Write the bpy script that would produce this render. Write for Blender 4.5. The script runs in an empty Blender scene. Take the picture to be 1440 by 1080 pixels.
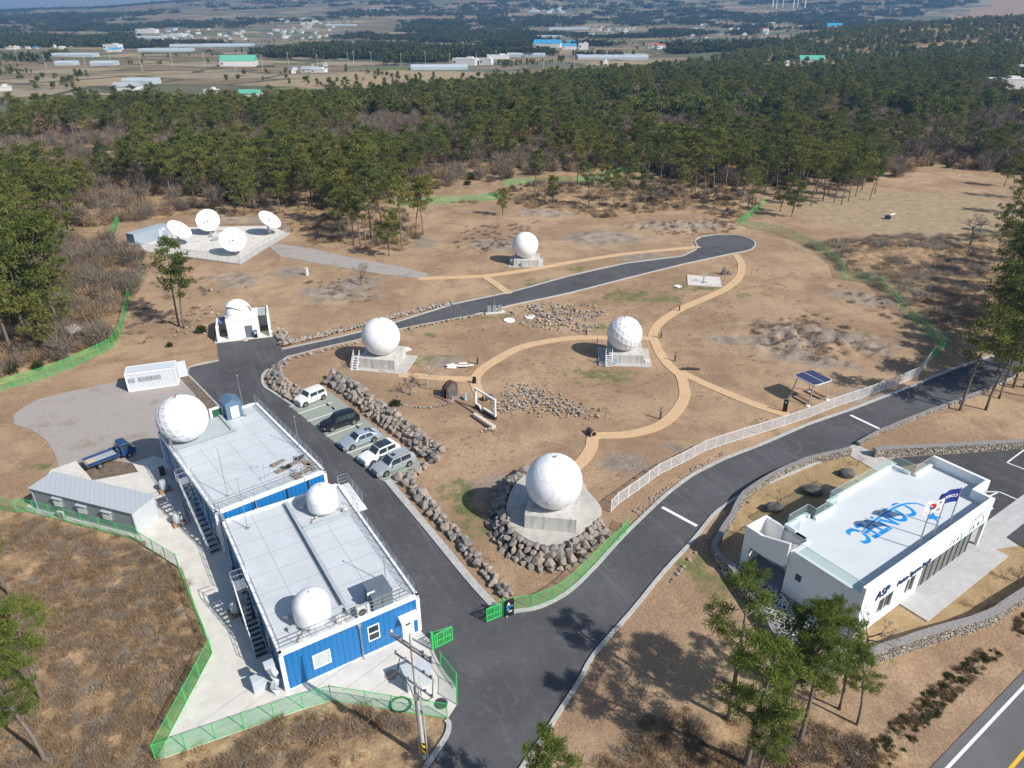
import bpy, bmesh, math, random
import numpy as np
from mathutils import Vector, Matrix
from mathutils.geometry import tessellate_polygon
random.seed(7); RNG=np.random.default_rng(7)
R=math.radians; PI=math.pi
C=bpy.context.scene.collection
# ------------------------------------------------ camera model (metres, z up)
F=1000.; PT=R(27.3); H=44.
def ray(px,py):
    u=(px-720)/F; v=-(py-540)/F
    return np.array([u,math.cos(PT)+v*math.sin(PT),-math.sin(PT)+v*math.cos(PT)])
def G(px,py,h=0.):
    d=ray(px,py); t=(h-H)/d[2]
    return Vector((d[0]*t,d[1]*t,h))
def proj(x,y,z):
    z=z-H; f=y*math.cos(PT)-z*math.sin(PT); f=np.where(f<.1,.1,f) if isinstance(f,np.ndarray) else max(f,.1)
    up=y*math.sin(PT)+z*math.cos(PT)
    return 720+F*x/f, 540-F*up/f
def GP(lst,h=0.): return [G(x,y,h) for x,y in lst]
SUN_AZ=R(147); SUN_EL=R(40.5)   # direction in which shadows fall, elevation
# ------------------------------------------------ node helper
class NT:
    def __init__(s,name):
        s.m=bpy.data.materials.new(name); s.m.use_nodes=True; s.t=s.m.node_tree
        s.t.nodes.clear()
        s.out=s.t.nodes.new('ShaderNodeOutputMaterial')
        s.b=s.t.nodes.new('ShaderNodeBsdfPrincipled'); s.t.links.new(s.b.outputs[0],s.out.inputs[0])
    def n(s,ty,props=None,**inp):
        nd=s.t.nodes.new('ShaderNode'+ty)
        for k,v in (props or {}).items(): setattr(nd,k,v)
        for k,v in inp.items():
            k2=k.replace('_',' ')
            key=int(k[1:]) if k[0]=='i' and k[1:].isdigit() else k2
            sk=nd.inputs[key]
            if isinstance(v,bpy.types.NodeSocket): s.t.links.new(v,sk)
            else: sk.default_value=v
        return nd
    def co(s,kind='Object'): return s.n('TexCoord').outputs[kind]
    def noise(s,scale,detail=4,vec=None,rough=.55,dist=0.):
        nd=s.n('TexNoise',Scale=scale,Detail=detail,Roughness=rough,Distortion=dist)
        s.t.links.new(vec if vec is not None else s.co(),nd.inputs['Vector']); return nd.outputs[0]
    def ramp(s,fac,stops,interp='LINEAR'):
        nd=s.n('ValToRGB'); cr=nd.color_ramp; cr.interpolation=interp
        while len(cr.elements)<len(stops): cr.elements.new(.5)
        for e,(p,c) in zip(cr.elements,stops):
            e.position=p; e.color=(*c,1) if not isinstance(c,(int,float)) else (c,c,c,1)
        s.t.links.new(fac,nd.inputs[0]); return nd.outputs[0]
    def mix(s,fac,a,b,mode='MIX'):
        nd=s.t.nodes.new('ShaderNodeMix'); nd.data_type='RGBA'; nd.blend_type=mode
        for sk,v in ((nd.inputs[0],fac),(nd.inputs[6],a),(nd.inputs[7],b)):
            if isinstance(v,bpy.types.NodeSocket): s.t.links.new(v,sk)
            elif isinstance(v,(int,float)): sk.default_value=v
            else: sk.default_value=(*v,1)
        return nd.outputs[2]
    def math(s,op,a,b=0.,c=None,clamp=False):
        nd=s.t.nodes.new('ShaderNodeMath'); nd.operation=op; nd.use_clamp=clamp
        for sk,v in zip(nd.inputs,(a,b,c)):
            if v is None: continue
            if isinstance(v,bpy.types.NodeSocket): s.t.links.new(v,sk)
            else: sk.default_value=v
        return nd.outputs[0]
    def sstep(s,x,lo,hi):
        nd=s.t.nodes.new('ShaderNodeMapRange'); nd.interpolation_type='SMOOTHSTEP'
        s.t.links.new(x,nd.inputs[0]); nd.inputs[1].default_value=lo; nd.inputs[2].default_value=hi
        return nd.outputs[0]
    def bump(s,h,strength=.3,dist=.05):
        nd=s.n('Bump',Strength=strength,Distance=dist); s.t.links.new(h,nd.inputs['Height'])
        s.t.links.new(nd.outputs[0],s.b.inputs['Normal'])
    def set(s,col=None,rough=.6,metal=0.,spec=.4):
        if col is not None:
            if isinstance(col,bpy.types.NodeSocket): s.t.links.new(col,s.b.inputs['Base Color'])
            else: s.b.inputs['Base Color'].default_value=(*col,1)
        if isinstance(rough,bpy.types.NodeSocket): s.t.links.new(rough,s.b.inputs['Roughness'])
        else: s.b.inputs['Roughness'].default_value=rough
        s.b.inputs['Metallic'].default_value=metal
        s.b.inputs['Specular IOR Level'].default_value=spec
        return s.m
_mc={}
def mat(name,col,rough=.6,metal=0.,var=.12,scale=1.5,spec=.4,bump=0.,bscale=8.,dirt=0.):
    if name in _mc: return _mc[name]
    t=NT(name); nz=t.noise(scale,5)
    lo=tuple(c*(1-var) for c in col); hi=tuple(min(1,c*(1+var)) for c in col)
    c=t.ramp(nz,[(.3,lo),(.7,hi)])
    if dirt:
        d=t.noise(.45,6,rough=.7); c=t.mix(t.math('MULTIPLY',t.sstep(d,.5,.72),dirt),c,(.3,.24,.19))
    if bump: t.bump(t.noise(bscale,5),bump,.03)
    _mc[name]=t.set(c,rough,metal,spec); return _mc[name]
# ------------------------------------------------ mesh builder
class MB:
    def __init__(s): s.v=[]; s.f=[]
    def add(s,vs,fs):
        o=len(s.v); s.v+= [tuple(v) for v in vs]; s.f+=[tuple(i+o for i in f) for f in fs]; return s
    def box(s,c,d,rz=0.,M=None):
        x,y,z=[q/2 for q in d]; m=Matrix.Translation(c)@(Matrix.Rotation(rz,4,'Z') if M is None else M)
        vs=[m@Vector((i*x,j*y,k*z)) for k in(-1,1) for i,j in((-1,-1),(1,-1),(1,1),(-1,1))]
        return s.add(vs,[(3,2,1,0),(4,5,6,7),(0,1,5,4),(1,2,6,5),(2,3,7,6),(3,0,4,7)])
    def beam(s,a,b,w,h=None,up=Vector((0,0,1))):
        a=Vector(a);b=Vector(b);h=h or w;d=(b-a)
        if d.length<1e-6: return s
        d.normalize(); sd=d.cross(up)
        if sd.length<1e-3: sd=Vector((1,0,0))
        sd.normalize(); u=sd.cross(d)
        vs=[p+sd*(i*w/2)+u*(j*h/2) for p in(a,b) for i,j in((-1,-1),(1,-1),(1,1),(-1,1))]
        return s.add(vs,[(0,1,2,3),(7,6,5,4),(4,5,1,0),(5,6,2,1),(6,7,3,2),(7,4,0,3)])
    def tube(s,pts,r,n=8,cap=True):
        pts=[Vector(p) for p in pts]; rs=r if isinstance(r,(list,tuple)) else [r]*len(pts)
        o=len(s.v); ref=Vector((0,0,1))
        for i,p in enumerate(pts):
            d=(pts[min(i+1,len(pts)-1)]-pts[max(i-1,0)]).normalized()
            a=d.cross(ref)
            if a.length<.05: a=d.cross(Vector((1,0,0)))
            a.normalize(); b=a.cross(d)
            for k in range(n):
                t=2*PI*k/n; q=p+(a*math.cos(t)+b*math.sin(t))*rs[i]; s.v.append(tuple(q))
        for i in range(len(pts)-1):
            for k in range(n):
                a0=o+i*n+k; a1=o+i*n+(k+1)%n; s.f.append((a0,a1,a1+n,a0+n))
        if cap:
            s.f.append(tuple(o+k for k in range(n))[::-1]); s.f.append(tuple(o+(len(pts)-1)*n+k for k in range(n)))
        return s
    def prism(s,poly,z0,z1,bottom=True):
        n=len(poly); P=[(p[0],p[1]) for p in poly]
        ar=sum(P[i][0]*P[(i+1)%n][1]-P[(i+1)%n][0]*P[i][1] for i in range(n))
        if ar<0: P=P[::-1]
        tri=tessellate_polygon([[Vector((x,y,0)) for x,y in P]])
        o=len(s.v); s.v+=[(x,y,z1) for x,y in P]+[(x,y,z0) for x,y in P]
        for t in tri:
            a,b,c=t; ar=(P[b][0]-P[a][0])*(P[c][1]-P[a][1])-(P[c][0]-P[a][0])*(P[b][1]-P[a][1])
            if ar<0: t=(a,c,b)
            s.f.append(tuple(o+i for i in t))
            if bottom: s.f.append(tuple(o+n+i for i in t)[::-1])
        for i in range(n):
            j=(i+1)%n; s.f.append((o+n+i,o+n+j,o+j,o+i))
        return s
    def lathe(s,prof,c=(0,0,0),n=32):
        o=len(s.v); m=len(prof)
        for k in range(n):
            t=2*PI*k/n
            for r,z in prof: s.v.append((c[0]+r*math.cos(t),c[1]+r*math.sin(t),c[2]+z))
        for k in range(n):
            for i in range(m-1):
                a=o+k*m+i; b=o+((k+1)%n)*m+i; s.f.append((a,b,b+1,a+1))
        return s
    def extr(s,poly3,d):
        "planar polygon (3D points) thickened by vector d"
        n=len(poly3); P=[Vector(p) for p in poly3]; d=Vector(d)
        nm=Vector((0,0,0))
        for i in range(n): nm+=P[i].cross(P[(i+1)%n])
        if nm.dot(d)<0: P=P[::-1]
        o=len(s.v); s.v+=[tuple(p+d) for p in P]+[tuple(p) for p in P]
        tri=tessellate_polygon([P])
        for t in tri:
            a,b,c=[P[i] for i in t]
            if (b-a).cross(c-a).dot(d)<0: t=(t[0],t[2],t[1])
            s.f.append(tuple(o+i for i in t)); s.f.append(tuple(o+n+i for i in t)[::-1])
        for i in range(n):
            j=(i+1)%n; s.f.append((o+n+i,o+n+j,o+j,o+i))
        return s
    def xf(s,M):
        s.v=[tuple(M@Vector(v)) for v in s.v]; return s
    def build(s,name,m,parent=None,smooth=False,bevel=0.,sub=0,loc=(0,0,0),rotz=0.):
        me=bpy.data.meshes.new(name); me.from_pydata(s.v,[],s.f); me.validate(); me.update()
        if smooth:
            me.polygons.foreach_set('use_smooth',[True]*len(me.polygons))
            if smooth is not True: me.set_sharp_from_angle(angle=R(smooth))
        o=bpy.data.objects.new(name,me); C.objects.link(o); me.materials.append(m)
        o.location=loc; o.rotation_euler=(0,0,rotz)
        if parent is not None: o.parent=parent
        if bevel:
            b=o.modifiers.new('b','BEVEL'); b.width=bevel; b.segments=2; b.limit_method='ANGLE'
        if sub:
            b=o.modifiers.new('s','SUBSURF'); b.levels=b.render_levels=sub
        return o
def tag(o,label,cat,group=None,kind=None):
    if label: o['label']=label
    if cat: o['category']=cat
    if group: o['group']=group
    if kind: o['kind']=kind
    return o
def thing(name,label,cat,loc=(0,0,0),rotz=0.,group=None):
    o=bpy.data.objects.new(name,None); C.objects.link(o); o.empty_display_size=.2
    o.location=loc; o.rotation_euler=(0,0,rotz); return tag(o,label,cat,group)
def dup(root,loc,rotz=0.,label=None,scale=None,group=None):
    r=root.copy(); C.objects.link(r); r.location=loc; r.rotation_euler=(0,0,rotz)
    if scale: r.scale=scale if isinstance(scale,tuple) else (scale,)*3
    if label: r['label']=label
    if group: r['group']=group
    for ch in list(root.children):
        c=ch.copy(); C.objects.link(c); c.parent=r
        for g in list(ch.children):
            d=g.copy(); C.objects.link(d); d.parent=c
    return r
def struct(o): o['kind']='structure'; return o
def stuff(o,label,cat): return tag(o,label,cat,None,'stuff')
class Fr:
    "local frame of a thing: origin, heading"
    def __init__(s,O,a): s.O=Vector((O[0],O[1],0)); s.a=a; s.c=math.cos(a); s.s=math.sin(a)
    def loc(s,p):
        d=Vector(p)-s.O; return Vector((d.x*s.c+d.y*s.s,-d.x*s.s+d.y*s.c,d.z))
    def w(s,u,v,z=0): return Vector((s.O.x+u*s.c-v*s.s,s.O.y+u*s.s+v*s.c,z))
    def g(s,px,py,h=0): return s.loc(G(px,py,h))
    def wallv(s,px,py,v=0.):
        "pixel ray hits the plane v=const: returns (u,z)"
        d=ray(px,py); dl=s.loc(s.O+Vector(d)); o=s.loc((0,0,H))
        t=(v-o.y)/dl.y; return o.x+dl.x*t,o.z+dl.z*t
    def wallu(s,px,py,u=0.):
        d=ray(px,py); dl=s.loc(s.O+Vector(d)); o=s.loc((0,0,H))
        t=(u-o.x)/dl.x; return o.y+dl.y*t,o.z+dl.z*t
def text_mesh(txt,size=1.,extrude=.02,bold=0.):
    cu=bpy.data.curves.new('t','FONT'); cu.body=txt; cu.size=size; cu.extrude=extrude; cu.offset=bold
    cu.align_x='CENTER'; cu.align_y='CENTER'
    ob=bpy.data.objects.new('t',cu); C.objects.link(ob); bpy.context.view_layer.update()
    dg=bpy.context.evaluated_depsgraph_get(); me=bpy.data.meshes.new_from_object(ob.evaluated_get(dg))
    bpy.data.objects.remove(ob); v=[tuple(q.co) for q in me.vertices]; f=[tuple(p.vertices) for p in me.polygons]
    return v,f
# ------------------------------------------------ numpy noise
def _h(i,j,s):
    n=(i.astype(np.int64)*374761393+j.astype(np.int64)*668265263+s*974634777)&0x7fffffff
    n=((n^(n>>13))*1274126177)&0x7fffffff
    return ((n^(n>>16))&0xffff)/65535.
def vn(x,y,s=0):
    i=np.floor(x); j=np.floor(y); fx=x-i; fy=y-j; fx=fx*fx*(3-2*fx); fy=fy*fy*(3-2*fy)
    a=_h(i,j,s);b=_h(i+1,j,s);c=_h(i,j+1,s);d=_h(i+1,j+1,s)
    return a+(b-a)*fx+(c-a)*fy+(a-b-c+d)*fx*fy
def fbm(x,y,s=0,o=4):
    r=0;a=.5;t=0
    for k in range(o): r=r+a*vn(x*2**k,y*2**k,s+k); t+=a; a*=.5
    return r/t
def sst(x,a,b): t=np.clip((x-a)/(b-a),0,1); return t*t*(3-2*t)
def inpoly(x,y,poly):
    r=np.zeros(x.shape,bool); n=len(poly)
    for i in range(n):
        x0,y0=poly[i][0],poly[i][1]; x1,y1=poly[(i+1)%n][0],poly[(i+1)%n][1]
        if y0==y1: continue
        c=((y0>y)!=(y1>y))&(x<(x1-x0)*(y-y0)/(y1-y0)+x0); r^=c
    return r
def pdist(x,y,poly,closed=True):
    d=np.full(x.shape,1e9); n=len(poly)
    for i in range(n if closed else n-1):
        x0,y0=poly[i][0],poly[i][1]; x1,y1=poly[(i+1)%n][0],poly[(i+1)%n][1]
        L=(x1-x0)**2+(y1-y0)**2+1e-9; t=np.clip(((x-x0)*(x1-x0)+(y-y0)*(y1-y0))/L,0,1)
        d=np.minimum(d,np.hypot(x-x0-t*(x1-x0),y-y0-t*(y1-y0)))
    return d
def catmull(pts,k=6):
    P=[Vector(p) for p in pts]; P=[P[0]*2-P[1]]+P+[P[-1]*2-P[-2]]; out=[]
    for i in range(1,len(P)-2):
        for j in range(k):
            t=j/k; a,b,c,d=P[i-1:i+3]
            out.append(.5*((2*b)+(c-a)*t+(2*a-5*b+4*c-d)*t*t+(3*b-a-3*c+d)*t**3))
    out.append(P[-2]); return out
def ribbon(pts,w0,w1):
    "closed polygon running w0..w1 to the left of the line"
    n=len(pts); L=[];Rr=[]
    for i in range(n):
        a=pts[max(i-1,0)]; b=pts[min(i+1,n-1)]; d=(b-a); d.z=0; d.normalize(); nn=Vector((-d.y,d.x,0))
        L.append(pts[i]+nn*w0); Rr.append(pts[i]+nn*w1)
    return L,Rr
def strip_mesh(mb,pts,w0,w1,z0,z1):
    L,Rr=ribbon(pts,w0,w1); n=len(pts); o=len(mb.v)
    if w1<w0: L,Rr=Rr,L
    for i in range(n):
        a,b=Rr[i],L[i]
        mb.v+=[(a.x,a.y,z0),(b.x,b.y,z0),(b.x,b.y,z1),(a.x,a.y,z1)]
    for i in range(n-1):
        q=o+i*4
        for k in range(4): mb.f.append((q+k,q+4+k,q+4+(k+1)%4,q+(k+1)%4))
    mb.f.append((o,o+1,o+2,o+3)); e=o+(n-1)*4; mb.f.append((e+3,e+2,e+1,e))
    return mb
# ------------------------------------------------ layout polygons (traced once, then stand in metres)
bulb=[(960,361),(978,352),(981,346),(978,339),(987,333.5),(1007,330.5),(1033,331),(1052,335.5),(1061,342),(1057,350),(1044,354),(1027,357),(990,365),(960,371.5)]
up_edge=[(397,492),(480,474),(560,453),(640,428),(720,411),(800,389),(880,371),(960,361)]
lo_edge=[(960,371.5),(880,391.5),(800,412),(720,429),(667,442.5),(563,462),(505,477),(467,485.5),(433,494),(405,501)]
park_edge=[(405,501),(388,513),(372,523),(367,532),(370,544),(383,553),(411,572),(540,677),(600,749),(652,813),(685,850),(697,862)]
r_up=[(697,862),(712,869),(724,863),(751,859),(777,849),(806,831),(840,798),(874,760),(903,731),(939,697),(976,669),(1022,646),(1076,625),(1138,598),(1196,578),(1254,555.5),(1296,539),(1342,520),(1440,487),(1560,450)]
r_lo=[(1560,480),(1440,522),(1394,545),(1351,563),(1238,606),(1202,625),(1183,633),(1147,650),(1092,673),(1046,693),(1018,711),(1000,725),(972,760),(931,804),(887,858),(833,920),(810,961),(784,1000),(757,1043),(731,1080),(690,1150)]
W_edge=[(590,1120),(602,1080),(630,1039),(635,1019),(630,1011),(642,992),(642,966),(622,941),(609,915),(604,900),(593,889),(560,880),(440,740),(330,640),(290,605),(314,576),(265,526),(267,517),(308,508),(305,480),(383,472),(397,492)]
ASPH=[G(*p) for p in W_edge[:-1]+up_edge+bulb[1:-1]+lo_edge+park_edge[1:]+r_up[1:]+r_lo]
PARK=GP([(407,571),(455,548.5),(466,553),(480,563),(594,653),(577,672),(545,682)])
CONC=GP([(35,717),(72,661),(107,648.6),(130.5,676),(194.4,664),(186,651),(216.7,641.7),(250,650),(330,770),(410,900),(585,883),(593,889.5),(604,900),(609,915),(622,941),(642,966),(642,992),(630,1010),(552,999),(515,993),(466,985),(427,997),(344,1026),(222,1069),(219,1069),(298.6,919),(255,797),(251,798),(200,765),(192,757),(50,722)])
GRAV=GP([(19,583),(36,571),(55,561),(97,551),(167,536),(205,528),(251,528),(264,528),(314,575.5),(292,600),(250,655),(217,643),(186,652),(111,648),(84,660),(78,640),(65,619),(42,603),(20,597)])
GPATH=GP([(378,346),(393,343),(440,350),(500,364),(560,374),(603,385),(592,392),(540,386),(480,376),(395,361)])
DISH=GP([(170,349),(262,320),(380,318),(408,329),(338,371.5)])
DRIVE=GP([(1183,634),(1203,625),(1262,652),(1236,664)])
EPARK=GP([(1232,649),(1270,643),(1367,637),(1440,632),(1640,640),(1640,900),(1440,770),(1384,736),(1390,716),(1300,650),(1262,657)])
SLAB=GP([(966,387),(1012,390.5),(1015,404),(967,401)])
TERR=[(738,668),(722,684),(712,712),(716,734),(735,754),(767,767),(797,761),(824,744),(846,722),(840,705),(826,690),(812,672)]
E_O=(26.95,40.85); E_A=R(34.5); EF=Fr(E_O,E_A)
B1F=Fr(G(403,972.7),R(32.3)); B2F=Fr(G(302,721,4.6),R(38.9))
paths_px=[[(588,391.7),(640,390),(680,388),(720,383),(763,376),(813,367),(880,357),(950,350),(984,347)],
 [(680,388),(697,399),(716,413)],
 [(1035,358),(1043,373),(1039,390),(1022,405),(993,419),(960,433),(930,452),(918,470),(921,481),(930,500),(945,518),(957,528),(962,545),(962,560),(950,580),(928,598),(898,608),(870,612),(837,613.5),(832,628),(822,645),(806,660)],
 [(957,523),(985,537),(1020,552),(1062,569),(1108,584)],
 [(918,476.5),(880,475),(856,475),(814,475),(773,479.5),(731,489),(698,506),(676,521),(668,535),(672,549),(678,560)],
 [(668,534),(620,532),(590,529),(561,527)]]
paths=[catmull(GP(p),5) for p in paths_px]
hwy_a,hwy_b=G(1308,1080),G(1440,943); hd=(hwy_b-hwy_a).normalized(); hn=Vector((hd.y,-hd.x,0))
HWY=[hwy_a-hd*120,hwy_b+hd*400,hwy_b+hd*400+hn*12,hwy_a-hd*120+hn*12]
plaza=[EF.w(6.9,-2.4),EF.w(20.9,-2.4),EF.w(20.9,0),EF.w(20.9,3),EF.w(6.9,3)]
blds=[[f.w(-.3,-.3),f.w(L+.3,-.3),f.w(L+.3,D+.3),f.w(-.3,D+.3)] for f,L,D in((B1F,10.9,17.8),(B2F,10.7,17.9))]
blds.append([EF.w(-1,-.3),EF.w(23.2,-.3),EF.w(23.2,11),EF.w(-1,11)])
PAVED=[ASPH,PARK,CONC,GRAV,GPATH,DISH,DRIVE,EPARK,SLAB,HWY,plaza]+blds
NB=[p for p in PAVED]
YARD=GP([(1196,641),(1140,655),(1092,675),(1049,703),(1030,740),(1008,778),(1030,805),(1049,835),(1082,880),(1113,940),(1122,963),(1171,954),(1232,933),(1306,908),(1391,881),(1440,850),(1600,760),(1440,700)])
def pavedist(x,y):
    d=np.full(x.shape,1e9)
    for p in NB:
        q=pdist(x,y,p); q[inpoly(x,y,p)]=0; d=np.minimum(d,q)
    for p in paths:
        d=np.minimum(d,np.maximum(pdist(x,y,p,False)-.9,0))
    return d
def far_h(x,y):
    r=np.hypot(x,y); az=np.degrees(np.arctan2(x,np.maximum(y,1)))
    A=np.interp(az,[-45,-36,-27,-21,-10,10,40],[45,58,92,150,215,240,250])
    h=sst(r,1300,5600)*A*(.9+.2*vn(x/900,y/900,5))
    h=h+42*np.exp(-(((x-950)/520)**2+((y-1150)/480)**2))*sst(r,250,600)
    h=h+5*(fbm(x/160,y/160,9)-.5)*sst(r,230,500)+14*(fbm(x/700,y/700,19)-.45)*sst(r,700,1800)
    return h
ROUGH=[GP(p) for p in ([(-200,728),(40,727),(190,765),(250,803),(294,919),(215,1075),(200,1200),(-300,1200)],
 [(225,1075),(344,1030),(427,1001),(466,990),(552,1003),(620,1013),(626,1035),(596,1085),(560,1200),(200,1200)],
 [(60,330),(200,345),(200,392),(183,417),(172,470),(150,490),(0,548),(-60,560),(-100,330)],
 [(1130,345),(1190,335),(1300,330),(1440,330),(1600,400),(1500,440),(1340,505),(1328,490),(1286,455),(1243,410),(1200,392),(1160,358)],
 [(960,1000),(900,1010),(850,1080),(840,1200),(1200,1200),(1300,1085),(1220,1040),(1100,1010),(1020,1000)],
 [(600,286),(710,282),(712,258),(860,258),(890,236),(1000,250),(1070,285),(1040,312),(960,295),(850,306),(760,296),(720,285)],
 [(260,300),(470,290),(560,282),(600,330),(560,352),(520,350),(480,340),(440,345),(395,320),(300,315)])]
OUTCROP=[(1150,475,14,6,-25,.9),(1110,490,9,4,-20,.8),(1215,420,8,4,-30,.6),(960,318,14,5,0,1.0),(780,300,12,5,0,.7),(475,412,8,5,0,.5),(700,345,8,5,0,.4),(1300,350,18,8,0,.9),(330,395,7,4,-30,.7),(850,335,10,5,0,.5)]
def world_ellipse(x,y,px,py,rx,ry,rot=0):
    c=G(px,py); dx=x-c.x; dy=y-c.y; a=R(rot)
    u=(dx*math.cos(a)+dy*math.sin(a))/rx; v=(-dx*math.sin(a)+dy*math.cos(a))/ry
    return np.clip(1.25-np.hypot(u,v),0,1)
def ground_h(x,y,pd=None):
    x=np.atleast_1d(np.asarray(x,float)); y=np.atleast_1d(np.asarray(y,float))
    near=(y<330)&(np.abs(x)<240)
    if pd is None:
        pd=np.full(x.shape,50.); 
        if near.any(): pd[near]=pavedist(x[near],y[near])
    ro=np.zeros(x.shape)
    for p in ROUGH:
        m=near
        if m.any():
            q=inpoly(x[m],y[m],p); dd=pdist(x[m],y[m],p); ro[m]=np.maximum(ro[m],np.where(q,np.clip(dd/4,0,1),0))
    k=sst(pd,.4,4)
    base=(fbm(x/9,y/9,3)-.5)*.34+(fbm(x/2.2,y/2.2,13,3)-.5)*.10
    h=k*(base+ro*((fbm(x/5,y/5,21)-.35)*1.1))-.03
    # drop of ground between the yard wall and the roads
    for e in OUTCROP:
        m=near; k2=world_ellipse(x[m],y[m],*e[:5]); rg_=1-np.abs(2*fbm(x[m]/3.2,y[m]/2.2,31,4)-1); h[m]+=e[5]*k2*k[m]*np.clip((rg_-.62)*3.2,-.15,1)
    return h+far_h(x,y)
GRID=None
def ground_z(x,y):
    "height of the built ground sheet (bilinear)"
    xs,ys,Z=GRID; x=np.atleast_1d(np.asarray(x,float)); y=np.atleast_1d(np.asarray(y,float))
    i=np.clip(np.searchsorted(xs,x)-1,0,len(xs)-2); j=np.clip(np.searchsorted(ys,y)-1,0,len(ys)-2)
    fx=np.clip((x-xs[i])/(xs[i+1]-xs[i]),0,1); fy=np.clip((y-ys[j])/(ys[j+1]-ys[j]),0,1)
    return (Z[j,i]*(1-fx)+Z[j,i+1]*fx)*(1-fy)+(Z[j+1,i]*(1-fx)+Z[j+1,i+1]*fx)*fy
def gh(x,y): return float(ground_z(x,y)[0])
# ================================================ GROUND
def axis(lo,hi,step,far_lo,far_hi,gr=1.045,mx=260):
    a=list(np.arange(lo,hi+1e-6,step)); s=step
    up=[a[-1]]
    while up[-1]<far_hi: s=min(s*gr,mx); up.append(up[-1]+s)
    s=step; dn=[a[0]]
    while dn[-1]>far_lo: s=min(s*gr*1.05,mx); dn.append(dn[-1]-s)
    return np.array(dn[::-1][:-1]+a+up[1:])
def world_ellipse(x,y,px,py,rx,ry,rot=0):
    c=G(px,py); dx=x-c.x; dy=y-c.y; a=R(rot)
    u=(dx*math.cos(a)+dy*math.sin(a))/rx; v=(-dx*math.sin(a)+dy*math.cos(a))/ry
    return np.clip(1.25-np.hypot(u,v),0,1)
def make_ground():
    xs=axis(-85,95,.55,-8600,8600); ys=axis(24,190,.55,-250,9000)
    X,Y=np.meshgrid(xs,ys); x=X.ravel(); y=Y.ravel(); near=(y<330)&(np.abs(x)<240)
    pd=np.full(x.shape,60.); pd[near]=pavedist(x[near],y[near])
    z=ground_h(x,y,pd)
    ny,nx=X.shape
    global GRID; GRID=(xs,ys,z.reshape(ny,nx))
    i=np.arange(ny-1)[:,None]*nx+np.arange(nx-1)[None,:]; i=i.ravel()
    f=np.stack([i,i+1,i+1+nx,i+nx],1)
    me=bpy.data.meshes.new('ground'); me.vertices.add(len(x)); me.vertices.foreach_set('co',np.stack([x,y,z],1).ravel())
    me.loops.add(len(f)*4); me.loops.foreach_set('vertex_index',f.ravel()); me.polygons.add(len(f))
    me.polygons.foreach_set('loop_start',np.arange(len(f))*4); me.polygons.foreach_set('loop_total',np.full(len(f),4)); me.update(calc_edges=True)
    me.polygons.foreach_set('use_smooth',[True]*len(f))
    # zones of different ground cover
    dry=np.zeros(x.shape); grn=np.zeros(x.shape); rock=np.zeros(x.shape); lawn=np.zeros(x.shape)
    r=np.hypot(x,y)
    for p in ROUGH:
        m=near; q=inpoly(x[m],y[m],p); dd=pdist(x[m],y[m],p); dry[m]=np.maximum(dry[m],np.clip(.5+np.where(q,dd,-dd)/4,0,1))
    forest=inpoly(x,y,GP([(-300,560),(0,548),(150,490),(205,390),(150,340),(170,312),(300,300),(470,300),(600,285),(700,258),(860,255),(890,235),(1000,248),(1300,240),(1600,262),(2600,300),(2600,60),(1440,40),(1150,68),(1000,95),(760,120),(600,135),(480,148),(300,150),(150,160),(0,180),(-1500,200),(-1500,400)]))
    dry=np.maximum(dry,np.where(forest,.72,0))
    q=inpoly(x,y,YARD); lawn=np.where(q,1.,0.)
    for e in ((845,528,7,3,-10),(760,399,5,3,20),(660,720,3.5,5,0),(648,690,3,3,0),(812,378,4,2,0),(880,416,9,4,20),(930,420,6,3,0),(985,402,7.5,4,0),(590,505,3,3,0),(975,800,2.6,6,40),(965,790,2,3,0),(700,445,3,2,0),(900,500,3,2,0),(1045,415,2,1.5,0),(610,470,2,1.5,0),(560,455,2,1,0),(490,373,4,3,0),(60,655,1.5,1,0),(1130,640,3,1,30),(840,460,3,2,0)):
        grn=np.maximum(grn,world_ellipse(x,y,*e))
    for e in ((475,412,9,7,0),(505,398,6,5,0),(1150,475,14,6,-25),(1215,420,8,4,-30),(700,345,9,6,0),(960,318,14,6,0),(780,300,12,6,0),(620,505,4,3,0),(410,383,5,4,0),(330,395,8,5,-30),(1230,560,5,4,0),(850,335,12,8,0),(580,340,8,8,0),(900,360,8,4,0),(1050,480,9,3,-20),(1130,505,9,3,-25),(880,650,4,3,0),(950,630,2,1.5,0),(690,690,4,4,0)):
        rock=np.maximum(rock,world_ellipse(x,y,*e))
    field=sst(r,300,420)*(1-np.where(forest,.8,0))
    clear=np.zeros(x.shape)
    for e in ((300,212,22,20,0),(570,182,12,14,0),(900,174,26,9,0),(1310,300,42,32,0),(590,105,90,60,0),(500,118,60,60,0),(40,260,12,20,0)): clear=np.maximum(clear,world_ellipse(x,y,*e))
    for nm,a,b,c in(('za',dry,grn,rock),('zb',lawn,field,clear)):
        at=me.color_attributes.new(nm,'FLOAT_COLOR','POINT'); at.data.foreach_set('color',np.stack([a,b,c,np.ones(len(a))],1).ravel())
    t=NT('ground_soil'); co=t.co()
    za=t.n('Attribute',{'attribute_name':'za'}).outputs['Color']; zb=t.n('Attribute',{'attribute_name':'zb'}).outputs['Color']
    A=t.n('SeparateColor',i0=za).outputs; B=t.n('SeparateColor',i0=zb).outputs
    n1=t.noise(.055,5,co,.6); n2=t.noise(.5,6,co,.65); n3=t.noise(5.,5,co,.7); n4=t.noise(.17,7,co,.7,.6); n5=t.noise(5.,5,co,.78)
    soil=t.mix(t.sstep(n1,.38,.64),(.290,.195,.124),(.405,.283,.182))
    soil=t.mix(t.math('MULTIPLY',t.sstep(t.noise(1.7,7,co,.75),.52,.68),.5),soil,(.255,.17,.11))
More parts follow.
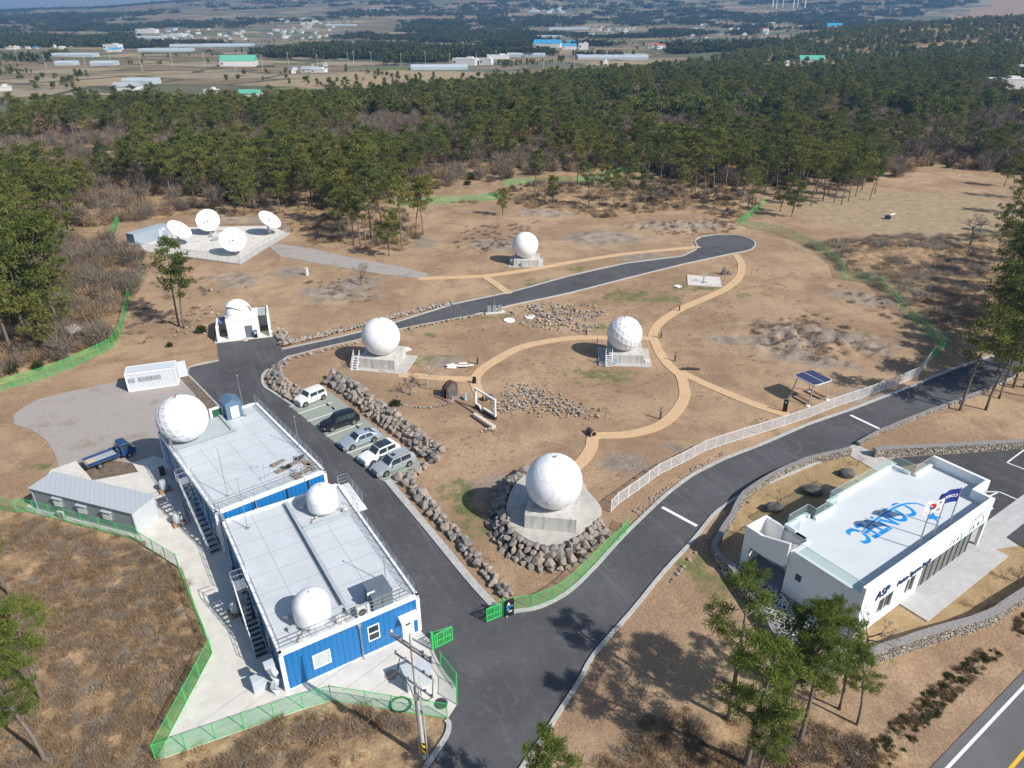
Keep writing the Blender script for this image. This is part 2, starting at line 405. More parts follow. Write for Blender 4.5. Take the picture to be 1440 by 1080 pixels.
    soil=t.mix(t.math('MULTIPLY',t.sstep(t.noise(.9,8,co,.8,1.5),.58,.70),.45),soil,(.47,.37,.27))
    soil=t.mix(t.math('MULTIPLY',t.sstep(t.noise(.09,6,co,.7,1.),.50,.62),.55),soil,(.41,.298,.18))
    mp2=t.n('Mapping',{'vector_type':'TEXTURE'},i0=co); mp2.inputs['Rotation'].default_value=(0,0,.35); mp2.inputs['Scale'].default_value=(9.,.8,1)
    soil=t.mix(t.math('MULTIPLY',t.sstep(t.noise(1.,5,mp2.outputs[0],.65,.4),.55,.68),.4),soil,(.24,.165,.11))
    vp=t.n('TexVoronoi',Scale=2.2,Vector=co).outputs['Distance']
    soil=t.mix(t.math('MULTIPLY',t.math('LESS_THAN',vp,.10),t.math('GREATER_THAN',n3,.53)),soil,(.14,.11,.085))
    soil=t.mix(t.math('MULTIPLY',t.sstep(n4,.48,.64),.65),soil,(.235,.155,.10))
    soil=t.mix(t.math('MULTIPLY',t.sstep(n2,.56,.72),.4),soil,(.30,.235,.17))
    dryc=t.ramp(n2,[(.28,(.16,.11,.065)),(.45,(.28,.185,.105)),(.58,(.38,.265,.15)),(.72,(.50,.375,.225))])
    dryc=t.mix(t.math('MULTIPLY',t.sstep(n4,.46,.66),.6),dryc,(.19,.145,.11))
    grnc=t.ramp(n3,[(.3,(.06,.085,.025)),(.7,(.15,.18,.06))])
    rockc=t.ramp(n2,[(.3,(.13,.115,.10)),(.55,(.26,.235,.205)),(.75,(.40,.37,.33))])
    lawnc=t.ramp(n2,[(.3,(.27,.19,.10)),(.7,(.40,.29,.165))])
    def th(m,nz,lo=.42,hi=.58,k=.9): return t.sstep(t.math('ADD',m,t.math('MULTIPLY',t.math('SUBTRACT',nz,.5),k)),lo,hi)
    mixn=t.math('MULTIPLY_ADD',n2,.6,t.math('MULTIPLY',n3,.4))
    c=t.mix(t.math('MULTIPLY',th(A[2],t.math('MULTIPLY_ADD',n4,.5,t.math('MULTIPLY',n2,.5)),.35,.75,3.),.7),soil,rockc)
    gn=t.math('MULTIPLY_ADD',n3,.45,t.math('MULTIPLY',n2,.55)); c=t.mix(t.math('MULTIPLY',th(t.math('MULTIPLY',A[1],.62),gn,.42,.60,4.6),.8),c,grnc)
    c=t.mix(th(A[0],n2,.3,.55,1.2),c,dryc)
    c=t.mix(th(B[0],n2,.45,.55,.1),c,lawnc)
    # fields far off: patchwork
    mp=t.n('Mapping',i0=co); mp.inputs['Rotation'].default_value=(0,0,.5); mp.inputs['Scale'].default_value=(1,1.6,1)
    vo=t.n('TexVoronoi',{'feature':'F1','distance':'CHEBYCHEV'},Vector=mp.outputs[0],Scale=.0105,Randomness=.85)
    vs=t.n('SeparateColor',i0=vo.outputs['Color']).outputs
    fc=t.ramp(vs[0],[(0,(.21,.16,.10)),(.16,(.33,.26,.16)),(.3,(.15,.14,.07)),(.42,(.26,.19,.12)),(.55,(.10,.12,.07)),(.66,(.30,.25,.17)),(.78,(.12,.16,.06)),(.86,(.21,.17,.12)),(.94,(.12,.15,.12))],'CONSTANT')
    fc=t.mix(t.math('MULTIPLY',n4,.25),fc,(.19,.16,.11))
    n6=t.noise(.012,6,co,.65); fc=t.mix(t.math('MULTIPLY',t.sstep(n6,.50,.64),.7),fc,(.15,.125,.085)); ve=t.n('TexVoronoi',{'feature':'DISTANCE_TO_EDGE'},Vector=mp.outputs[0],Scale=.0105,Randomness=.85).outputs['Distance']; fc=t.mix(t.math('LESS_THAN',ve,.03),fc,(.09,.085,.055))
    c=t.mix(th(B[1],n4,.4,.6,.4),c,fc)
    clc=t.ramp(n2,[(.3,(.25,.19,.115)),(.7,(.40,.31,.20))])
    c=t.mix(th(B[2],n4,.3,.6,.5),c,clc)
    c=t.mix(t.math('MULTIPLY',t.sstep(n5,.3,.75),.35),c,(.12,.085,.055),'MULTIPLY') if False else t.mix(.5,c,t.mix(1.,c,t.ramp(n5,[(.34,.45),(.5,1.),(.66,1.5)]),'MULTIPLY'))
    bh=t.math('MULTIPLY_ADD',n2,1.,t.math('MULTIPLY',n3,.35)); t.bump(bh,.75,.25)
    t.set(c,.95,0,.1); me.materials.append(t.m)
    o=bpy.data.objects.new('ground',me); C.objects.link(o); struct(o)
make_ground()
# ------------------------------------------------ sheets
def asphalt_mat(name,base,streak=.5,rot=118):
    t=NT(name); co=t.co()
    n1=t.noise(.12,5,co,.6); n2=t.noise(1.5,5,co); n3=t.noise(40.,2,co,.8)
    mp=t.n('Mapping',{'vector_type':'TEXTURE'},i0=co); mp.inputs['Rotation'].default_value=(0,0,R(rot)); mp.inputs['Scale'].default_value=(14.,.8,1)
    n4=t.noise(1.,5,mp.outputs[0],.6)
    c=t.mix(t.sstep(n1,.35,.65),tuple(b*.85 for b in base),tuple(b*1.15 for b in base))
    c=t.mix(t.math('MULTIPLY',t.sstep(n4,.52,.72),.3*streak),c,(.17,.165,.16))
    c=t.mix(t.math('MULTIPLY',t.sstep(n2,.55,.72),.35),c,(.145,.14,.132)); n5=t.noise(.35,7,co,.75,1.); c=t.mix(t.math('MULTIPLY',t.sstep(n5,.52,.66),.4),c,(.135,.13,.125)); c=t.mix(t.math('MULTIPLY',t.sstep(n5,.30,.42),-.0),c,c)
    c=t.mix(.6,c,t.mix(1.,c,t.ramp(n3,[(.3,.7),(.7,1.35)]),'MULTIPLY'))
    t.bump(n3,.2,.01); return t.set(c,.85,0,.25)
M_asph=asphalt_mat('asphalt',(.078,.079,.085),1.2)
M_asph2=asphalt_mat('parking_asphalt',(.06,.06,.064),.4)
M_hwy=asphalt_mat('highway_asphalt',(.125,.125,.128),.8,math.degrees(math.atan2(hd.y,hd.x)))
M_conc=mat('concrete_pale',(.60,.575,.53),.85,var=.09,scale=.8,bump=.1,bscale=20,dirt=.25)
M_conc2=mat('concrete_grey',(.44,.42,.39),.85,var=.13,scale=1.2,bump=.15,bscale=14,dirt=.3)
M_kerb=mat('kerb_concrete',(.40,.40,.385),.85,var=.15,scale=2,dirt=.35)
M_path=mat('tan_path_paving',(.55,.375,.215),.85,var=.10,scale=2.5,bump=.1,bscale=30,dirt=.45)
M_line=mat('road_paint_white',(.72,.74,.74),.6,var=.08,scale=3,dirt=.2)
M_yel=mat('road_paint_yellow',(.75,.42,.04),.6,var=.08)
t=NT('gravel'); n=t.noise(.5,6); n2=t.noise(9.,5,rough=.75); n3=t.noise(.22,5,rough=.65)
c=t.ramp(n2,[(.3,(.19,.175,.165)),(.5,(.34,.31,.29)),(.75,(.47,.44,.42))]); c=t.mix(t.math('MULTIPLY',t.sstep(n3,.52,.68),.6),c,(.24,.19,.14)); t.bump(n2,.5,.05); M_grav=t.set(c,.95,0,.1)
M_dirt=mat('dark_dirt',(.15,.115,.085),.95,var=.3,scale=1.5,bump=.4)
def sheet(name,poly,z,m,th=.06):
    return struct(MB().prism(poly,z-th,z).build(name,m))
sheet('road',ASPH,.03,M_asph,.1)
sheet('gravel_yard',GRAV,.022,M_grav,.1)
sheet('gravel_path',GPATH,.02,M_grav,.1)
sheet('concrete_yard',CONC,.05,M_conc,.15)
sheet('compound_slab',DISH,.10,M_conc,.3)
sheet('driveway',DRIVE,.04,M_conc2,.1)
sheet('parking_asphalt',EPARK,.036,M_asph2,.1)
sheet('dirt_patch',GP([(130.5,676),(194,664.5),(186,652),(160,648),(118,655)]),.034,M_dirt,.05)
sheet('dirt_strip',GP([(252,531),(263.5,528.5),(313,575.5),(300,590),(286,580),(275,556)]),.034,M_dirt,.05)
def path_poly(pts,w):
    L,Rr=ribbon(pts,w,-w); return L+Rr[::-1]
for i,p in enumerate(paths): sheet('footpath',path_poly(p,.72),.034+.004*i,M_path,.1)
sheet('highway',HWY,.02,M_hwy,.1)
mb=MB(); e=hd
mb.prism([hwy_a-hd*100+hn*.55,hwy_b+hd*300+hn*.55,hwy_b+hd*300+hn*.75,hwy_a-hd*100+hn*.75],.02,.028); struct(mb.build('highway_edge_line',M_line))
mb=MB(); mb.prism([hwy_a-hd*100+hn*2.95,hwy_b+hd*300+hn*2.95,hwy_b+hd*300+hn*3.17,hwy_a-hd*100+hn*3.17],.02,.028); struct(mb.build('highway_centre_line',M_yel))
def line_px(mb,a,b,w,z=.036):
    a=G(*a);b=G(*b);d=(b-a).normalized();n_=Vector((-d.y,d.x,0))*w/2
    mb.prism([a+n_,b+n_,b-n_,a-n_],z-.004,z+.004)
mb=MB()
for a,b in (((931,713.5),(980,740)),((1196,584),(1238,604))): line_px(mb,a,b,.38)
struct(mb.build('road_stop_lines',M_line))
mb=MB()
for a,b in (((1440,633),(1416,651)),((1416,651),(1500,683)),((1298,692),(1405,650+42)),((1405,692),(1378,704)),((1405,692),(1500,733)),((1440,709),(1413,735)),((1385,722),(1396,715)),((1396,715),(1389,711))): line_px(mb,a,b,.16,.046)
struct(mb.build('parking_bay_lines',M_line))
# kerbs
def kerb(pts,w0,w1,z=.13,m=None,name='kerb'):
    return struct(strip_mesh(MB(),catmull(GP(pts),3),w0,w1,-.05,z).build(name,m or M_kerb))
kerb(up_edge,0,.3); kerb(bulb,-.0,.28); kerb(lo_edge[:5],0,.22); kerb(lo_edge[4:],0,.12,.06)
kerb(park_edge[:7],0,.35); kerb(park_edge[7:],0,.75,.06,M_kerb); kerb(park_edge[7:],.0,.14,.12)
kerb(r_up[1:],0,.34,.16); kerb(r_lo[6:],0,.3,.18); kerb(r_lo[1:7],0,.15,.08)
kerb([(602,1080),(630,1039),(635,1019),(630,1011)][::1],0,.35,.14)
kerb([(265,526),(267,517),(285,512),(308,508)],0,.22,.14); kerb([(314,576),(265,526)],0,.2,.08)
kerb([(590,1120),(602,1080)],0,.35,.14)
kerb([(641,968),(622,941),(609,915)],0,.2,.12)
# parking lot: pale green block paving with grooves
t=NT('parking_paving'); co=t.co()
d=(G(483,576)-G(432,592.6)).normalized(); ang=math.atan2(d.y,d.x)
mp=t.n('Mapping',i0=co); mp.inputs['Rotation'].default_value=(0,0,-ang)
w=t.n('TexWave',{'wave_type':'BANDS','bands_direction':'Y'},Vector=mp.outputs[0],Scale=.9,Distortion=.3).outputs[1]
n=t.noise(1.2,5); c=t.mix(t.sstep(w,.55,.8),(.31,.345,.31),(.20,.235,.185)); c=t.mix(t.math('MULTIPLY',t.sstep(n,.45,.7),.5),c,(.30,.31,.28)); M_pk=t.set(c,.85,0,.2)
sheet('parking_lot',PARK,.045,M_pk,.1)
mb=MB()
for a,b in (((419,582.5),(467,566)),((432,593),(483,576)),((459,614.5),(509,596)),((488,638),(539,619)),((407,573),(418,568))): line_px(mb,a,b,.13,.052)
struct(mb.build('stall_lines',M_line))
M_rub=mat('black_rubber',(.02,.02,.022),.7,var=.2)
for i,(x,y) in enumerate(((461,570),(468.5,575),(503,601.5),(533,623.5))):
    p=G(x,y); tag(MB().box((0,0,.06),(.16,.75,.12)).build('wheel_stop',M_rub,loc=(p.x,p.y,.045),rotz=ang,bevel=.02),'black rubber wheel stop on the green parking paving','wheel stop','rubber wheel stops in the parking bays')
# plaza paving and patterned paving at the white hall
t=NT('plaza_tiles'); mp=t.n('Mapping',i0=t.co()); mp.inputs['Rotation'].default_value=(0,0,-E_A)
b=t.n('TexBrick',Vector=mp.outputs[0],Scale=1.,Color1=(.46,.46,.45,1),Color2=(.40,.40,.40,1),Mortar=(.27,.27,.26,1)); b.inputs['Mortar Size'].default_value=.012; b.inputs['Brick Width'].default_value=1.2; b.inputs['Row Height'].default_value=.6
M_plz=t.set(t.mix(.35,b.outputs[0],t.ramp(t.noise(1.,5),[(.3,(.36,.36,.36)),(.7,(.52,.52,.5))])),.8,0,.2)
sheet('plaza',plaza,.10,M_plz,.15)
t=NT('crazy_paving'); v=t.n('TexVoronoi',{'feature':'DISTANCE_TO_EDGE'},Scale=2.7,Vector=t.co()).outputs['Distance']
M_cr=t.set(t.mix(t.sstep(v,.08,.13),(.52,.52,.50),(.04,.05,.07)),.8,0,.3)
sheet('patterned_paving',[EF.w(-.2,-1.2),EF.w(-.2,11.4),EF.w(-2.2,11.6),EF.w(-4.0,6),EF.w(-5.2,1.2),EF.w(-3.5,-.6)],.04,M_cr,.08)
sheet('side_walk',[EF.w(20.95,-1.2),EF.w(23.2,-2.2),EF.w(23.6,-1),EF.w(40,-1.),EF.w(40,1.2),EF.w(20.95,1.2)],.06,M_plz,.1)
# ================================================ MATERIALS FOR BUILT THINGS
def ribbed(name,col,scale=1.2,depth=.5,rough=.45,dark=.8,diag=True,metal=0.):
    t=NT(name); co=t.co(); s=t.n('SeparateXYZ',i0=co).outputs
    x=t.math('ADD',s[0],s[1]) if diag else s[0]
    f=t.math('FRACT',t.math('MULTIPLY',x,scale)); g=t.math('ABSOLUTE',t.math('SUBTRACT',f,.5))
    k=t.sstep(g,.36,.44); n=t.noise(1.1,5)
    c=t.mix(t.math('MULTIPLY',k,.8),col,tuple(q*dark for q in col)); c=t.mix(t.math('MULTIPLY',t.sstep(n,.5,.8),.25),c,tuple(q*.8 for q in col))
    t.bump(k,depth,.04); return t.set(c,rough,metal,.4)
M_blue=ribbed('blue_metal_cladding',(.016,.165,.43),2.4,.35,.4,.68)
M_white=mat('white_paint',(.80,.80,.79),.5,var=.03,scale=2)
M_wall=mat('white_render',(.80,.80,.795),.7,var=.03,scale=.7,bump=.05)
M_trim=mat('white_metal_trim',(.78,.79,.80),.45,var=.04)
_t=NT('radome_white'); _mp=_t.n('Mapping',i0=_t.co()); _mp.inputs['Scale'].default_value=(1,1,.18)
_n=_t.noise(2.2,6,_mp.outputs[0],.7); _c=_t.ramp(_n,[(.3,(.83,.84,.84)),(.55,(.80,.81,.81)),(.75,(.66,.67,.66))]); M_rad=_t.set(_c,.38,0,.4)
M_radseam=mat('radome_seam',(.56,.59,.61),.5,var=.05)
M_steel=mat('galvanised_steel',(.42,.44,.46),.4,.6,var=.12,scale=3)
M_gsteel=mat('grey_painted_steel',(.38,.43,.46),.5,var=.1)
M_dark=mat('dark_grey_metal',(.055,.06,.068),.5,var=.2)
M_black=mat('black_plastic',(.015,.015,.017),.5,var=.2)
M_glass=mat('dark_window_glass',(.03,.045,.055),.08,var=.3,spec=.6)
M_glassl=mat('pale_window_glass',(.30,.40,.42),.12,var=.15,spec=.6)
M_wood=mat('weathered_wood',(.24,.19,.15),.85,var=.3,scale=4)
M_rust=mat('corten_rust',(.10,.055,.04),.85,var=.3,scale=3)
M_green=mat('green_fence_paint',(.05,.52,.12),.45,var=.06)
M_ac=mat('ac_casing',(.60,.60,.57),.5,var=.06)
M_red=mat('red_plastic',(.45,.03,.03),.4)
M_orange=mat('orange_insulation',(.45,.22,.10),.8,var=.25)
def roofmat(name,base,gu,gv,ou,ov):
    "pale membrane roof with seam lines and rusty water stains"
    t=NT(name); co=t.co(); s=t.n('SeparateXYZ',i0=co).outputs
    def ln(x,g,o):
        f=t.math('FRACT',t.math('MULTIPLY',t.math('ADD',x,o),1./g)); d=t.math('ABSOLUTE',t.math('SUBTRACT',f,.5))
        return t.sstep(d,.5-.05/g,.5-.02/g)
    k=t.math('MAXIMUM',ln(s[0],gu,ou),ln(s[1],gv,ov)); n=t.noise(.5,6,rough=.65); n2=t.noise(2.3,6,rough=.7)
    c=t.ramp(n,[(.3,tuple(b*.93 for b in base)),(.7,tuple(min(1,b*1.05) for b in base))])
    c=t.mix(t.math('MULTIPLY',t.sstep(n2,.56,.72),.4),c,(.40,.37,.345)); n3=t.noise(.22,7,rough=.8); c=t.mix(t.math('MULTIPLY',t.sstep(n3,.52,.62),.3),c,(.42,.44,.455)); n7=t.noise(.8,3); c=t.mix(t.math('MULTIPLY',t.sstep(n7,.68,.76),.5),c,(.42,.30,.22))
    c=t.mix(t.math('MULTIPLY',k,.5),c,(.27,.235,.22)); return t.set(c,.55,0,.35)
M_roof1=roofmat('roof_membrane',(.52,.555,.585),2.7,2.35,.2,.4)
M_roofE=mat('hall_roof_membrane',(.57,.605,.63),.5,var=.06,scale=.45,dirt=.16)
def railing(name,pts,parent,h=1.1,step=1.3,rails=3,r=.022,m=None,z=0.,flip=False):
    mb=MB(); P=[Vector(p) for p in pts]
    for a,b in zip(P,P[1:]):
        L=(b-a).length; n=max(1,round(L/step))
        for i in range(n+1):
            q=a.lerp(b,i/n); mb.beam(q,q+Vector((0,0,h)),r*1.6)
        for k in range(rails):
            z_=h*(k+1)/rails; mb.beam(a+Vector((0,0,z_)),b+Vector((0,0,z_)),r*1.5)
    return mb.build(name,m or M_steel,parent)
def blue_building(name,fr,L,D,h,label,rear=False):
    T=thing(name,label,'building',fr.w(0,0,0),fr.a)
    t_=.16
    mb=MB()
    for a,b in(((0,0),(L,0)),((L,0),(L,D)),((L,D),(0,D)),((0,D),(0,0))):
        A=Vector((*a,0)); Bq=Vector((*b,0)); d=(Bq-A).normalized(); n=Vector((-d.y,d.x,0))*t_
        mb.prism([A,Bq,Bq+n,A+n],.12,h-.32)
    mb.build('wall',M_blue,T)
    MB().box((L/2,D/2,h-.25),(L-.1,D-.1,.14)).build('roof',M_roof1,T)
    mb=MB(); e=.03
    for a,b in(((0,0),(L,0)),((L,0),(L,D)),((L,D),(0,D)),((0,D),(0,0))):
        A=Vector((*a,0)); Bq=Vector((*b,0)); d=(Bq-A).normalized(); n=Vector((-d.y,d.x,0)); A=A-n*e+d*.0; Bq=Bq-n*e
        mb.prism([A-d*e,Bq+d*e,Bq+d*e+n*.24,A-d*e+n*.24],h-.34,h)
        mb.prism([A-d*e,Bq+d*e,Bq+d*e+n*.1,A-d*e+n*.1],0,.12)
    for u,v in((0,0),(L,0),(L,D),(0,D)):
        mb.box((u+(.1 if u==0 else -.1),v+(.1 if v==0 else -.1),(h-.345)/2+.06),(.31,.31,h-.47))
    mb.build('white_trim',M_trim,T)
    return T
def window(T,c,w,h,axis='u',out=.06,louvre=False,double=False,side=-1,fm=None):
    "c=(u,v,z) centre on the wall; faces -v (axis u) or -u (axis v)"
    M=Matrix.Translation(c)@(Matrix.Identity(4) if axis=='u' else Matrix.Rotation(-PI/2,4,'Z'))
    f=MB(); s=.08
    for x,z,dx,dz in((0,h/2-s/2,w,s),(0,-h/2+s/2,w,s),(w/2-s/2,0,s,h-2*s),(-w/2+s/2,0,s,h-2*s)): f.box((x,-out/2,z),(dx,out,dz))
    if double: f.box((0,-out/2,0),(w-2*s,out,s*1.1))
    f.xf(M); fo=f.build('window_frame',fm or M_trim,T)
    g=MB().box((0,-.012,0),(w-2*s,.02,h-2*s)).xf(M).build('pane',M_glassl if louvre else M_glass,fo)
    if louvre:
        l=MB()
        for i in range(int(h/.09)-2): l.box((0,-.035,-h/2+.12+i*.09),(w-2*s-.02,.02,.03))
        l.xf(M).build('louvre',M_ac,fo)
    return fo
# ---- front blue building
hB1=3.9; D1=17.75; L1=10.9
T1=blue_building('blue_building',B1F,L1,D1,hB1,'blue metal clad flat roofed building nearest the gate with two capsule radomes on its roof')
u,z=B1F.wallv(452.6,926.5); window(T1,(u,0,z),1.35,1.35,louvre=True)
u,z=B1F.wallv(525.5,889); window(T1,(u,0,z),.95,1.5,double=True)
u,z=B1F.wallv(574,885); du=u
d=MB().box((du,-.03,1.05),(1.0,.06,2.1)).build('door',M_white,T1,bevel=.01)
MB().box((du,-.07,1.55),(.42,.03,.5)).build('door_window',M_glass,d); MB().box((du+.38,-.1,1.0),(.04,.06,.14)).build('handle',M_steel,d)
cn=MB(); cn.extr([(du-.75,-.02,2.55),(du-.75,-.75,2.3),(du-.75,-.75,2.22),(du-.75,-.02,2.3)],(1.5,0,0)); cn.build('door_canopy',M_white,T1)
u,z=B1F.wallv(508,905); uu=u
def downpipe(T,u,v,h,m=M_steel):
    MB().tube([(u,v,h-.45),(u,v,.1),(u,v-.2,.04)],.06,8).box((u,v,h-.5),(.24,.2,.24)).build('downpipe',m,T)
downpipe(T1,uu,-.12,hB1)
for v in (2.2,5.2,8.6,12.,15.5): MB().tube([(-.12,v,hB1-.4),(-.12,v,.1)],.05,8).box((-.12,v,.09),(.3,.3,.16)).build('downpipe',M_dark,T1)
railing('railing',[(.15,.15,hB1),(L1-.15,.15,hB1),(L1-.15,5.,hB1)],T1)
railing('railing',[(L1-.15,5,hB1),(L1-.15,D1-4.2,hB1)],T1)
railing('railing',[(.15,.15,hB1),(.15,8.2,hB1)],T1); railing('railing',[(.15,9.4,hB1),(.15,D1-.2,hB1)],T1)
railing('railing',[(L1+.9,D1-4,hB1-.2),(L1+.9,D1-.2,hB1-.2),(L1-.1,D1-.2,hB1-.2)],T1)
MB().box((L1+.45,D1-2.6,hB1-.26),(.9,4.8,.1)).build('side_platform',M_trim,T1)
# steel beam frame on roof
bm=MB(); zr=hB1-.18
a=B1F.g(399.5,708,zr+.25); b=B1F.g(492,857,zr+.25); bu=(a.x+b.x)/2
def hbeam(mb,a,b,s=.3):
    a=Vector(a);b=Vector(b);d=(b-a).normalized(); n=Vector((-d.y,d.x,0))
    mb.beam(a+Vector((0,0,s/2)),b+Vector((0,0,s/2)),s,.035); mb.beam(a-Vector((0,0,s/2)),b-Vector((0,0,s/2)),s,.035); mb.beam(a,b,.03,s)
zb=zr+.24
hbeam(bm,(bu,.9,zb),(bu,D1-.6,zb))
c1=B1F.g(428.7,742.5,zb); hbeam(bm,(bu+.1,c1.y,zb),(L1-.5,c1.y,zb)); c2=B1F.g(470,858,zb); hbeam(bm,(1.2,c2.y-.1,zb),(bu-.1,c2.y-.1,zb))
bm.build('roof_beam',M_gsteel,T1)
def capsule(px,py,py_top,label,fr,zr):
    c=fr.g(px,py,zr+.3); c=Vector((c.x,c.y,zr)); wc=fr.w(c.x,c.y,0); wc.y+=1.35; wc.z=zr
    T=thing('capsule_radome',label,'radome',wc,fr.a,'capsule radomes on the blue building roof')
    r=1.38; prof=[(0,.32),(r*.93,.32),(r*.98,.42),(r,.6),(r,1.55)]
    for k in range(1,9):
        a_=k/8*PI/2; prof.append((r*math.cos(a_),1.55+1.2*math.sin(a_)))
    MB().lathe(prof,n=40).build('shell',M_rad,T,smooth=50)
    MB().tube([(0,0,2.75),(0,0,2.85)],.05,8).build('lightning_rod',M_steel,T)
    MB().lathe([(r*1.012,1.5),(r*1.02,1.52),(r*1.02,1.58),(r*1.012,1.6)],n=40).build('joint_ring',M_rad,T,smooth=50)
    for k in range(4):
        a_=R(45+90*k+5); p=Vector((math.cos(a_),math.sin(a_),0))
        lg=MB().tube([p*1.2+Vector((0,0,.4)),p*1.95+Vector((0,0,.32)),p*2.1+Vector((0,0,.05))],.05,8).build('leg',M_steel,T)
        m2=MB().box(p*2.1+Vector((0,0,.16)),(.42,.42,.32),rz=a_).build('ballast_block',M_conc,lg)
        MB().tube([p*2.0+Vector((.1,.1,.3)),p*2.0+Vector((.1,.1,.6))],.05,6).tube([p*2.0+Vector((.02,.1,.58)),p*2.0+Vector((.26,.1,.58))],.03,6).build('clamp',M_ac,m2)
    return T
capsule(450,726,676,'white capsule radome on the roof end nearest the other blue building',B1F,zr)
capsule(434,887,821,'white capsule radome on the roof corner above the blue window wall',B1F,zr)
# cabinet on roof
a=B1F.g(526,862,zr); b=B1F.g(553.3,850,zr)
T=thing('roof_cabinet','dark grey steel cabinet on the blue building roof corner','cabinet',B1F.w(a.x,a.y,zr),B1F.a)
w_=(b-a).length; MB().box((w_/2,.95,.75),(w_,1.9,1.5)).build('cabinet_body',M_dark if False else mat('slate_grey_metal',(.12,.155,.19),.45,var=.1),T,bevel=.02)
MB().box((w_/2,.95,1.53),(w_+.1,2.0,.06)).build('lid',mat('slate_grey_metal',(.12,.155,.19)),T)
MB().box((w_*.5,-.015,.72),(.04,.03,1.2)).box((w_*.46,-.03,.8),(.05,.05,.18)).build('door_seam',M_black,T)
c_=B1F.g(513,868,zr); T=thing('air_conditioner','white outdoor air conditioner unit on the roof beside the dark cabinet','air conditioner',B1F.w(c_.x,c_.y,zr),B1F.a)
MB().box((0,.2,.55),(1.0,.36,.95)).build('casing',M_ac,T,bevel=.02)
MB().lathe([(0,0),(.3,0),(.32,.03),(.3,.05),(.0,.03)],n=20).xf(Matrix.Translation((-.12,.02,.56))@Matrix.Rotation(R(90),4,'X')).build('fan',M_dark,T)
[MB().box((q_,.2,.04),(.1,.4,.08)).build('foot',M_steel,T) for q_ in(-.35,.35)]
p=B1F.g(519,857,zr); T=thing('security_camera','white security camera on a short mast above the air conditioner','camera',B1F.w(p.x,p.y,zr),B1F.a)
MB().tube([(0,0,0),(0,0,1.5)],.035,8).build('mast',M_steel,T); MB().box((.3,.0,1.5),(.62,.16,.16)).build('housing',M_white,T,bevel=.02)
def mast(base,top,zb,label,fr=None,r=.04):
    b=G(base[0],base[1],zb); d=ray(*top); t=b.y/d[1]; h=H+d[2]*t-zb
    T=thing('antenna_mast',label,'mast',b,0,'thin masts on the blue building roofs')
    MB().tube([(0,0,0),(0,0,h*.5),(0,0,h)],[r,r*.8,r*.45],8).build('pole',M_steel,T)
    MB().box((0,0,.04),(.34,.34,.08)).build('base_plate',M_steel,T); MB().box((0,0,h),(.1,.1,.12)).build('tip',M_gsteel,T)
    return T
mast((348.3,743.3),(337,673.6),zr,'thin mast on the front roof close to the rear building wall')
mast((361.7,716),(355.5,683),zr,'short thin mast against the gap between both blue roofs')
mast((543,820),(542,764),zr,'thin mast standing behind the dark roof cabinet')
mast((312,732),(309,704),zr,'stubby white pole at the west corner of the front roof',r=.07)
# ---- rear blue building
hB2=4.6; L2=10.7; D2=17.9; zr2=hB2-.18
T2=blue_building('blue_building',B2F,L2,D2,hB2,'blue metal clad building behind, carrying the big faceted radome on its far corner')
railing('railing',[(.15,.15,hB2),(L2-.15,.15,hB2)],T2); railing('railing',[(.15,.15,hB2),(.15,6.8,hB2)],T2)
railing('railing',[(.15,8.2,hB2),(.15,D2-.2,hB2),(4.6,D2-.2,hB2)],T2); railing('railing',[(L2-.15,.15,hB2),(L2-.15,D2-.2,hB2)],T2)
for px,py in((400,672),(355,690),(430,660)):
    u,z=B2F.wallv(px,py); MB().tube([(u,-.12,hB2-.3),(u,-.12,.2)],.07,8).build('downpipe',M_dark,T2)
for v in(3,7.5,12,15.5): MB().tube([(-.12,v,hB2-.4),(-.12,v,.1)],.06,8).build('downpipe',M_steel,T2)
window(T2,(0,1.3,1.9),1.0,1.1,'v'); window(T2,(0,8.9,2.4),.9,1.6,'v'); window(T1,(0,6.8,1.9),.9,1.1,'v'); window(T1,(0,3.6,1.9),.9,1.1,'v')
for (base,top,lb) in (((320.5,698),(309,632),'tall thin mast at the west side of the rear roof'),((344.4,585),(336,528),'tall thin mast by the blue grey roof hutch'),((420.6,629),(410,585.6),'thin mast on the road side edge of the rear roof')):
    mast(base,top,zr2,lb)
# yagi antenna on braced tripod
p=G(425,668,zr2); T=thing('yagi_antenna','spindly crossed yagi antenna with long elements on the rear roof','antenna',p,B2F.a)
MB().tube([(0,0,0),(0,0,2.0)],.05,8).build('mast',M_steel,T)
b_=MB(); 
for a_ in(0,120,240):
    q=Vector((math.cos(R(a_+20)),math.sin(R(a_+20)),0)); b_.tube([q*1.1,Vector((0,0,1.4))],.03,6)
b_.build('tripod',M_gsteel,T)
b_=MB().box((.1,0,2.0),(.7,.35,.3)).box((-.3,.3,1.9),(.35,.3,.35)); b_.build('rotator',M_dark,T)
for s_,c_ in((1,(.0,0,2.1)),(-1,(0,.0,2.25))):
    o_=Vector((.2*s_,0,0)); y=MB(); d_=Vector((-.86,.5*s_,.28)); a_=Vector(c_)
    y.tube([a_-d_*.6,a_+d_*2.9],.022,6)
    for k in range(6):
        q=a_+d_*(.2+.5*k); e_=Vector((.3,.7,0)).normalized()*(.75-.05*k); y.tube([q-e_,q+e_],.012,5)
    y.build('boom',M_gsteel,T)
for i,(px,py) in enumerate(((391,652),(398,661),(414,652),(428,664),(432,652),(437,658),(417,671))):
    p=G(px,py,zr2); T=MB().box((0,0,.07),(.55,1.5,.14)).build('timber_sleeper',M_wood,loc=p,rotz=B2F.a+R(100 if i<4 else 12),bevel=.01)
    tag(T,'weathered timber ballast plank lying round the yagi antenna','plank','timber ballast planks on the rear roof')
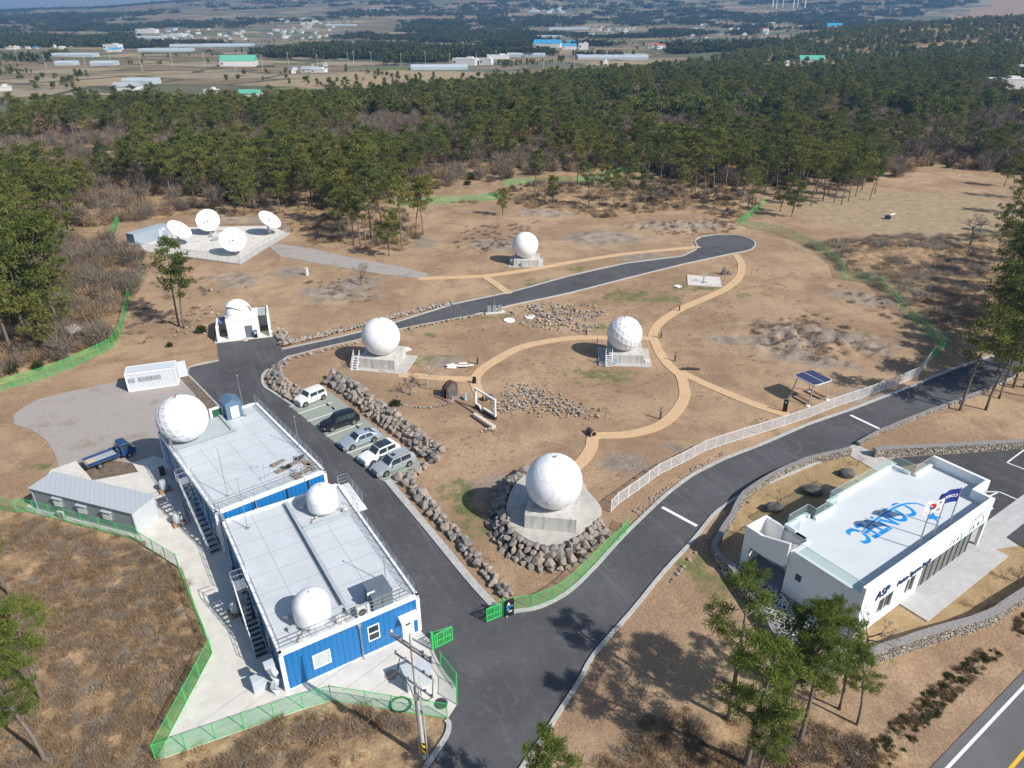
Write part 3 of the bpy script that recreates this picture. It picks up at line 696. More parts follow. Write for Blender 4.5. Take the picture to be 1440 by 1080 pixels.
# roof hutch
a=B2F.g(320.6,591.5,zr2); b=B2F.g(342,584,zr2); w_=(b-a).length
M_slate=mat('slate_blue_metal',(.10,.17,.26),.45,var=.08)
T=thing('roof_hutch','blue grey gabled metal hutch with white door at the far roof edge','hutch',B2F.w(a.x,a.y,zr2),B2F.a)
MB().extr([(0,0,0),(w_,0,0),(w_,0,1.9),(w_*.5,0,2.35),(0,0,1.9)],(0,1.7,0)).build('body',M_slate,T)
hp=MB(); hp.extr([(-.08,-.05,1.88),(w_/2,-.05,2.37),(w_+.08,-.05,1.88),(w_+.08,-.05,1.95),(w_/2,-.05,2.44),(-.08,-.05,1.95)],(0,1.85,0)); hp.build('roof',M_slate,T)
MB().box((w_*.52,-.03,.8),(w_*.5,.05,1.4)).build('door',M_white,T)
a=B2F.g(297,590,zr2); T=thing('access_hatch','white framed hatch with dark green panel on the far roof edge','hatch',B2F.w(a.x,a.y,zr2),B2F.a)
MB().box((.7,0,.65),(1.5,.3,1.3)).build('hatch_frame',M_white,T,bevel=.03); MB().box((.72,-.17,.66),(1.0,.06,.95)).build('hatch_panel',mat('dark_green_panel',(.02,.10,.06),.3),T)
T=thing('radome_platform','grey steel beam platform under the big faceted radome','platform',B2F.w(0,0,zr2),B2F.a)
ctr=G(256.5,588,zr2+2.6); cl=B2F.loc(ctr); pv=B2F.g(235.5,636,zr2+.3).y
MB().prism([(.3,pv),(6.2,pv),(6.2,D2-.3),(.3,D2-.3)],.18,.24).build('deck_plate',mat('platform_plate',(.42,.47,.48),.5,var=.06),T)
bb=MB(); hbeam(bb,(.2,pv-.15,.22),(6.6,pv-.15,.22),.42); hbeam(bb,(6.3,pv+.1,.22),(6.3,D2-.4,.22),.3); bb.build('edge_beam',M_gsteel,T)
railing('railing',[(.2,pv,.2),(.2,D2-.25,.2),(2.5,D2-.25,.2)],T)
# ================================================ RADOMES
def sphere_prof(r,zc,zcut,n=28):
    a0=math.asin(max(-1,(zcut-zc)/r)); return [(r*math.cos(a0+(PI/2-a0)*k/n)if k<n else 0,zc+r*math.sin(a0+(PI/2-a0)*k/n)) for k in range(n+1)]
def ico(sub):
    b=bmesh.new(); bmesh.ops.create_icosphere(b,subdivisions=sub,radius=1.); b.verts.ensure_lookup_table()
    v=[x.co.copy() for x in b.verts]; f=[tuple(x.index for x in q.verts) for q in b.faces]; e=[tuple(x.index for x in q.verts) for q in b.edges]; b.free(); return v,f,e
def football(r,zc,zcut):
    v,f,e=ico(1); mb=MB(); seg=set()
    # truncated icosahedron edges
    def P(i,j): return (v[i]*2+v[j])/3
    for i,j in e: seg.add((i,j))
    for i,j in seg:
        a=P(i,j).normalized()*r; b=P(j,i).normalized()*r; m=((a+b)/2).normalized()*r
        pts=[a.lerp(b,k/4).normalized()*r*1.0015 for k in range(5)]
        if min(p.z for p in pts)+zc>zcut+.1: mb.tube([p+Vector((0,0,zc)) for p in pts],.014,4)
    for fa in f:
        for i in range(3):
            a,b,c=fa[i],fa[(i+1)%3],fa[(i+2)%3]; p=P(a,b).normalized(); q=P(a,c).normalized()
            pts=[p.lerp(q,k/4).normalized()*r*1.0015 for k in range(5)]
            if min(x.z for x in pts)+zc>zcut+.1: mb.tube([x+Vector((0,0,zc)) for x in pts],.014,4)
    return mb
def radome_smooth(T,r,zb,rot=0.):
    zc=zb+.92*r; MB().lathe(sphere_prof(r,zc,zb),n=56).build('shell',M_rad,T,smooth=60)
    football(r,zc,zb).xf(Matrix.Translation((0,0,zc))@Matrix.Rotation(rot,4,'Z')@Matrix.Rotation(.5,4,'X')@Matrix.Translation((0,0,-zc))).build('panel_seams',M_radseam,T) if False else football(r,zc,zb).build('panel_seams',M_radseam,T)
    MB().lathe([(.4*r,zb-.0),(.42*r,zb),(.42*r,zb+.1),(.38*r,zb+.1)],n=40).build('base_ring',M_steel,T)
    MB().tube([(0,0,zc+r-.02),(0,0,zc+r+.12)],.12,8).tube([(.15,0,zc+r-.02),(.15,0,zc+r+.4)],.03,6).build('beacon',M_red if rot else M_steel,T)
def radome_facet(T,r,zb,sub=3,rot=.3):
    zc=zb+.93*r; v,f,e=ico(sub); M=Matrix.Rotation(rot,4,'Z')@Matrix.Rotation(.55,4,'X')
    V=[M@p*r for p in v]; zmin=zb-zc
    vs=[Vector((p.x,p.y,max(p.z,zmin)))+Vector((0,0,zc)) for p in V]
    MB().add(vs,f).build('shell',M_rad,T)
    mb=MB()
    for i,j in e:
        a,b=V[i],V[j]
        if min(a.z,b.z)>zmin+.05: mb.beam(a*1.003+Vector((0,0,zc)),b*1.003+Vector((0,0,zc)),.03,.014)
    mb.build('panel_seams',M_radseam,T)
    MB().tube([(-.2,0,zc+r-.02),(-.2,0,zc+r+.25)],.07,8).build('beacon',M_red,T)
    MB().lathe([(.36*r,zb),(.44*r,zb),(.44*r,zb+.12),(.36*r,zb+.12)],n=30).build('base_ring',M_steel,T)
T=thing('faceted_radome','huge white faceted radome on the far west corner of the rear blue roof','radome',Vector((ctr.x,ctr.y,zr2+.25)),0)
radome_facet(T,2.5,.0,3,.2)
# pedestals
def stained(name):
    t=NT(name); s=t.n('SeparateXYZ',i0=t.co()).outputs; mp=t.n('Mapping',i0=t.co()); mp.inputs['Scale'].default_value=(1.,1.,.12)
    n=t.noise(1.8,6,mp.outputs[0],.7); n2=t.noise(.7,5)
    c=t.ramp(n,[(.3,(.28,.28,.265)),(.5,(.50,.49,.465)),(.7,(.60,.59,.56))]); c=t.mix(t.math('MULTIPLY',t.sstep(n2,.5,.7),.3),c,(.42,.40,.37))
    return t.set(c,.85,0,.2)
M_ped=stained('stained_concrete')
def pedestal(T,x0,x1,y0,y1,h,slab=None,z=0.):
    MB().box(((x0+x1)/2,(y0+y1)/2,z+h/2),(x1-x0,y1-y0,h)).build('plinth',M_ped,T,bevel=.03)
    if slab:
        a,b,c,d=slab; MB().box(((a+b)/2,(c+d)/2,z+.05),(b-a,d-c,.16)).build('slab',M_conc2,T,bevel=.02)
def steps(T,x,y0,y1,h,w,rz=0,sx=0.,n=6,rail=True,m=None):
    "open metal stair climbing +y from y0 (ground) to y1 (height h)"
    m=m or M_trim; s=MB()
    for k in range(n):
        f_=(k+.5)/n; s.box((x,y0+(y1-y0)*f_,h*f_),(w,.24,.04))
    st=s.build('stair_treads',m,T); q=MB()
    for sd in(-1,1):
        a=Vector((x+sd*w/2,y0,0)); b=Vector((x+sd*w/2,y1,h)); q.beam(a,b,.05,.16)
        if rail:
            q.beam(a+Vector((0,0,.95)),b+Vector((0,0,.95)),.045); q.beam(a+Vector((0,0,.5)),b+Vector((0,0,.5)),.035)
            for f_ in(0,.5,1): p_=a.lerp(b,f_); q.beam(p_,p_+Vector((0,0,.95)),.045)
    q.build('stair_rail',m,T)
def radome_thing(name,label,px,py,r,hp,rot_deg,foot,slab,facet=False,z0=0.,seed=0):
    c=G(px,py,z0+hp+(.93 if facet else .92)*r); T=thing(name,label,'radome',(c.x,c.y,z0),R(rot_deg))
    x0,x1,y0,y1=foot; pedestal(T,x0,x1,y0,y1,hp,slab)
    (radome_facet if facet else radome_smooth)(T,r,hp,**({'rot':seed} if facet else {'rot':seed}))
    return T
ZT=1.45
Tr1=radome_thing('radome','largest smooth white radome on a stained plinth above the boulder terrace',779,676.7,2.66,1.5,-9,(-2.45,2.4,-2.3,2.5),None,z0=ZT)
Tr3=radome_thing('radome','smooth white radome with metal steps beside the upper road and parking',535.5,473,2.68,1.6,-11,(-2.7,2.6,-2.4,2.6),(-4.0,4.3,-3.3,2.9))
steps(Tr3,-3.05,-3.3,-1.9,1.6,.85)
MB().box((-3.05,-1.6,.75),(.9,.7,1.5)).build('landing',M_ped,Tr3)
Tr5=radome_thing('radome','smallest looking far white radome beside the tan footpath',738.7,344.5,2.58,1.35,-3,(-2.2,2.9,-2.4,2.4),(-3.3,3.6,-2.8,3.))
MB().box((-2.6,0,.55),(.5,3.2,1.1)).build('side_step',M_ped,Tr5); MB().box((3.0,-.5,.3),(.6,2.8,.6)).build('side_ramp',M_ped,Tr5)
Tr4=radome_thing('faceted_radome','white faceted radome on a concrete plinth beside the green patch in the park',878.5,469,2.5,1.45,-4,(-2.2,2.75,-2.3,2.9),(-3.6,3.9,-3.1,3.1),facet=True,seed=1.1)
steps(Tr4,-2.2,-3.4,-2.3,1.45,.9,m=M_white)
MB().box((3.35,-1.5,.22),(.7,.9,.3)).build('meter_box',M_conc,Tr4)
mb=MB(); mb.tube([(1.6,-3.2,.1),(1.6,-3.2,1.0)],.04,8).box((1.6,-3.25,1.05),(.5,.05,.35)); mb.build('info_board',M_ac,Tr3)
mb=MB(); mb.box((-1.25,-2.7,.5),(.35,.2,1.0)).box((-1.25,-2.82,.95),(.4,.04,.3)); mb.build('info_board',mat('pale_blue_board',(.30,.45,.6),.4),Tr4)
mb=MB(); mb.box((-.5,-2.7,.5),(.4,.2,1.0)); mb.build('info_board',mat('pale_blue_board',(.30,.45,.6),.4),Tr5)
# terrace of the largest radome
TP=GP(TERR,0.); TT=thing('terrace_slab','pale concrete terrace raised above the boulders under the largest radome','terrace',(TP[0].x,TP[0].y,0))
tp=[(p.x-TP[0].x,p.y-TP[0].y) for p in catmull(GP([TERR[-1]]+TERR+[TERR[0]],ZT),3)]
tp=[]; 
for p in catmull(GP(TERR+[TERR[0]],ZT),3)[:-1]: tp.append((p.x-TP[0].x,p.y-TP[0].y))
MB().prism(tp,ZT-.15,ZT).build('slab_top',M_conc2,TT)
cx=sum(p[0] for p in tp)/len(tp); cy=sum(p[1] for p in tp)/len(tp)
bs=[((p[0]-cx)*1.05+cx,(p[1]-cy)*1.05+cy) for p in tp]; mm=MB(); n_=len(tp)
mm.v=[(x,y,ZT-.16) for x,y in [((p[0]-cx)*.99+cx,(p[1]-cy)*.99+cy) for p in tp]]+[(x,y,-.3) for x,y in bs]
mm.f=[(i,n_+i,n_+(i+1)%n_,(i+1)%n_) for i in range(n_)]; mm.build('earth_bank',mat('bare_earth',(.27,.19,.13),.95,var=.25,bump=.4),TT)
# ================================================ CONTAINERS AND YARD EQUIPMENT
M_cont=ribbed('container_grey_ribs',(.30,.335,.37),3.6,.9,.5,.45)
M_contw=ribbed('container_white_ribs',(.62,.66,.70),3.6,.8,.45,.72)
M_croof=ribbed('container_roof_panel',(.42,.46,.49),1.6,.3,.4,.88)
c0=G(194.4,752.8); ca=R(161.5)
T=thing('site_container','long pale grey ribbed container office with three barred windows by the green fence','container',c0,ca); Lc=12.6; Wc=2.75; Hc=2.6
# local x runs along the fence side, local -y points into the yard
MB().box((Lc/2,-Wc/2,Hc/2-.03),(Lc-.04,Wc-.04,Hc-.18)).build('body',M_cont,T)
MB().box((-.02,-Wc/2,Hc/2-.02),(.08,Wc-.1,Hc-.2)).build('end_wall',mat('container_plain_end',(.50,.54,.57),.4,var=.05,dirt=.15),T)
fr_=MB()
for x in(.04,Lc-.04):
    for y in(-.04,-Wc+.04): fr_.box((x,y,Hc/2),(.14,.14,Hc))
for z in(.07,Hc-.08):
    for y in(-.03,-Wc+.03): fr_.box((Lc/2,y,z),(Lc-.2,.13,.14))
    for x in(.03,Lc-.03): fr_.box((x,-Wc/2,z),(.13,Wc-.2,.14))
fr_.build('corner_frame',M_gsteel,T)
MB().extr([(-.15,.12,Hc+.02),(-.15,-Wc-.12,Hc+.10),(-.15,-Wc-.12,Hc+.16),(-.15,.12,Hc+.08)],(Lc+.3,0,0)).build('roof',M_croof,T)
FC=Fr(c0,ca)
for px,py in((152.3,724.5),(117,716),(83,706)):
    u,z=FC.wallv(px,py)
    w_=MB().box((u,.03,z),(1.15,.08,.85)).build('window_frame',M_steel,T); MB().box((u,.06,z),(1.0,.04,.7)).build('pane',M_glassl,w_)
    g=MB()
    for k in range(7): g.beam((u-.5+k*1/6,.16,z-.4),(u-.5+k*1/6,.16,z+.42),.025)
    for q in(-.4,0,.42): g.beam((u-.52,.16,z+q),(u+.52,.16,z+q),.025)
    g.build('security_bars',M_trim,w_); MB().extr([(u-.65,.02,z+.52),(u-.65,.25,z+.45),(u-.65,.25,z+.49),(u-.65,.02,z+.57)],(1.3,0,0)).build('hood',M_gsteel,w_)
u,z=FC.wallv(89,721); MB().box((u,.3,.5),(.8,.32,.6)).build('air_conditioner_unit',M_ac,T,bevel=.03)
c1_=G(181.5,551.5); wa=R(19.5)
T=thing('shipping_container','white ribbed shipping container on the gravel with one door swung open','container',c1_,wa)
MB().box((3.03,1.22,1.28),(6.0,2.38,2.4)).build('body',M_contw,T)
fr_=MB()
for x in(.05,6.01):
    for y in(.05,2.39): fr_.box((x,y,1.3),(.16,.16,2.6))
for z in(.08,2.52):
    for y in(.02,2.42): fr_.box((3.03,y,z),(5.78,.12,.16))
    for x in(.02,6.04): fr_.box((x,1.22,z),(.12,2.2,.16))
fr_.build('corner_frame',M_trim,T); MB().box((3.03,1.22,2.52),(5.9,2.28,.1)).build('roof',M_contw,T)
MB().extr([(6.1,.0,.1),(7.15,.75,.1),(7.15,.75,2.5),(6.1,.0,2.5)],(-.03,.05,0)).build('door',M_contw,T) if False else MB().box((6.62,2.2,1.3),(1.15,.07,2.35),rz=R(8)).build('door',M_contw,T,bevel=.02)
M_fade=mat('faded_lettering',(.33,.36,.39),.6,var=.3,scale=8)
g=MB()
for a_,b_ in((.35,1.05),(1.55,4.35)):
    x=a_
    while x<b_: g.box((x,-.045,1.62 ),(.12,.02,.62)); x+=.2
g.build('faded_lettering',M_fade,T)
# yard units along the west walls of the blue buildings
def fF(fr,u,v): return fr.w(u,v,0)
M_tank=mat('tank_grey',(.48,.52,.56),.4,var=.06)
p=B1F.w(-1.6,-.2); T=thing('outdoor_unit','light grey box unit standing in the yard at the blue building corner','outdoor unit',G(366,968),B1F.a)
MB().box((0,0,.62),(1.0,.8,1.1)).build('casing',M_tank,T,bevel=.03); MB().box((-.3,0,.05),(.12,.7,.1)).box((.3,0,.05),(.12,.7,.1)).build('base_rail',M_steel,T); MB().box((0,.41,.7),(.6,.02,.6)).build('grille',M_dark,T)
T=thing('air_duct','curved silver grey duct climbing the blue building corner','duct',G(389,974),B1F.a)
MB().tube([(0,0,0),(-.05,0,.7),(.08,0,1.2),(.15,0,1.8),(.0,0,2.3),(-.1,0,2.9)],[.32,.34,.3,.3,.33,.3],4).build('duct_body',M_tank,T,bevel=.03)
MB().box((-.1,0,3.0),(.7,.6,.25)).build('duct_cap',M_tank,T)
for i,(px,py,lb) in enumerate(((333,862,'round topped silver tank with brown pipes beside the front building stair'),(252,757-20,'silver tank with orange lagged pipes in the gap by the rear building'),(232,690,'silver tank with orange lagged pipes beside the rear building stair head'))):
    q=G(px,py); T=thing('pressure_tank',lb,'tank',q,B2F.a)
    MB().lathe([(0,.3),(.4,.3),(.45,.45),(.45,1.0),(.36,1.25),(0,1.35)],n=20).build('tank_shell',M_tank,T,smooth=40)
    MB().tube([(-.5,-.6,.2),(-.4,.1,.25),(.1,.5,.25)],.12,8).tube([(.6,-.6,.15),(.3,0,.2)],.12,8).build('lagged_pipe',M_orange,T); MB().box((0,0,.12),(1.2,1.1,.24)).build('pallet',M_wood,T)
for (px,py,d_,lb,fr) in ((246,672,(.8,.5,1.9),'tall pale wall cabinet beside the rear building downpipe',B2F),(229,668,(.55,.5,1.0),'small dark cabinet by the rear building wall',B2F),(348,872,(.7,.5,1.6),'tall pale wall cabinet under the front building stair',B1F)):
    q=G(px,py); T=thing('wall_cabinet',lb,'cabinet',q,fr.a)
    MB().box((0,0,d_[2]/2),d_).build('cabinet_body',M_dark if d_[2]<1.2 else M_tank,T,bevel=.02); MB().box((-d_[0]/2-.01,0,d_[2]*.5),(.02,d_[1]*.8,d_[2]*.8)).build('cabinet_door',M_steel,T)
# external stairs
def wall_stair(fr,v_top,v_bot,h,label,w=.95):
    T=thing('steel_stair',label,'staircase',fr.w(0,0,0),fr.a); u=-.62; n=14
    s=MB(); s.box((u,v_top+.55,h-.04),(w,1.15,.06)).build('landing',M_steel,T)
    s=MB()
    for k in range(n):
        f_=(k+.5)/n; s.box((u,v_top+(v_bot-v_top)*f_,h*(1-f_)),(w,.27,.04))
    s.build('treads',M_dark,T)
    for sd in(-1,1):
        a=Vector((u+sd*w/2,v_top,h)); b=Vector((u+sd*w/2,v_bot,.05)); MB().beam(a,b,.06,.24).build('stringer',M_gsteel,T)
    q=MB(); a=Vector((u-w/2,v_top,h)); b=Vector((u-w/2,v_bot,.05)); c=Vector((u-w/2,v_top+1.1,h))
    for z in(.5,1.05): q.beam(a+Vector((0,0,z)),b+Vector((0,0,z)),.04); q.beam(a+Vector((0,0,z)),c+Vector((0,0,z)),.04); q.beam(c+Vector((0,0,z)),c+Vector((w,0,z)),.04)
    for k in range(9): p_=a.lerp(b,k/8); q.beam(p_,p_+Vector((0,0,1.05)),.035)
    q.beam(c,c+Vector((0,0,1.05)),.04); q.build('handrail',M_steel,T)
    q=MB(); 
    for y in(v_top+1.0,v_top): q.beam((u-w/2+.04,y,0),(u-w/2+.04,y,h),.07)
    q.build('support_post',M_dark,T)
wall_stair(B2F,6.6,.4,4.45,'steel outside staircase running down the shaded wall of the rear blue building')
wall_stair(B1F,12.9,9.6 if False else 16.6,3.7,'short steel outside stair against the shaded wall of the front blue building') if False else wall_stair(B1F,8.3,4.2,3.7,'steel outside staircase against the shaded wall of the front blue building')
# transformer cabinet, hose, manholes in the corner
a=G(597,980-12); T=thing('transformer_cabinet','large light grey ribbed electrical cabinet behind the utility pole','cabinet',G(577,973),B1F.a-R(4))
MB().box((.75,.55,.8),(1.9,1.3,1.5)).build('cabinet_body',M_croof,T); MB().box((.75,.55,1.58),(2.0,1.4,.06)).build('lid',M_tank,T)
T=tag(MB().tube([(.75*math.cos(a)*(1),.62*math.sin(a),.12+.02*(k%3)) for k,a in enumerate([i*PI/9 for i in range(37)])],.07,6).build('hose_coil',mat('dark_green_hose',(.02,.14,.06),.5),loc=G(563.5,992.5)),'coiled dark green hose lying in front of the electrical cabinet','hose')
for (px,py,lb,m) in ((550,950,'rusty round manhole cover in the concrete yard',mat('rusty_cover',(.36,.27,.22),.8,var=.2,scale=6)),(620,990,'dark round manhole cover near the green fence corner',M_dark)):
    q=G(px,py); tag(MB().lathe([(0,.02),(.45,.02),(.5,.0),(.5,-.03)],n=24).lathe([(.2,.022),(.3,.022),(.3,.027),(.2,.027)],n=20).build('manhole_cover',m,loc=(q.x,q.y,.055)),lb,'manhole cover')
# ================================================ FENCES
def meshmat(name,col,cov=.22,sp=.05):
    t=NT(name); s=t.n('SeparateXYZ',i0=t.co('UV')).outputs
    def w(x,k):
        f=t.math('FRACT',t.math('MULTIPLY',x,1/k)); d=t.math('ABSOLUTE',t.math('SUBTRACT',f,.5)); return t.math('GREATER_THAN',d,.5-cov/2)
    k=t.math('MAXIMUM',w(s[0],sp),w(s[1],sp*1.6))
    t.b.inputs['Base Color'].default_value=(*col,1); t.b.inputs['Roughness'].default_value=.5
    tr=t.n('BsdfTransparent'); mx=t.n('MixShader'); t.t.links.new(k,mx.inputs[0]); t.t.links.new(tr.outputs[0],mx.inputs[1]); t.t.links.new(t.b.outputs[0],mx.inputs[2]); t.t.links.new(mx.outputs[0],t.out.inputs[0])
    return t.m
M_mesh=meshmat('green_wire_mesh',(.05,.46,.14),.17); M_meshw=meshmat('white_wire_mesh',(.7,.72,.75),.2); M_chain=meshmat('chain_link',(.45,.48,.5),.13)
def fence(name,label,px,h,mesh,postm,step=2.,r=.035,group=None,rails=True,cat='fence'):
    P=[G(*p) for p in px]; O=P[0]; T=thing(name,label,cat,O,0,group); P=[p-O for p in P]
    def zz(p): return gh(p.x+O.x,p.y+O.y)
    me=bpy.data.meshes.new('mesh_panel'); vs=[];fs=[];uv=[]; posts=[];rl=MB(); run=0.
    for i,(a,b) in enumerate(zip(P,P[1:])):
        L=(b-a).length; n=max(1,round(L/step))
        for k in range(n):
            p=a.lerp(b,k/n); q=a.lerp(b,(k+1)/n); zp=max(zz(p),0.); zq=max(zz(q),0.); posts.append((p.x,p.y,zp)); o=len(vs); l=L/n
            vs+=[(p.x,p.y,zp+.05),(q.x,q.y,zq+.05),(q.x,q.y,zq+h-.03),(p.x,p.y,zp+h-.03)]; fs.append((o,o+1,o+2,o+3)); uv+=[(run,0),(run+l,0),(run+l,h),(run,h)]; run+=l
            if rails:
                for z in((h-.03,.06)): rl.beam((p.x,p.y,zp+z),(q.x,q.y,zq+z),.035)
    q=P[-1]; posts.append((q.x,q.y,max(zz(q),0)))
    me.from_pydata(vs,[],fs); ul=me.uv_layers.new(name='UVMap'); ul.data.foreach_set('uv',np.array(uv,float).ravel()); me.materials.append(mesh)
    o=bpy.data.objects.new('mesh_panel',me); C.objects.link(o); o.parent=T
    if rails: rl.build('rail',postm,T)
    po=None
    for x,y,z in posts[:100]:
        if po is None: po=MB().tube([(0,0,-.2),(0,0,h+.06)],r,8).build('post',postm,T,loc=(x,y,z))
        else: c=po.copy(); C.objects.link(c); c.parent=T; c.location=(x,y,z)
    return T
gr_='green mesh fence runs round the station'
fence('mesh_fence','green mesh fence round the concrete yard below the blue buildings',[(251,798.6),(275,860),(298.6,919),(219.4,1069.5),(344,1025.5),(427,996.5),(466,985),(515,992.5),(552,999),(629,1010.5)],1.55,M_mesh,M_green,2.1,group=gr_)
fence('mesh_fence','green mesh fence along the window side of the long grey container',[(-60,716),(0,716),(24,721),(39,719.5),(50,722),(118,741),(192,760),(200,766.5),(251,798.6)],1.55,M_mesh,M_green,2.,group=gr_)
fence('mesh_fence','short green mesh fence between the open gate leaf and the yard corner',[(620,938),(642.5,967),(642.5,991.5)],1.55,M_mesh,M_green,2.2,group=gr_)
fence('mesh_fence','green mesh fence curving from the black sign along the lower road kerb',[(716,859.5),(748,855.5),(777,845),(801,829),(819,810.5),(837,793),(853,776),(870,762),(880,751),(884,741)],1.5,M_mesh,M_green,2.2,group=gr_)
fence('mesh_fence','green mesh fence zigzagging down the brushy east boundary',[(1306.7,508),(1326.7,490),(1313,480),(1287,455),(1267,437),(1243,410),(1236.7,401.7),(1203,395.5),(1187,393)],1.7,M_mesh,M_green,2.4,group=gr_)
fence('mesh_fence','green mesh fence along the open field behind the turning circle',[(1186.7,392.7),(1181.7,376.7),(1160,358),(1136.7,345),(1097,328.5),(1060,321.7),(1038,316.7),(1057,303),(1075,286)],1.7,M_mesh,M_green,2.5,group=gr_)
fence('mesh_fence','far green mesh fence in front of the central pines',[(553,290),(593,287),(640,285),(680,282),(710,279)],1.7,M_mesh,M_green,2.5,group=gr_)
fence('mesh_fence','farthest green mesh fence running up behind the pine trunks',[(708,261),(753,258),(790,257),(813,257),(863,247),(887,236)],1.7,M_mesh,M_green,2.5,group=gr_)
fence('mesh_fence','green mesh fence on the west boundary beside the gravel yard',[(-40,561),(0,550.5),(22,544),(46,536.5),(69,529.5),(88,522),(105,515),(122,506.5),(140,498.5),(156,491),(165,478)],1.6,M_mesh,M_green,2.3,group=gr_)
fence('mesh_fence','green mesh fence seen edge on climbing past the leaning pine pair',[(165,478),(173,463),(177,440),(182,419),(198,395),(194,370),(180,352)],1.6,M_mesh,M_green,2.3,group=gr_)
fence('mesh_fence','green mesh fence beside the dish compound at the forest edge',[(155,343),(161,330),(168,316)],2.4,M_mesh,M_green,2.3,group=gr_)
wp=[(859,720),(868.6,709.5),(897.8,689),(925.6,668),(959,651.7),(991,634.5),(1020,624.5),(1067,610),(1101,599.5),(1140.6,586),(1171,573.5),(1220,557),(1263,541),(1290,529),(1306.7,508)]
fence('railing_fence','long white mesh fence curving above the lower road','fence' and wp,1.45,M_meshw,M_white,2.05,r=.05)
fence('chain_link_fence','silver chain link fence round the dish antenna compound',[(172,351),(250,361),(338,373),(372,351),(395,338),(409,329),(385,316),(330,316),(280,316)],1.9,M_chain,M_steel,2.6,r=.03,cat='fence')
# gates
def gate(label,base,a_deg,w,h,post_first=True):
    T=thing('gate_leaf',label,'gate',base,R(a_deg)); MB().tube([(0,0,0),(0,0,h+.55)],.11,12).build('gate_post',M_green,T,smooth=40)
    f=MB(); x0=.22; x1=w
    for x in(x0,x0+.2,(x0+x1)/2-.02,x1-.28 if False else x1): f.box((x,0,h/2+.12),(.07,.07,h))
    for z in(.15,h*.55,h+.1): f.box(((x0+x1)/2,0,z),(x1-x0,.06,.08))
    for k in range(9): f.box((x0+.1+k*(x1-x0-.15)/9,0,h/2+.12),(.025,.03,h))
    f.beam((0,0,h+.5),(x1,0,h+.15),.03); f.build('gate_frame',M_green,T)
    me=bpy.data.meshes.new('gate_mesh'); me.from_pydata([(x0,0,.15),(x1,0,.15),(x1,0,h+.1),(x0,0,h+.1)],[],[(0,1,2,3)]); ul=me.uv_layers.new(name='UVMap'); ul.data.foreach_set('uv',np.array([0,0,w,0,w,h,0,h],float)); me.materials.append(M_mesh)
    o=bpy.data.objects.new('gate_mesh',me); C.objects.link(o); o.parent=T
g0=G(708.3,866); g1=G(684.7,875.8); d=g1-g0; gate('bright green steel gate leaf beside the black sign board',g0,math.degrees(math.atan2(d.y,d.x)),d.length,1.35)
g0=G(608.6,914.7); g1=G(636.4,900.8); d=g1-g0; gate('bright green steel gate leaf by the blue building corner',g0,math.degrees(math.atan2(d.y,d.x)),d.length,1.4)
# gate sign
s0=G(711,869); s1=G(723,864.2); d=s1-s0; T=thing('sign_board','black upright sign with white and blue lettering next to the green gate','sign',s0,math.atan2(d.y,d.x)); w_=d.length
MB().box((w_/2,.1,.85),(w_,.18,1.7)).build('board',M_black,T,bevel=.01)
def add_text(T,txt,size,at,m,name='lettering',rx=90,rz=0,ext=.008,bold=.0,sx=1.):
    v,f=text_mesh(txt,size,ext,bold); M=Matrix.Translation(at)@Matrix.Rotation(R(rz),4,'Z')@Matrix.Rotation(R(rx),4,'X')@Matrix.Diagonal((sx,1,1,1))
    return MB().add([M@Vector(p) for p in v],f).build(name,m,T)
M_tw=mat('white_lettering',(.8,.8,.8),.5,var=.02); M_tb=mat('blue_lettering',(.02,.30,.75),.5,var=.05); M_navy=mat('navy_lettering',(.01,.05,.16),.4,var=.1)
add_text(T,'A',.42,(w_*.36,-.005,1.38),M_tw,bold=.015); add_text(T,'CONTEC',.17,(w_/2,-.005,1.08),M_tb,bold=.008); add_text(T,'A',.3,(w_*.3,-.005,.82),mat('cyan_lettering',(.05,.5,.9),.4),bold=.02); add_text(T,'ASP',.2,(w_*.55,-.005,.55),M_tw,bold=.008)
# ================================================ UTILITY POLE NEAR THE GATE
pb=G(597,1066); T=thing('utility_pole','tall grey concrete utility pole with black and yellow hazard band by the road junction','utility pole',pb,0)
MB().tube([(0,0,0),(-.1,0,5),(-.22,0,11.4)],[.17,.14,.10],16).build('shaft',mat('pole_concrete',(.47,.46,.44),.8,var=.1,scale=2),T,smooth=40)
hz=NT('hazard_band'); s_=hz.n('SeparateXYZ',i0=hz.co()).outputs; f_=hz.math('FRACT',hz.math('MULTIPLY',hz.math('ADD',hz.math('MULTIPLY',s_[2],1.),hz.math('MULTIPLY',s_[0],1.6)),1.9)); hz.set(hz.mix(hz.math('GREATER_THAN',f_,.5),(.02,.02,.02),(.80,.48,.02)),.5)
MB().tube([(-.01,0,.6),(-.025,0,1.75)],[.185,.175],16,False).build('hazard_band',hz.m,T,smooth=40)
arm=Vector((math.cos(R(-38)),math.sin(R(-38)),0))
def px_on(h_,px,py):
    q=G(px,py,h_); return q-Vector((pb.x,pb.y,0))
arms=[(10.6,1.75,.0),(10.3,1.75,.0),(8.9,1.6,0),(7.2,1.5,0)]
for h_,l_,_ in arms:
    o_=Vector((-.02*h_,0,h_)); a=MB().beam(o_-arm*l_+Vector((0,-.14,0)),o_+arm*l_+Vector((0,-.14,0)),.09).build('crossarm',M_steel,T)
    for s_ in(-1,-.45,.6,1):
        q=o_+arm*l_*s_*.95+Vector((0,-.14,0)); MB().lathe([(.03,.04),(.08,.08),(.04,.13),(.08,.18),(.03,.25)],c=tuple(q),n=10).build('insulator',M_dark if s_>0 else M_ac,a)
q=MB().tube([(.25,-.1,0),(.2,-.1,4),(.12,-.1,7)],.05,8).tube([(-.3,.05,.1),(-.3,.05,6.8)],.035,6); q.build('conduit',M_gsteel,T)
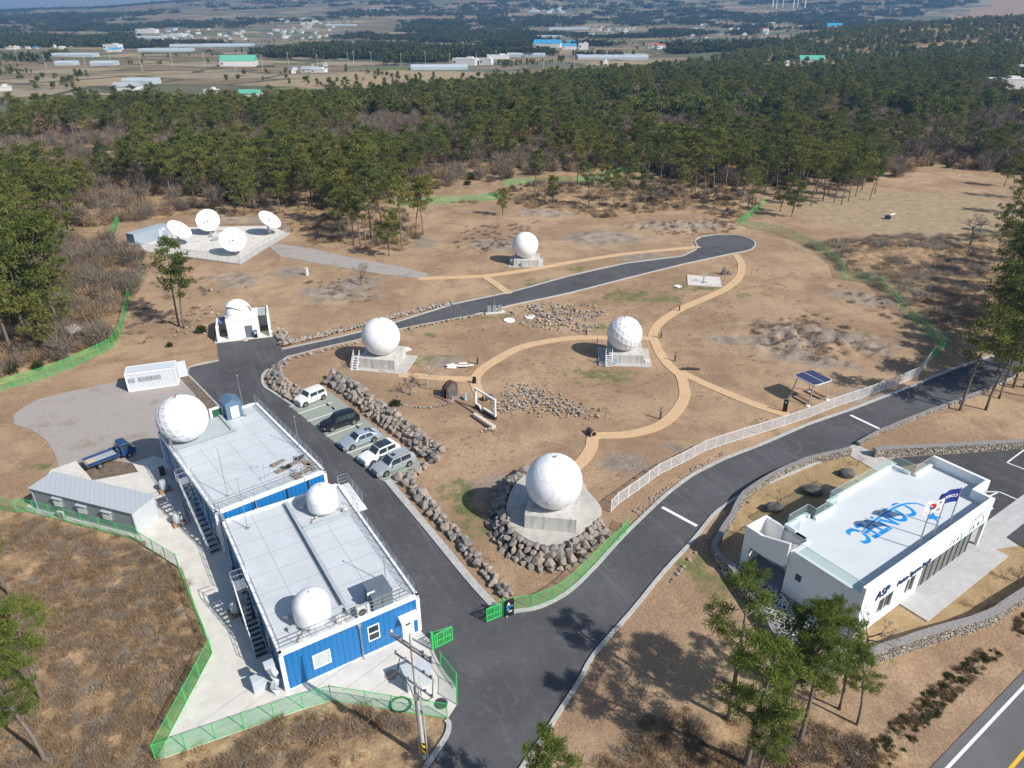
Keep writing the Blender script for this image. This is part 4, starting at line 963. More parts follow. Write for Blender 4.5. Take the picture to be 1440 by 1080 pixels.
w1=MB(); w1.tube(catmull([(-1.1,.5,8.8),(-1.2,.2,7.9),(-.6,.1,6.9),(-.2,0,5.2),(.2,-.2,4.6)],5),.03,5); w1.tube(catmull([(1.1,-.9,8.6),(1.,-.7,7.6),(.9,-.5,6.6),(.5,-.3,6.0),(-.1,0,6.1)],5),.03,5); w1.build('hanging_cable',M_black,T)
MB().box((-.02*6-.0,-.25,6.3),(.3,.3,.5)).build('junction_box',M_steel,T)
# overhead lines leaving to the lower left
for i,(l_,h_) in enumerate(((-1.6,10.6),(-.4,10.45),(.9,10.6),(0,7.2))):
    a=Vector((pb.x,pb.y,0))+Vector((-.2,-.14,h_))+arm*l_; b=a+Vector((-30,-26,-1.5)); pts=[a.lerp(b,k/14)-Vector((0,0,1.1*4*(k/14)*(1-k/14))) for k in range(15)]
    tag(MB().tube([p-a for p in pts],.012,4).build('power_line',M_dark,loc=a),'thin overhead wire strung from the concrete pole','wire','overhead wires from the utility pole')
# ================================================ VEHICLES
def carpaint(name,col,metal=.0):
    if name in _mc: return _mc[name]
    t=NT(name); t.set(col,.28,metal,.5); t.b.inputs['Coat Weight'].default_value=.6; t.b.inputs['Coat Roughness'].default_value=.08; _mc[name]=t.m; return t.m
M_tyre=mat('tyre_rubber',(.02,.02,.02),.85); M_rim=mat('alloy_rim',(.45,.46,.47),.3,.7); M_lamp=mat('headlight_glass',(.65,.70,.74),.15); M_tail=mat('tail_light_red',(.40,.015,.015),.2); M_plate=mat('number_plate',(.7,.7,.68),.5)
def car(name,label,cat,near_front,near_rear,L,W,Hh,paint,style,extras=()):
    f=G(*near_front); r=G(*near_rear); d=(f-r); wb=d.length; wb=min(max(wb,2.55),2.95); a=math.atan2(d.y,d.x); d.normalize(); side=Vector((-d.y,d.x,0))
    if side.y<0: side=-side
    c=(f+r)/2+side*(W/2-.08); T=thing(name,label,cat,(c.x,c.y,.05),a)
    h=L/2; B=.95 if style!='sedan' else .90
    if style=='box': st=[(-h,.55,.56,.86,.5),(-h+.05,.9,.95,.94,.80),(-h+.12,1.02,Hh-.25,.97,.78),(-h+.28,1.03,Hh-.03,.98,.80),(-.2,1.0,Hh,1,.82),(.45,.99,Hh-.03,1,.80),(h-1.18,.98,1.03,.99,.80),(h-.45,.92,.95,.96,.74),(h-.1,.75,.80,.90,.66),(h,.5,.52,.82,.6)]
    elif style=='suv': st=[(-h,.55,.56,.84,.5),(-h+.06,.92,.97,.92,.78),(-h+.2,1.03,Hh-.42,.96,.76),(-h+.55,1.04,Hh-.08,.98,.76),(-.4,1.0,Hh,1,.79),(.35,.98,Hh-.04,1,.77),(h-1.45,.97,1.03,.99,.80),(h-.6,.90,.95,.97,.76),(h-.12,.74,.80,.90,.68),(h,.48,.5,.82,.6)]
    else: st=[(-h,.5,.52,.82,.5),(-h+.05,.84,.90,.90,.74),(-h+.55,.92,.98,.96,.78),(-h+1.35,.90,Hh-.06,.98,.72),(-.35,.89,Hh,1,.74),(.25,.88,Hh-.05,1,.72),(h-1.55,.87,.92,.99,.80),(h-.6,.78,.84,.97,.76),(h-.12,.62,.68,.90,.66),(h,.42,.45,.82,.6)]
    hw=W/2; mb=MB(); n=len(st); ring=10
    for x,zb,zr,wb_,wr in st:
        cabin=zr-zb>.2
        pts=[(-hw*wb_*.92,.22),(-hw*wb_,.42),(-hw*wb_,zb),(-hw*wr*(1 if cabin else 1.02),zr-(.05 if cabin else .03)),(-hw*wr*.6,zr)]
        pts+= [(-p[0],p[1]) for p in pts[::-1]]
        mb.v+=[(x,y,z) for y,z in pts]
    for i in range(n-1):
        for k in range(ring): a0=i*ring+k; a1=i*ring+(k+1)%ring; mb.f.append((a0,a1,a1+ring,a0+ring))
    mb.f.append(tuple(range(ring))[::-1]); mb.f.append(tuple((n-1)*ring+k for k in range(ring)))
    mb.f=[q[::-1] for q in mb.f]
    body=mb.build('body',paint,T,smooth=32)
    def lat(x):
        for s0,s1 in zip(st,st[1:]):
            if s0[0]<=x<=s1[0]:
                k=(x-s0[0])/(s1[0]-s0[0]); return [s0[j]+(s1[j]-s0[j])*k for j in range(5)]
    def sp(x,t,s):   # point on cabin side
        _,zb,zr,wb_,wr=lat(x); y0=hw*wb_; y1=hw*wr; z1=zr-.05
        return Vector((x,s*(y0+(y1-y0)*t+.03),zb+(z1-zb)*t))
    def sidewin(xs,s,t0=.1,t1=.86,shrink=0):
        m=MB(); lo=[sp(x,t0,s) for x in xs]; hi=[sp(x,t1,s) for x in xs]; k=len(xs); m.v=[tuple(p) for p in lo+hi]
        for i in range(k-1): q=(i,i+1,k+i+1,k+i); m.f.append(q if s<0 else q[::-1])
        return m.build('side_window',M_glass,T)
    xb=[s for s in st if s[2]-s[1]>.3]; x0=xb[0][0]+(.18 if style!='sedan' else -.35); x1=st[6][0]-(.42); xm=(x0+x1)/2+.05
    for s in(-1,1):
        sidewin([xm+.05,min(x1,st[5][0]),max(x1,st[5][0]+.02)],s); inner=[q for q in (st[3][0],st[4][0]) if x0+.05<q<xm-.1]; sidewin([x0]+inner+[xm-.05],s,t1=.84)
    def top(i,j,e0,e1,nm,w=.9):
        a_=st[i]; b_=st[j]; m=MB()
        pa=Vector((a_[0],0,a_[2]+.0)).lerp(Vector((b_[0],0,b_[2])),e0); pb_=Vector((a_[0],0,a_[2])).lerp(Vector((b_[0],0,b_[2])),e1)
        wa_=hw*(a_[4]+(b_[4]-a_[4])*e0)*w; wb2=hw*(a_[4]+(b_[4]-a_[4])*e1)*w
        nn=Vector((-(b_[2]-a_[2]),0,b_[0]-a_[0])).normalized()*.014; dz=Vector((0,0,-.0))
        vs=[]
        for p,w_ in((pa,wa_),(pb_,wb2)): vs+=[p+nn+Vector((0,-w_,-.035)),p+nn+Vector((0,-w_*.6,0)),p+nn+Vector((0,w_*.6,0)),p+nn+Vector((0,w_,-.035))]
        m.add(vs,[(0,4,5,1),(1,5,6,2),(2,6,7,3)]); return m.build(nm,M_glass,T)
    top(5,6,.06,.92,'windscreen'); top(*( (2,3,.1,.95) if style!='box' else (1,2,.35,.95)),'rear_window') if style!='sedan' else top(2,3,.12,.95,'rear_window')
    if 'glassroof' in extras: top(4,5,.0,.98,'sunroof',.94); top(3,4,.3,1.,'sunroof',.94)
    if 'sunroof' in extras: top(4,5,.15,.75,'sunroof',.5)
    if 'rearsun' in extras: top(3,4,.05,.45,'sunroof',.6)
    wr_=.34 if style!='sedan' else .33
    arch=MB()
    for sx in(-1,1):
        for s in(-1,1):
            p=Vector((sx*wb/2,s*(hw-.11),wr_)); t0=MB().lathe([(wr_*.55,-.12),(wr_-.03,-.12),(wr_,-.08),(wr_,.08),(wr_-.03,.12),(wr_*.55,.12)],n=22).xf(Matrix.Rotation(R(90),4,'X'))
            wh=thing_part=t0.build('wheel',M_tyre,T,smooth=40,loc=p)
            rm=MB().lathe([(0,.10),(wr_*.18,.125),(wr_*.22,.09),(wr_*.55,.115),(wr_*.64,.13),(wr_*.64,.08)],n=20)
            for k in range(5):
                a_=k*2*PI/5; rm.box((math.cos(a_)*wr_*.38,math.sin(a_)*wr_*.38,.11),(wr_*.5,.06,.03),rz=a_)
            rm.xf(Matrix.Rotation(R(90 if s<0 else -90),4,'X')).build('rim',M_rim,wh)
            arch.lathe([(.0,0),(wr_+.055,0)],n=22); o=len(arch.v)-44; M=Matrix.Translation((p.x,s*(hw*.995+.004),wr_+.02))@Matrix.Rotation(R(90 if s<0 else -90),4,'X')
            arch.v[o:]=[tuple(M@Vector(v)) for v in arch.v[o:]]
    for sx in(-1,1):
        for s in(-1,1): pass
    arch.build('wheel_arch_lining',M_black,T)
    zf=lat(h-.08)
    for s in(-1,1):
        MB().box((h-.13,s*hw*.66,zf[1]-.09),(.2,.36,.14),rz=-s*.35).build('headlight',M_lamp,T,bevel=.03)
        MB().box((-h+.06,s*hw*.74,.82 if style!='box' else .95),(.12,.22,.22 if style!='box' else .4)).build('tail_light',M_tail,T,bevel=.02)
        MB().box((st[6][0]-.42,s*(hw+.09),1.0),(.16,.2,.13)).build('wing_mirror',paint,T,bevel=.03)
    MB().box((h-.01,0,.42),(.05,W*.55,.2)).build('grille',M_black,T); MB().box((h+.02,0,.36),(.02,.5,.11)).build('number_plate',M_plate,T)
    if 'rails' in extras:
        for s in(-1,1): MB().beam((st[3][0]+.1,s*hw*.74,Hh+.0),(st[5][0],s*hw*.74,Hh-.0),.05,.06).build('roof_rail',M_steel,T)
    if 'bandwhite' in extras: pass
    return T
car('parked_car','boxy white compact car in the far stall by the boulder corner','car',(430,572.5),(455,562),3.95,1.8,1.66,carpaint('white_paint_car',(.74,.74,.72)),'box')
car('parked_car','black sport utility car alone in the second parking stall','car',(467.5,607.5),(498,597),4.65,1.88,1.68,carpaint('black_paint_car',(.008,.010,.016)),'suv')
car('parked_car','silver blue saloon car in the middle parking stall','car',(496,633),(526,621.5),4.85,1.87,1.48,carpaint('silver_blue_paint',(.42,.49,.56),.35),'sedan',('rearsun',))
car('parked_car','white sport utility car with black glass roof','car',(524.5,655.5),(556,641),4.75,1.9,1.69,carpaint('bright_white_paint',(.80,.80,.80)),'suv',('glassroof',))
car('parked_car','silver long estate car with roof rails next to the last boulders','car',(542,671),(577,655.5),5.0,1.9,1.72,carpaint('silver_paint',(.44,.48,.50),.35),'suv',('rails','sunroof'))
# flatbed truck
f=G(177,645.5); r=G(143,658.5); d=f-r; a=math.atan2(d.y,d.x); d.normalize(); c=(f+r)/2+Vector((-d.y,d.x,0))*.72
T=thing('flatbed_truck','small blue flatbed truck with an empty bed parked on the gravel edge','truck',(c.x,c.y,.03),a)
bp=carpaint('truck_blue_paint',(.010,.048,.15))
MB().extr([(1.0,-.83,.45),(2.5,-.83,.42),(2.56,-.83,.95),(2.2,-.83,1.25),(1.85,-.83,1.88),(1.1,-.83,1.93),(.98,-.83,1.6)],(0,1.66,0)).build('cab',bp,T,bevel=.06)
MB().extr([(2.21,-.70,1.28),(1.9,-.70,1.82),(1.9,.70,1.82),(2.21,.70,1.28)],(.04,0,.025)).build('windscreen',M_glass,T)
for s in(-1,1):
    MB().extr([(1.18,s*.835,1.2),(2.1,s*.835,1.2),(1.82,s*.835,1.72),(1.18,s*.835,1.74)],(0,s*.01,0)).build('side_window',M_glass,T); MB().box((2.05,s*1.0,1.35),(.08,.16,.26)).build('wing_mirror',M_black,T)
    MB().box((2.5,s*.6,.72),(.12,.3,.16)).build('headlight',M_lamp,T,bevel=.02); MB().box((-2.5,s*.7,.62),(.06,.24,.14)).build('tail_light',M_tail,T)
bed=MB().box((-.85,0,.74),(3.3,1.66,.08)).build('cargo_bed',mat('worn_bed',(.36,.40,.40),.6,var=.15,dirt=.4),T)
for s in(-1,1): MB().box((-.85,s*.85,.92),(3.3,.04,.34)).build('side_board',bp,bed)
MB().box((-2.52,0,.92),(.04,1.66,.34)).build('tailboard',bp,bed); MB().box((.82,0,1.15),(.05,1.66,.8)).build('headboard',bp,bed); MB().box((-1.9,.1,.80),(.8,1.1,.03)).build('wood_sheet',mat('plywood',(.50,.42,.30),.8),bed)
MB().box((-.6,0,.5),(4.0,.7,.16)).build('chassis',M_black,T)
for x in(1.75,-1.35):
    for s in(-1,1):
        wh=MB().lathe([(.17,-.1),(.3,-.1),(.32,-.07),(.32,.07),(.3,.1),(.17,.1)],n=20).xf(Matrix.Rotation(R(90),4,'X')).build('wheel',M_tyre,T,smooth=40,loc=(x,s*.74,.32)); MB().lathe([(0,.07),(.08,.09),(.17,.07),(.2,.1)],n=16).xf(Matrix.Rotation(R(90 if s<0 else -90),4,'X')).build('rim',M_rim,wh)
# ================================================ OBSERVATORY
O=G(322,478.5); e=G(383,471.5); a=math.atan2(e.y-O.y,e.x-O.x); T=thing('observatory','white observatory hut with an opened dome and side wings at the end of the asphalt','observatory',(O.x,O.y,.05),a); FO=Fr(O,a); w_=(e-O).length
Wm=4.6
MB().box((Wm/2,2.4,1.45),(Wm,4.8,2.9)).build('wall',M_wall,T,bevel=.02)
MB().box((Wm/2,2.4,2.95),(Wm+.1,4.9,.1)).build('flat_roof',M_trim,T)
dm=Vector((1.75,2.5,3.0)); rr=1.85
MB().lathe([(rr*1.08,0),(rr*1.08,.25),(rr,.3)],c=tuple(dm),n=40).build('dome_ring',M_white,T,smooth=40)
# inner dome and raised half shell hood
MB().lathe([(rr*.98*math.cos(k/12*PI/2),.3+rr*.98*math.sin(k/12*PI/2)) for k in range(13)],c=tuple(dm),n=44).build('dome',M_rad,T,smooth=60)
hd_=MB(); R2=rr*1.16; n1=20; n2=10; hx=Matrix.Rotation(R(-35),3,'Z')
def hp_(i,j,rad): 
    th=R(-4)+i/n1*R(140); ph=-1+2*j/n2; p=Vector((ph*.0,0,0)); 
    w2=R(52)*ph; q=Vector((math.sin(w2)*rad,math.cos(w2)*math.cos(th)*rad,math.cos(w2)*math.sin(th)*rad)); return hx@q+dm+Vector((0,0,.3))
for rad in(R2,R2*.94):
    for i in range(n1+1):
        for j in range(n2+1): hd_.v.append(tuple(hp_(i,j,rad)))
nn_=(n1+1)*(n2+1)
for i in range(n1):
    for j in range(n2):
        q=i*(n2+1)+j; hd_.f.append((q,q+1,q+n2+2,q+n2+1)); hd_.f.append((nn_+q,nn_+q+n2+1,nn_+q+n2+2,nn_+q+1))
for i in range(n1):
    for j in(0,n2): q=i*(n2+1)+j; hd_.f.append((q,q+n2+1,nn_+q+n2+1,nn_+q))
for j in range(n2):
    for i in(0,n1): q=i*(n2+1)+j; hd_.f.append((q,q+1,nn_+q+1,nn_+q))
hd_.build('dome_hood',M_rad,T,smooth=40)
MB().box((3.1,-.02,1.0),(1.05,.08,2.0)).build('door',mat('grey_door',(.13,.16,.19),.4),T); 
MB().box((4.0,-.45,.65),(.5,.25,1.3)).build('info_stand',M_black,T); MB().box((4.0,-.59,.95),(.36,.02,.5)).build('stand_panel',mat('pale_blue_board',(.30,.45,.6)),T)
# wings
for (x0,x1,zt) in((-1.55,-1.35,2.3),(6.0,6.2,3.3)):
    MB().extr([(x0,-.6,0),(x0,4.6,0),(x0,4.6,zt),(x0,.4,zt),(x0,-.6,.7 if x0<0 else 1.1)],(x1-x0,0,0)).build('wing_wall',M_wall,T)
MB().box((-.75,4.5,1.1),(1.5,.2,2.2)).build('wing_back_wall',M_wall,T); MB().box((5.3,4.5,1.5),(1.5,.2,3.0)).build('wing_back_wall',M_wall,T)
MB().box((-.7,3.2,2.1),(1.25,2.2,.08)).build('wing_canopy',mat('slate_blue_metal',(.10,.17,.26)),T); MB().box((5.3,2.9,2.95),(1.2,3.2,.08)).build('wing_canopy',mat('grey_canopy',(.35,.38,.36)),T)
MB().box((2.2,.6,.02),(8.4,2.6,.1)).build('floor_slab',M_conc,T)
MB().box((-.7,1.7,.35),(.7,.6,.7)).build('crate',M_dark,T)
b=G(345,478); 
# ================================================ DISH COMPOUND
Oc=G(192,347.5); e=G(241,332.5); a=math.atan2(e.y-Oc.y,e.x-Oc.x)
T=thing('site_container','bluish grey container beside the four satellite dishes','container',(Oc.x,Oc.y,.1),a); Lc=(e-Oc).length*1.0
MB().box((Lc/2,1.22,1.3),(Lc,2.4,2.5)).build('body',ribbed('container_blue_grey',(.30,.36,.42),3.2,.5,.5,.9),T)
MB().box((Lc/2,1.22,2.62),(Lc+.1,2.5,.1)).build('roof',mat('container_roof_grey',(.33,.40,.46),.5,var=.05),T)
MB().box((-.03,1.22,1.5),(.06,2.2,2.0)).build('louvred_end',ribbed('dark_louvres',(.12,.17,.22),5.,1.,.5,.4),T)
for x in(.55,1.9): MB().box((-.5,x-.0,.4),(.5,.9,.7)).build('air_conditioner_unit',M_ac,T,bevel=.03)
MB().box((Lc*.72,-.03,1.05),(.9,.05,2.0)).build('door',M_tank,T); MB().lathe([(0,0),(.3,0)],n=16).xf(Matrix.Translation((Lc*.82,-.03,2.0))@Matrix.Rotation(R(90),4,'X')).build('vent',M_white,T)
def dish(label,px,py,r,az,el,rl=None):
    hub=3.1; c=G(px,py,hub); T=thing('satellite_dish',label,'satellite dish',(c.x,c.y,.1),0,'white satellite dishes in the compound')
    n=Vector((math.cos(R(el))*math.cos(R(az)),math.cos(R(el))*math.sin(R(az)),math.sin(R(el)))); Q=n.to_track_quat('Z','Y').to_matrix().to_4x4(); base=Vector((0,0,hub-.1))
    M=Matrix.Translation(base)@Q; dp=r*.22
    prof=[(r*k/12,dp*(k/12)**2) for k in range(13)]; prof+= [(r*k/12,dp*(k/12)**2-.07) for k in range(12,-1,-1)]
    MB().lathe(prof,n=44).xf(M).build('reflector',M_rad,T,smooth=40)
    sp_=MB()
    for k in range(4): a_=k*PI/2+.4; sp_.tube([M@Vector((r*.55*math.cos(a_),r*.55*math.sin(a_),dp*.32)),M@Vector((.1*math.cos(a_),.1*math.sin(a_),r*.62))],.022,5)
    fd=sp_.build('feed_strut',M_ac,T); MB().lathe([(0,r*.58),(.16,r*.58),(.2,r*.66),(.0,r*.68)],n=14).xf(M).build('subreflector',M_gsteel,fd); MB().lathe([(.2,.0),(.14,r*.22),(0,r*.24)],n=14).xf(M).build('feed_horn',M_gsteel,fd)
    back=base-n*.7; MB().tube([base-n*.05,back],.28,10).box(back,(.7,.7,.6)).build('mount_head',M_gsteel,T); MB().tube([(back.x,back.y,0),(back.x,back.y,back.z)],[.26,.2],14).build('pedestal',M_gsteel,T,smooth=40); MB().box((back.x,back.y,.15),(1.5,1.5,.3)).build('foot',M_conc2,T)
    MB().box((back.x+.35,back.y-.4,.8),(.5,.4,.8)).build('control_box',M_tank,T)
dish('largest looking dish facing forward, standing at the back of the compound',293,310.5,2.55,-74,32)
dish('dish facing forward at the front corner of the compound',328,338,2.6,-70,36)
dish('dish tipped up to the right beside the grey container',251,325,2.6,-12,50)
dish('dish tipped up on the far right side of the compound',378,311,2.6,-18,50)
for (px,py,s_) in ((303,339,(1.2,.8,.7)),(298,334,(.5,.5,1.0)),(310,327,(1.2,.5,.4))):
    q=G(px,py); tag(MB().box((0,0,s_[2]/2),s_).box((0,-s_[1]/2,s_[2]*.5),(s_[0]*.7,.04,s_[2]*.6)).build('equipment_box',M_steel,loc=(q.x,q.y,.1),rotz=R(20),bevel=.03),'small grey equipment box standing among the satellite dishes','box','equipment boxes between the dishes')
for k,(px,py) in enumerate(((258,342),(300,345),(330,332))): 
    q=G(px,py); tag(MB().box((0,0,.06),(7,.25,.12)).box((0,.2,.05),(6.6,.06,.06)).build('cable_tray',M_gsteel,loc=(q.x,q.y,.1),rotz=R(12+50*(k==1))),'low cable tray running across the compound slab','cable tray','cable trays on the compound slab')
# ================================================ PARK THINGS
# white frame sculpture on its bench block
a0=G(668.5,573); a1=G(697,591); d=a1-a0; a=math.atan2(d.y,d.x); T=thing('frame_sculpture','white speech bubble photo frame standing open in the bare park','sculpture',a0,a); w_=d.length*.98
f=MB(); z0=.62; z1=2.75; th=.2
pts=[Vector((.1,0,z0)),Vector((.1,0,z1)),Vector((w_,0,z1)),Vector((w_,0,z0))]
for p,q in((0,1),(1,2),(2,3)): f.beam(pts[p],pts[q],.22,.22)
f.beam(pts[3]+Vector((.1,0,0)),Vector((w_*.42,0,z0)),.22,.22); f.beam(Vector((w_*.42,0,z0)),Vector((w_*.33,0,.08)),.2,.2); f.beam(Vector((w_*.33,0,.1)),Vector((w_*.22,0,z0)),.2,.2); f.beam(Vector((w_*.24,0,z0)),pts[0]-Vector((.1,0,0)),.22,.22)
for z,x in((z0,.1),(z1,.1),(z1,w_),(z0,w_)): f.box((x,0,z),(.24,.24,.24))
f.build('frame',M_white,T,bevel=.03); MB().box((w_/2,.1,.2),(w_+.1,.3,.4)).build('plinth',M_dark,T,bevel=.02)  # dark plinth block stands in for the shadow area behind the bench
s0=G(667,585); s1=G(695,604); d=s1-s0; tag(MB().box((d.length/2,0,.24),(d.length,.55,.42)).box((d.length/2,0,.03),(d.length*.9,.4,.06)).build('stone_bench',mat('bench_stone',(.56,.50,.41),.85,var=.12,bump=.2),loc=s0,rotz=math.atan2(d.y,d.x),bevel=.04),'long pale stone bench block in front of the white frame','bench')
# split rock with rusty steel inside
q=G(633,557); T=thing('rock_monument','split dark boulder lined with rusty steel plates in the park','monument',q,R(-40))
def hull(pts,seed=0):
    b=bmesh.new(); 
    for p in pts: b.verts.new(p)
    r_=bmesh.ops.convex_hull(b,input=b.verts); 
    for v in [v for v in b.verts if not v.link_faces]: b.verts.remove(v)
    b.verts.index_update(); v=[tuple(x.co) for x in b.verts]; f=[tuple(x.index for x in g.verts) for g in b.faces]; b.free(); return v,f
M_darkrock=mat('dark_rock',(.10,.095,.09),.9,var=.3,scale=2,bump=.4,bscale=5)
v,f_=hull([(-1.0,-.7,0),(-.1,-1.0,0),(-.1,1.0,0),(-.9,.8,0),(-.9,-.5,1.3),(-.1,-.9,1.5),(-.1,.2,2.3),(-.5,.1,2.1),(-.15,.9,1.5),(-.8,.7,1.2)]); MB().add(v,f_).build('boulder_half',M_darkrock,T)
v,f_=hull([(.75,-.6,0),(.35,-.9,0),(.35,.9,0),(.7,.6,0),(.35,-.8,1.3),(.35,.2,2.0),(.6,0,1.6),(.35,.8,1.3)]); MB().add(v,f_).build('boulder_half',M_darkrock,T)
for x in(-.06,.3): MB().extr([(x,-1.1,0),(x,1.1,0),(x,1.1,1.5),(x,.3,2.3),(x,-.9,1.6)],(.04,0,0)).build('steel_plate',M_rust,T)
MB().box((0,0,.04),(3.2,2.6,.08)).build('base_slab',mat('reddish_slab',(.30,.19,.16),.85),T)
q=G(655,562); tag(MB().box((0,0,.45),(.06,.5,.9)).box((0,0,.03),(.3,.6,.06)).build('info_plate',M_glassl,loc=q,rotz=R(-30)),'small upright glass plate beside the split boulder','sign')
def barrel(label,px,py,az,m=M_dark):
    T=thing('lying_drum',label,'drum',G(px,py),R(az)); MB().lathe([(0,-.6),(.33,-.6),(.36,-.55),(.36,.45),(.33,.5),(.3,.5),(.3,.35),(0,.35)],n=22).xf(Matrix.Translation((0,0,.36))@Matrix.Rotation(R(90),4,'Y')).build('drum_body',m,T,smooth=40); MB().lathe([(.30,.5),(.385,.5),(.385,.62),(.3,.62)],n=22).xf(Matrix.Translation((0,0,.36))@Matrix.Rotation(R(90),4,'Y')).build('wooden_rim',mat('tan_timber',(.42,.26,.13),.7),T)
barrel('black lying drum with a timber rim behind the white frame',686,562,200); barrel('black lying drum on the tan path junction near the largest radome',831,611,-65)
def bollard(label,px,py,h,grp='black information posts along the tan paths',top=True,wd=.22):
    T=thing('info_post',label,'post',G(px,py),R(-12),grp); MB().box((0,0,h/2),(wd,.14,h)).build('post_body',M_dark,T,bevel=.02)
    if top: MB().box((0,-.08,h*.83),(wd*.8,.02,h*.22)).build('panel',M_glassl,T)
for px,py,h,lb in ((671.5,512,1.35,'black post left of the loop path near the pale boards'),(824.5,471,1.3,'black post at the rubble heap end beside the radome path'),(928.5,589,1.55,'black post with white symbols inside the lower loop'),(929.6,475.5,1.3,'black post at the path fork right of the faceted radome'),(949,507.6,1.4,'black post beside the tan path below the fork'),(955,437.5,1.5,'tall black post casting a shadow over the upper tan path')): bollard(lb,px,py,h)
bollard('short dark post where the path shadow of the faceted radome falls',840,482,.8,wd=.1,top=False)
T=thing('info_kiosk','black slab kiosk standing by the end of the tan branch path','kiosk',G(1103,579),R(-25),None); MB().box((0,0,.85),(.55,.2,1.7)).build('kiosk_body',M_black,T,bevel=.02); MB().box((.0,-.11,1.35),(.25,.02,.25)).build('kiosk_screen',M_glassl,T)
q=G(607,636+2); tag(MB().tube([(0,0,0),(0,0,1.1)],.07,8).box((0,0,1.12),(.16,.16,.06)).build('white_post',M_white,loc=q),'thin white post at the end of the boulder bank','post')
q=G(432,387.5); tag(MB().tube([(0,0,0),(0,0,1.5)],.32,12).box((0,0,1.52),(.6,.6,.06)).build('concrete_post',M_conc,loc=q),'stubby pale concrete post on the bare rise near the dish compound','post')
# person like small black statue by the frame
q=G(667,539); tag(MB().add(*hull([(-.25,-.2,0),(.25,-.2,0),(.2,.25,0),(-.2,.2,0),(-.3,0,.5),(.3,.05,.6),(.1,0,1.0),(-.1,.1,.9)])).box((0,0,.9),(.5,.15,.12)).build('black_ornament',M_black,loc=q),'little black ornament on the loop path behind the white frame','ornament')
q=G(1018,385.5); T=thing('dark_rock_pair','pair of dark lava stones beside the pale slab','stone',q,0); MB().add(*hull([(-.5,-.5,0),(.5,-.5,0),(.5,.5,0),(-.5,.5,0),(-.3,0,1.5),(.3,.1,1.2),(-.5,-.3,.8)])).build('upright_stone',M_black if False else M_darkrock,T); MB().add(*hull([(.5,-.5,0),(1.3,-.5,0),(1.4,.4,0),(.5,.5,0),(.8,0,.7),(1.1,0,.5)])).build('low_stone',M_darkrock,T)
# slab with a thin metal ornament
M_slab=mat('stained_white_slab',(.60,.56,.52),.85,var=.12,scale=.8,dirt=.55)
o=bpy.data.objects.get('slab'); sp0=SLAB[0]; ss=MB().prism([(p.x-sp0.x,p.y-sp0.y) for p in SLAB],-.1,.12).build('display_slab',M_slab,loc=(sp0.x,sp0.y,0)); tag(ss,'stained white concrete slab lying in green grass near the turning circle','slab')
q=G(989,397); T=thing('metal_ornament','pale green metal propeller ornament standing on the white slab','ornament',(q.x,q.y,.12),R(20)); MB().tube([(0,0,0),(0,0,.9),(-.1,0,1.5)],[.14,.09,.06],8).build('stem',M_steel,T)
vb=MB()
for k in range(4): vb.beam((0,0,1.5),(1.1*math.cos(k*PI/2+.5),.35*math.sin(k*PI/2+.5),1.5+.25*math.sin(k*PI/2+.5)),.12,.05)
vb.build('blade',mat('pale_green_metal',(.30,.42,.33),.5),T); MB().box((0,-.5,.05),(1.0,.7,.1)).build('base_plate',M_glassl,T)
# leaning thing on the path
q=G(970,520); T=thing('fallen_timber','dark timber log lying across the path fork','log',q,R(-4)); MB().tube([(-1.2,0,.18),(0,.05,.2),(1.4,0,.18)],[.14,.18,.12],8).build('log_body',mat('charred_timber',(.06,.055,.05),.9,var=.3),T); MB().tube([(-.5,0,.2),(-.2,.3,.7)],[.07,.04],6).tube([(-.9,0,.2),(-.9,.2,.45)],[.06,.03],6).build('branch_stub',M_wood,T)
# white rubble sacks / boards
q=G(646,517); T=thing('board_stack','heap of white boards lying near the loop path','boards',q,R(8))
rs=random.Random(3)
for k in range(7): MB().box((rs.uniform(-1.3,1.3),rs.uniform(-.3,.4),.12+.06*k),(rs.uniform(.9,1.5),rs.uniform(.2,.4),.1),rz=rs.uniform(-.4,.4)).build('board',M_white,T)
for px,py,lb in ((571.5,491.5,'small white framed drain lid beside the smooth radome'),(746,447-1,'white stone ring lid near the upper road, the right one'),(716,450.5,'white stone ring lid near the upper road, the left one'),(953,403,'tiny grey drain lid left of the white slab')):
    q=G(px,py); rw=.9 if 'ring' in lb else .55; tag((MB().lathe([(0,.02),(rw*.4,.02),(rw*.4,.12),(rw,.12),(rw*1.05,-.05)],n=14) if 'ring' in lb else MB().box((0,0,.05),(1.1,1.1,.12),rz=.7).box((0,0,.12),(.55,.55,.04),rz=.7)).build('drain_lid',M_white,loc=q),lb,'drain lid')
# meter cabinets by the road
q=G(696,440); T=thing('meter_stand','row of small grey meter cabinets on a white kerb beside the upper road','meter stand',q,R(12)); MB().box((0,0,.1),(3.3,1.,.2)).build('base_kerb',M_conc,T)
for k in range(3): MB().box((-1+k*.9,0,.75),(.6,.35,1.1)).build('cabinet',M_steel,T,bevel=.02)
MB().tube([(0,.3,0),(0,.3,4.0)],.035,6).build('mast',M_steel,T)
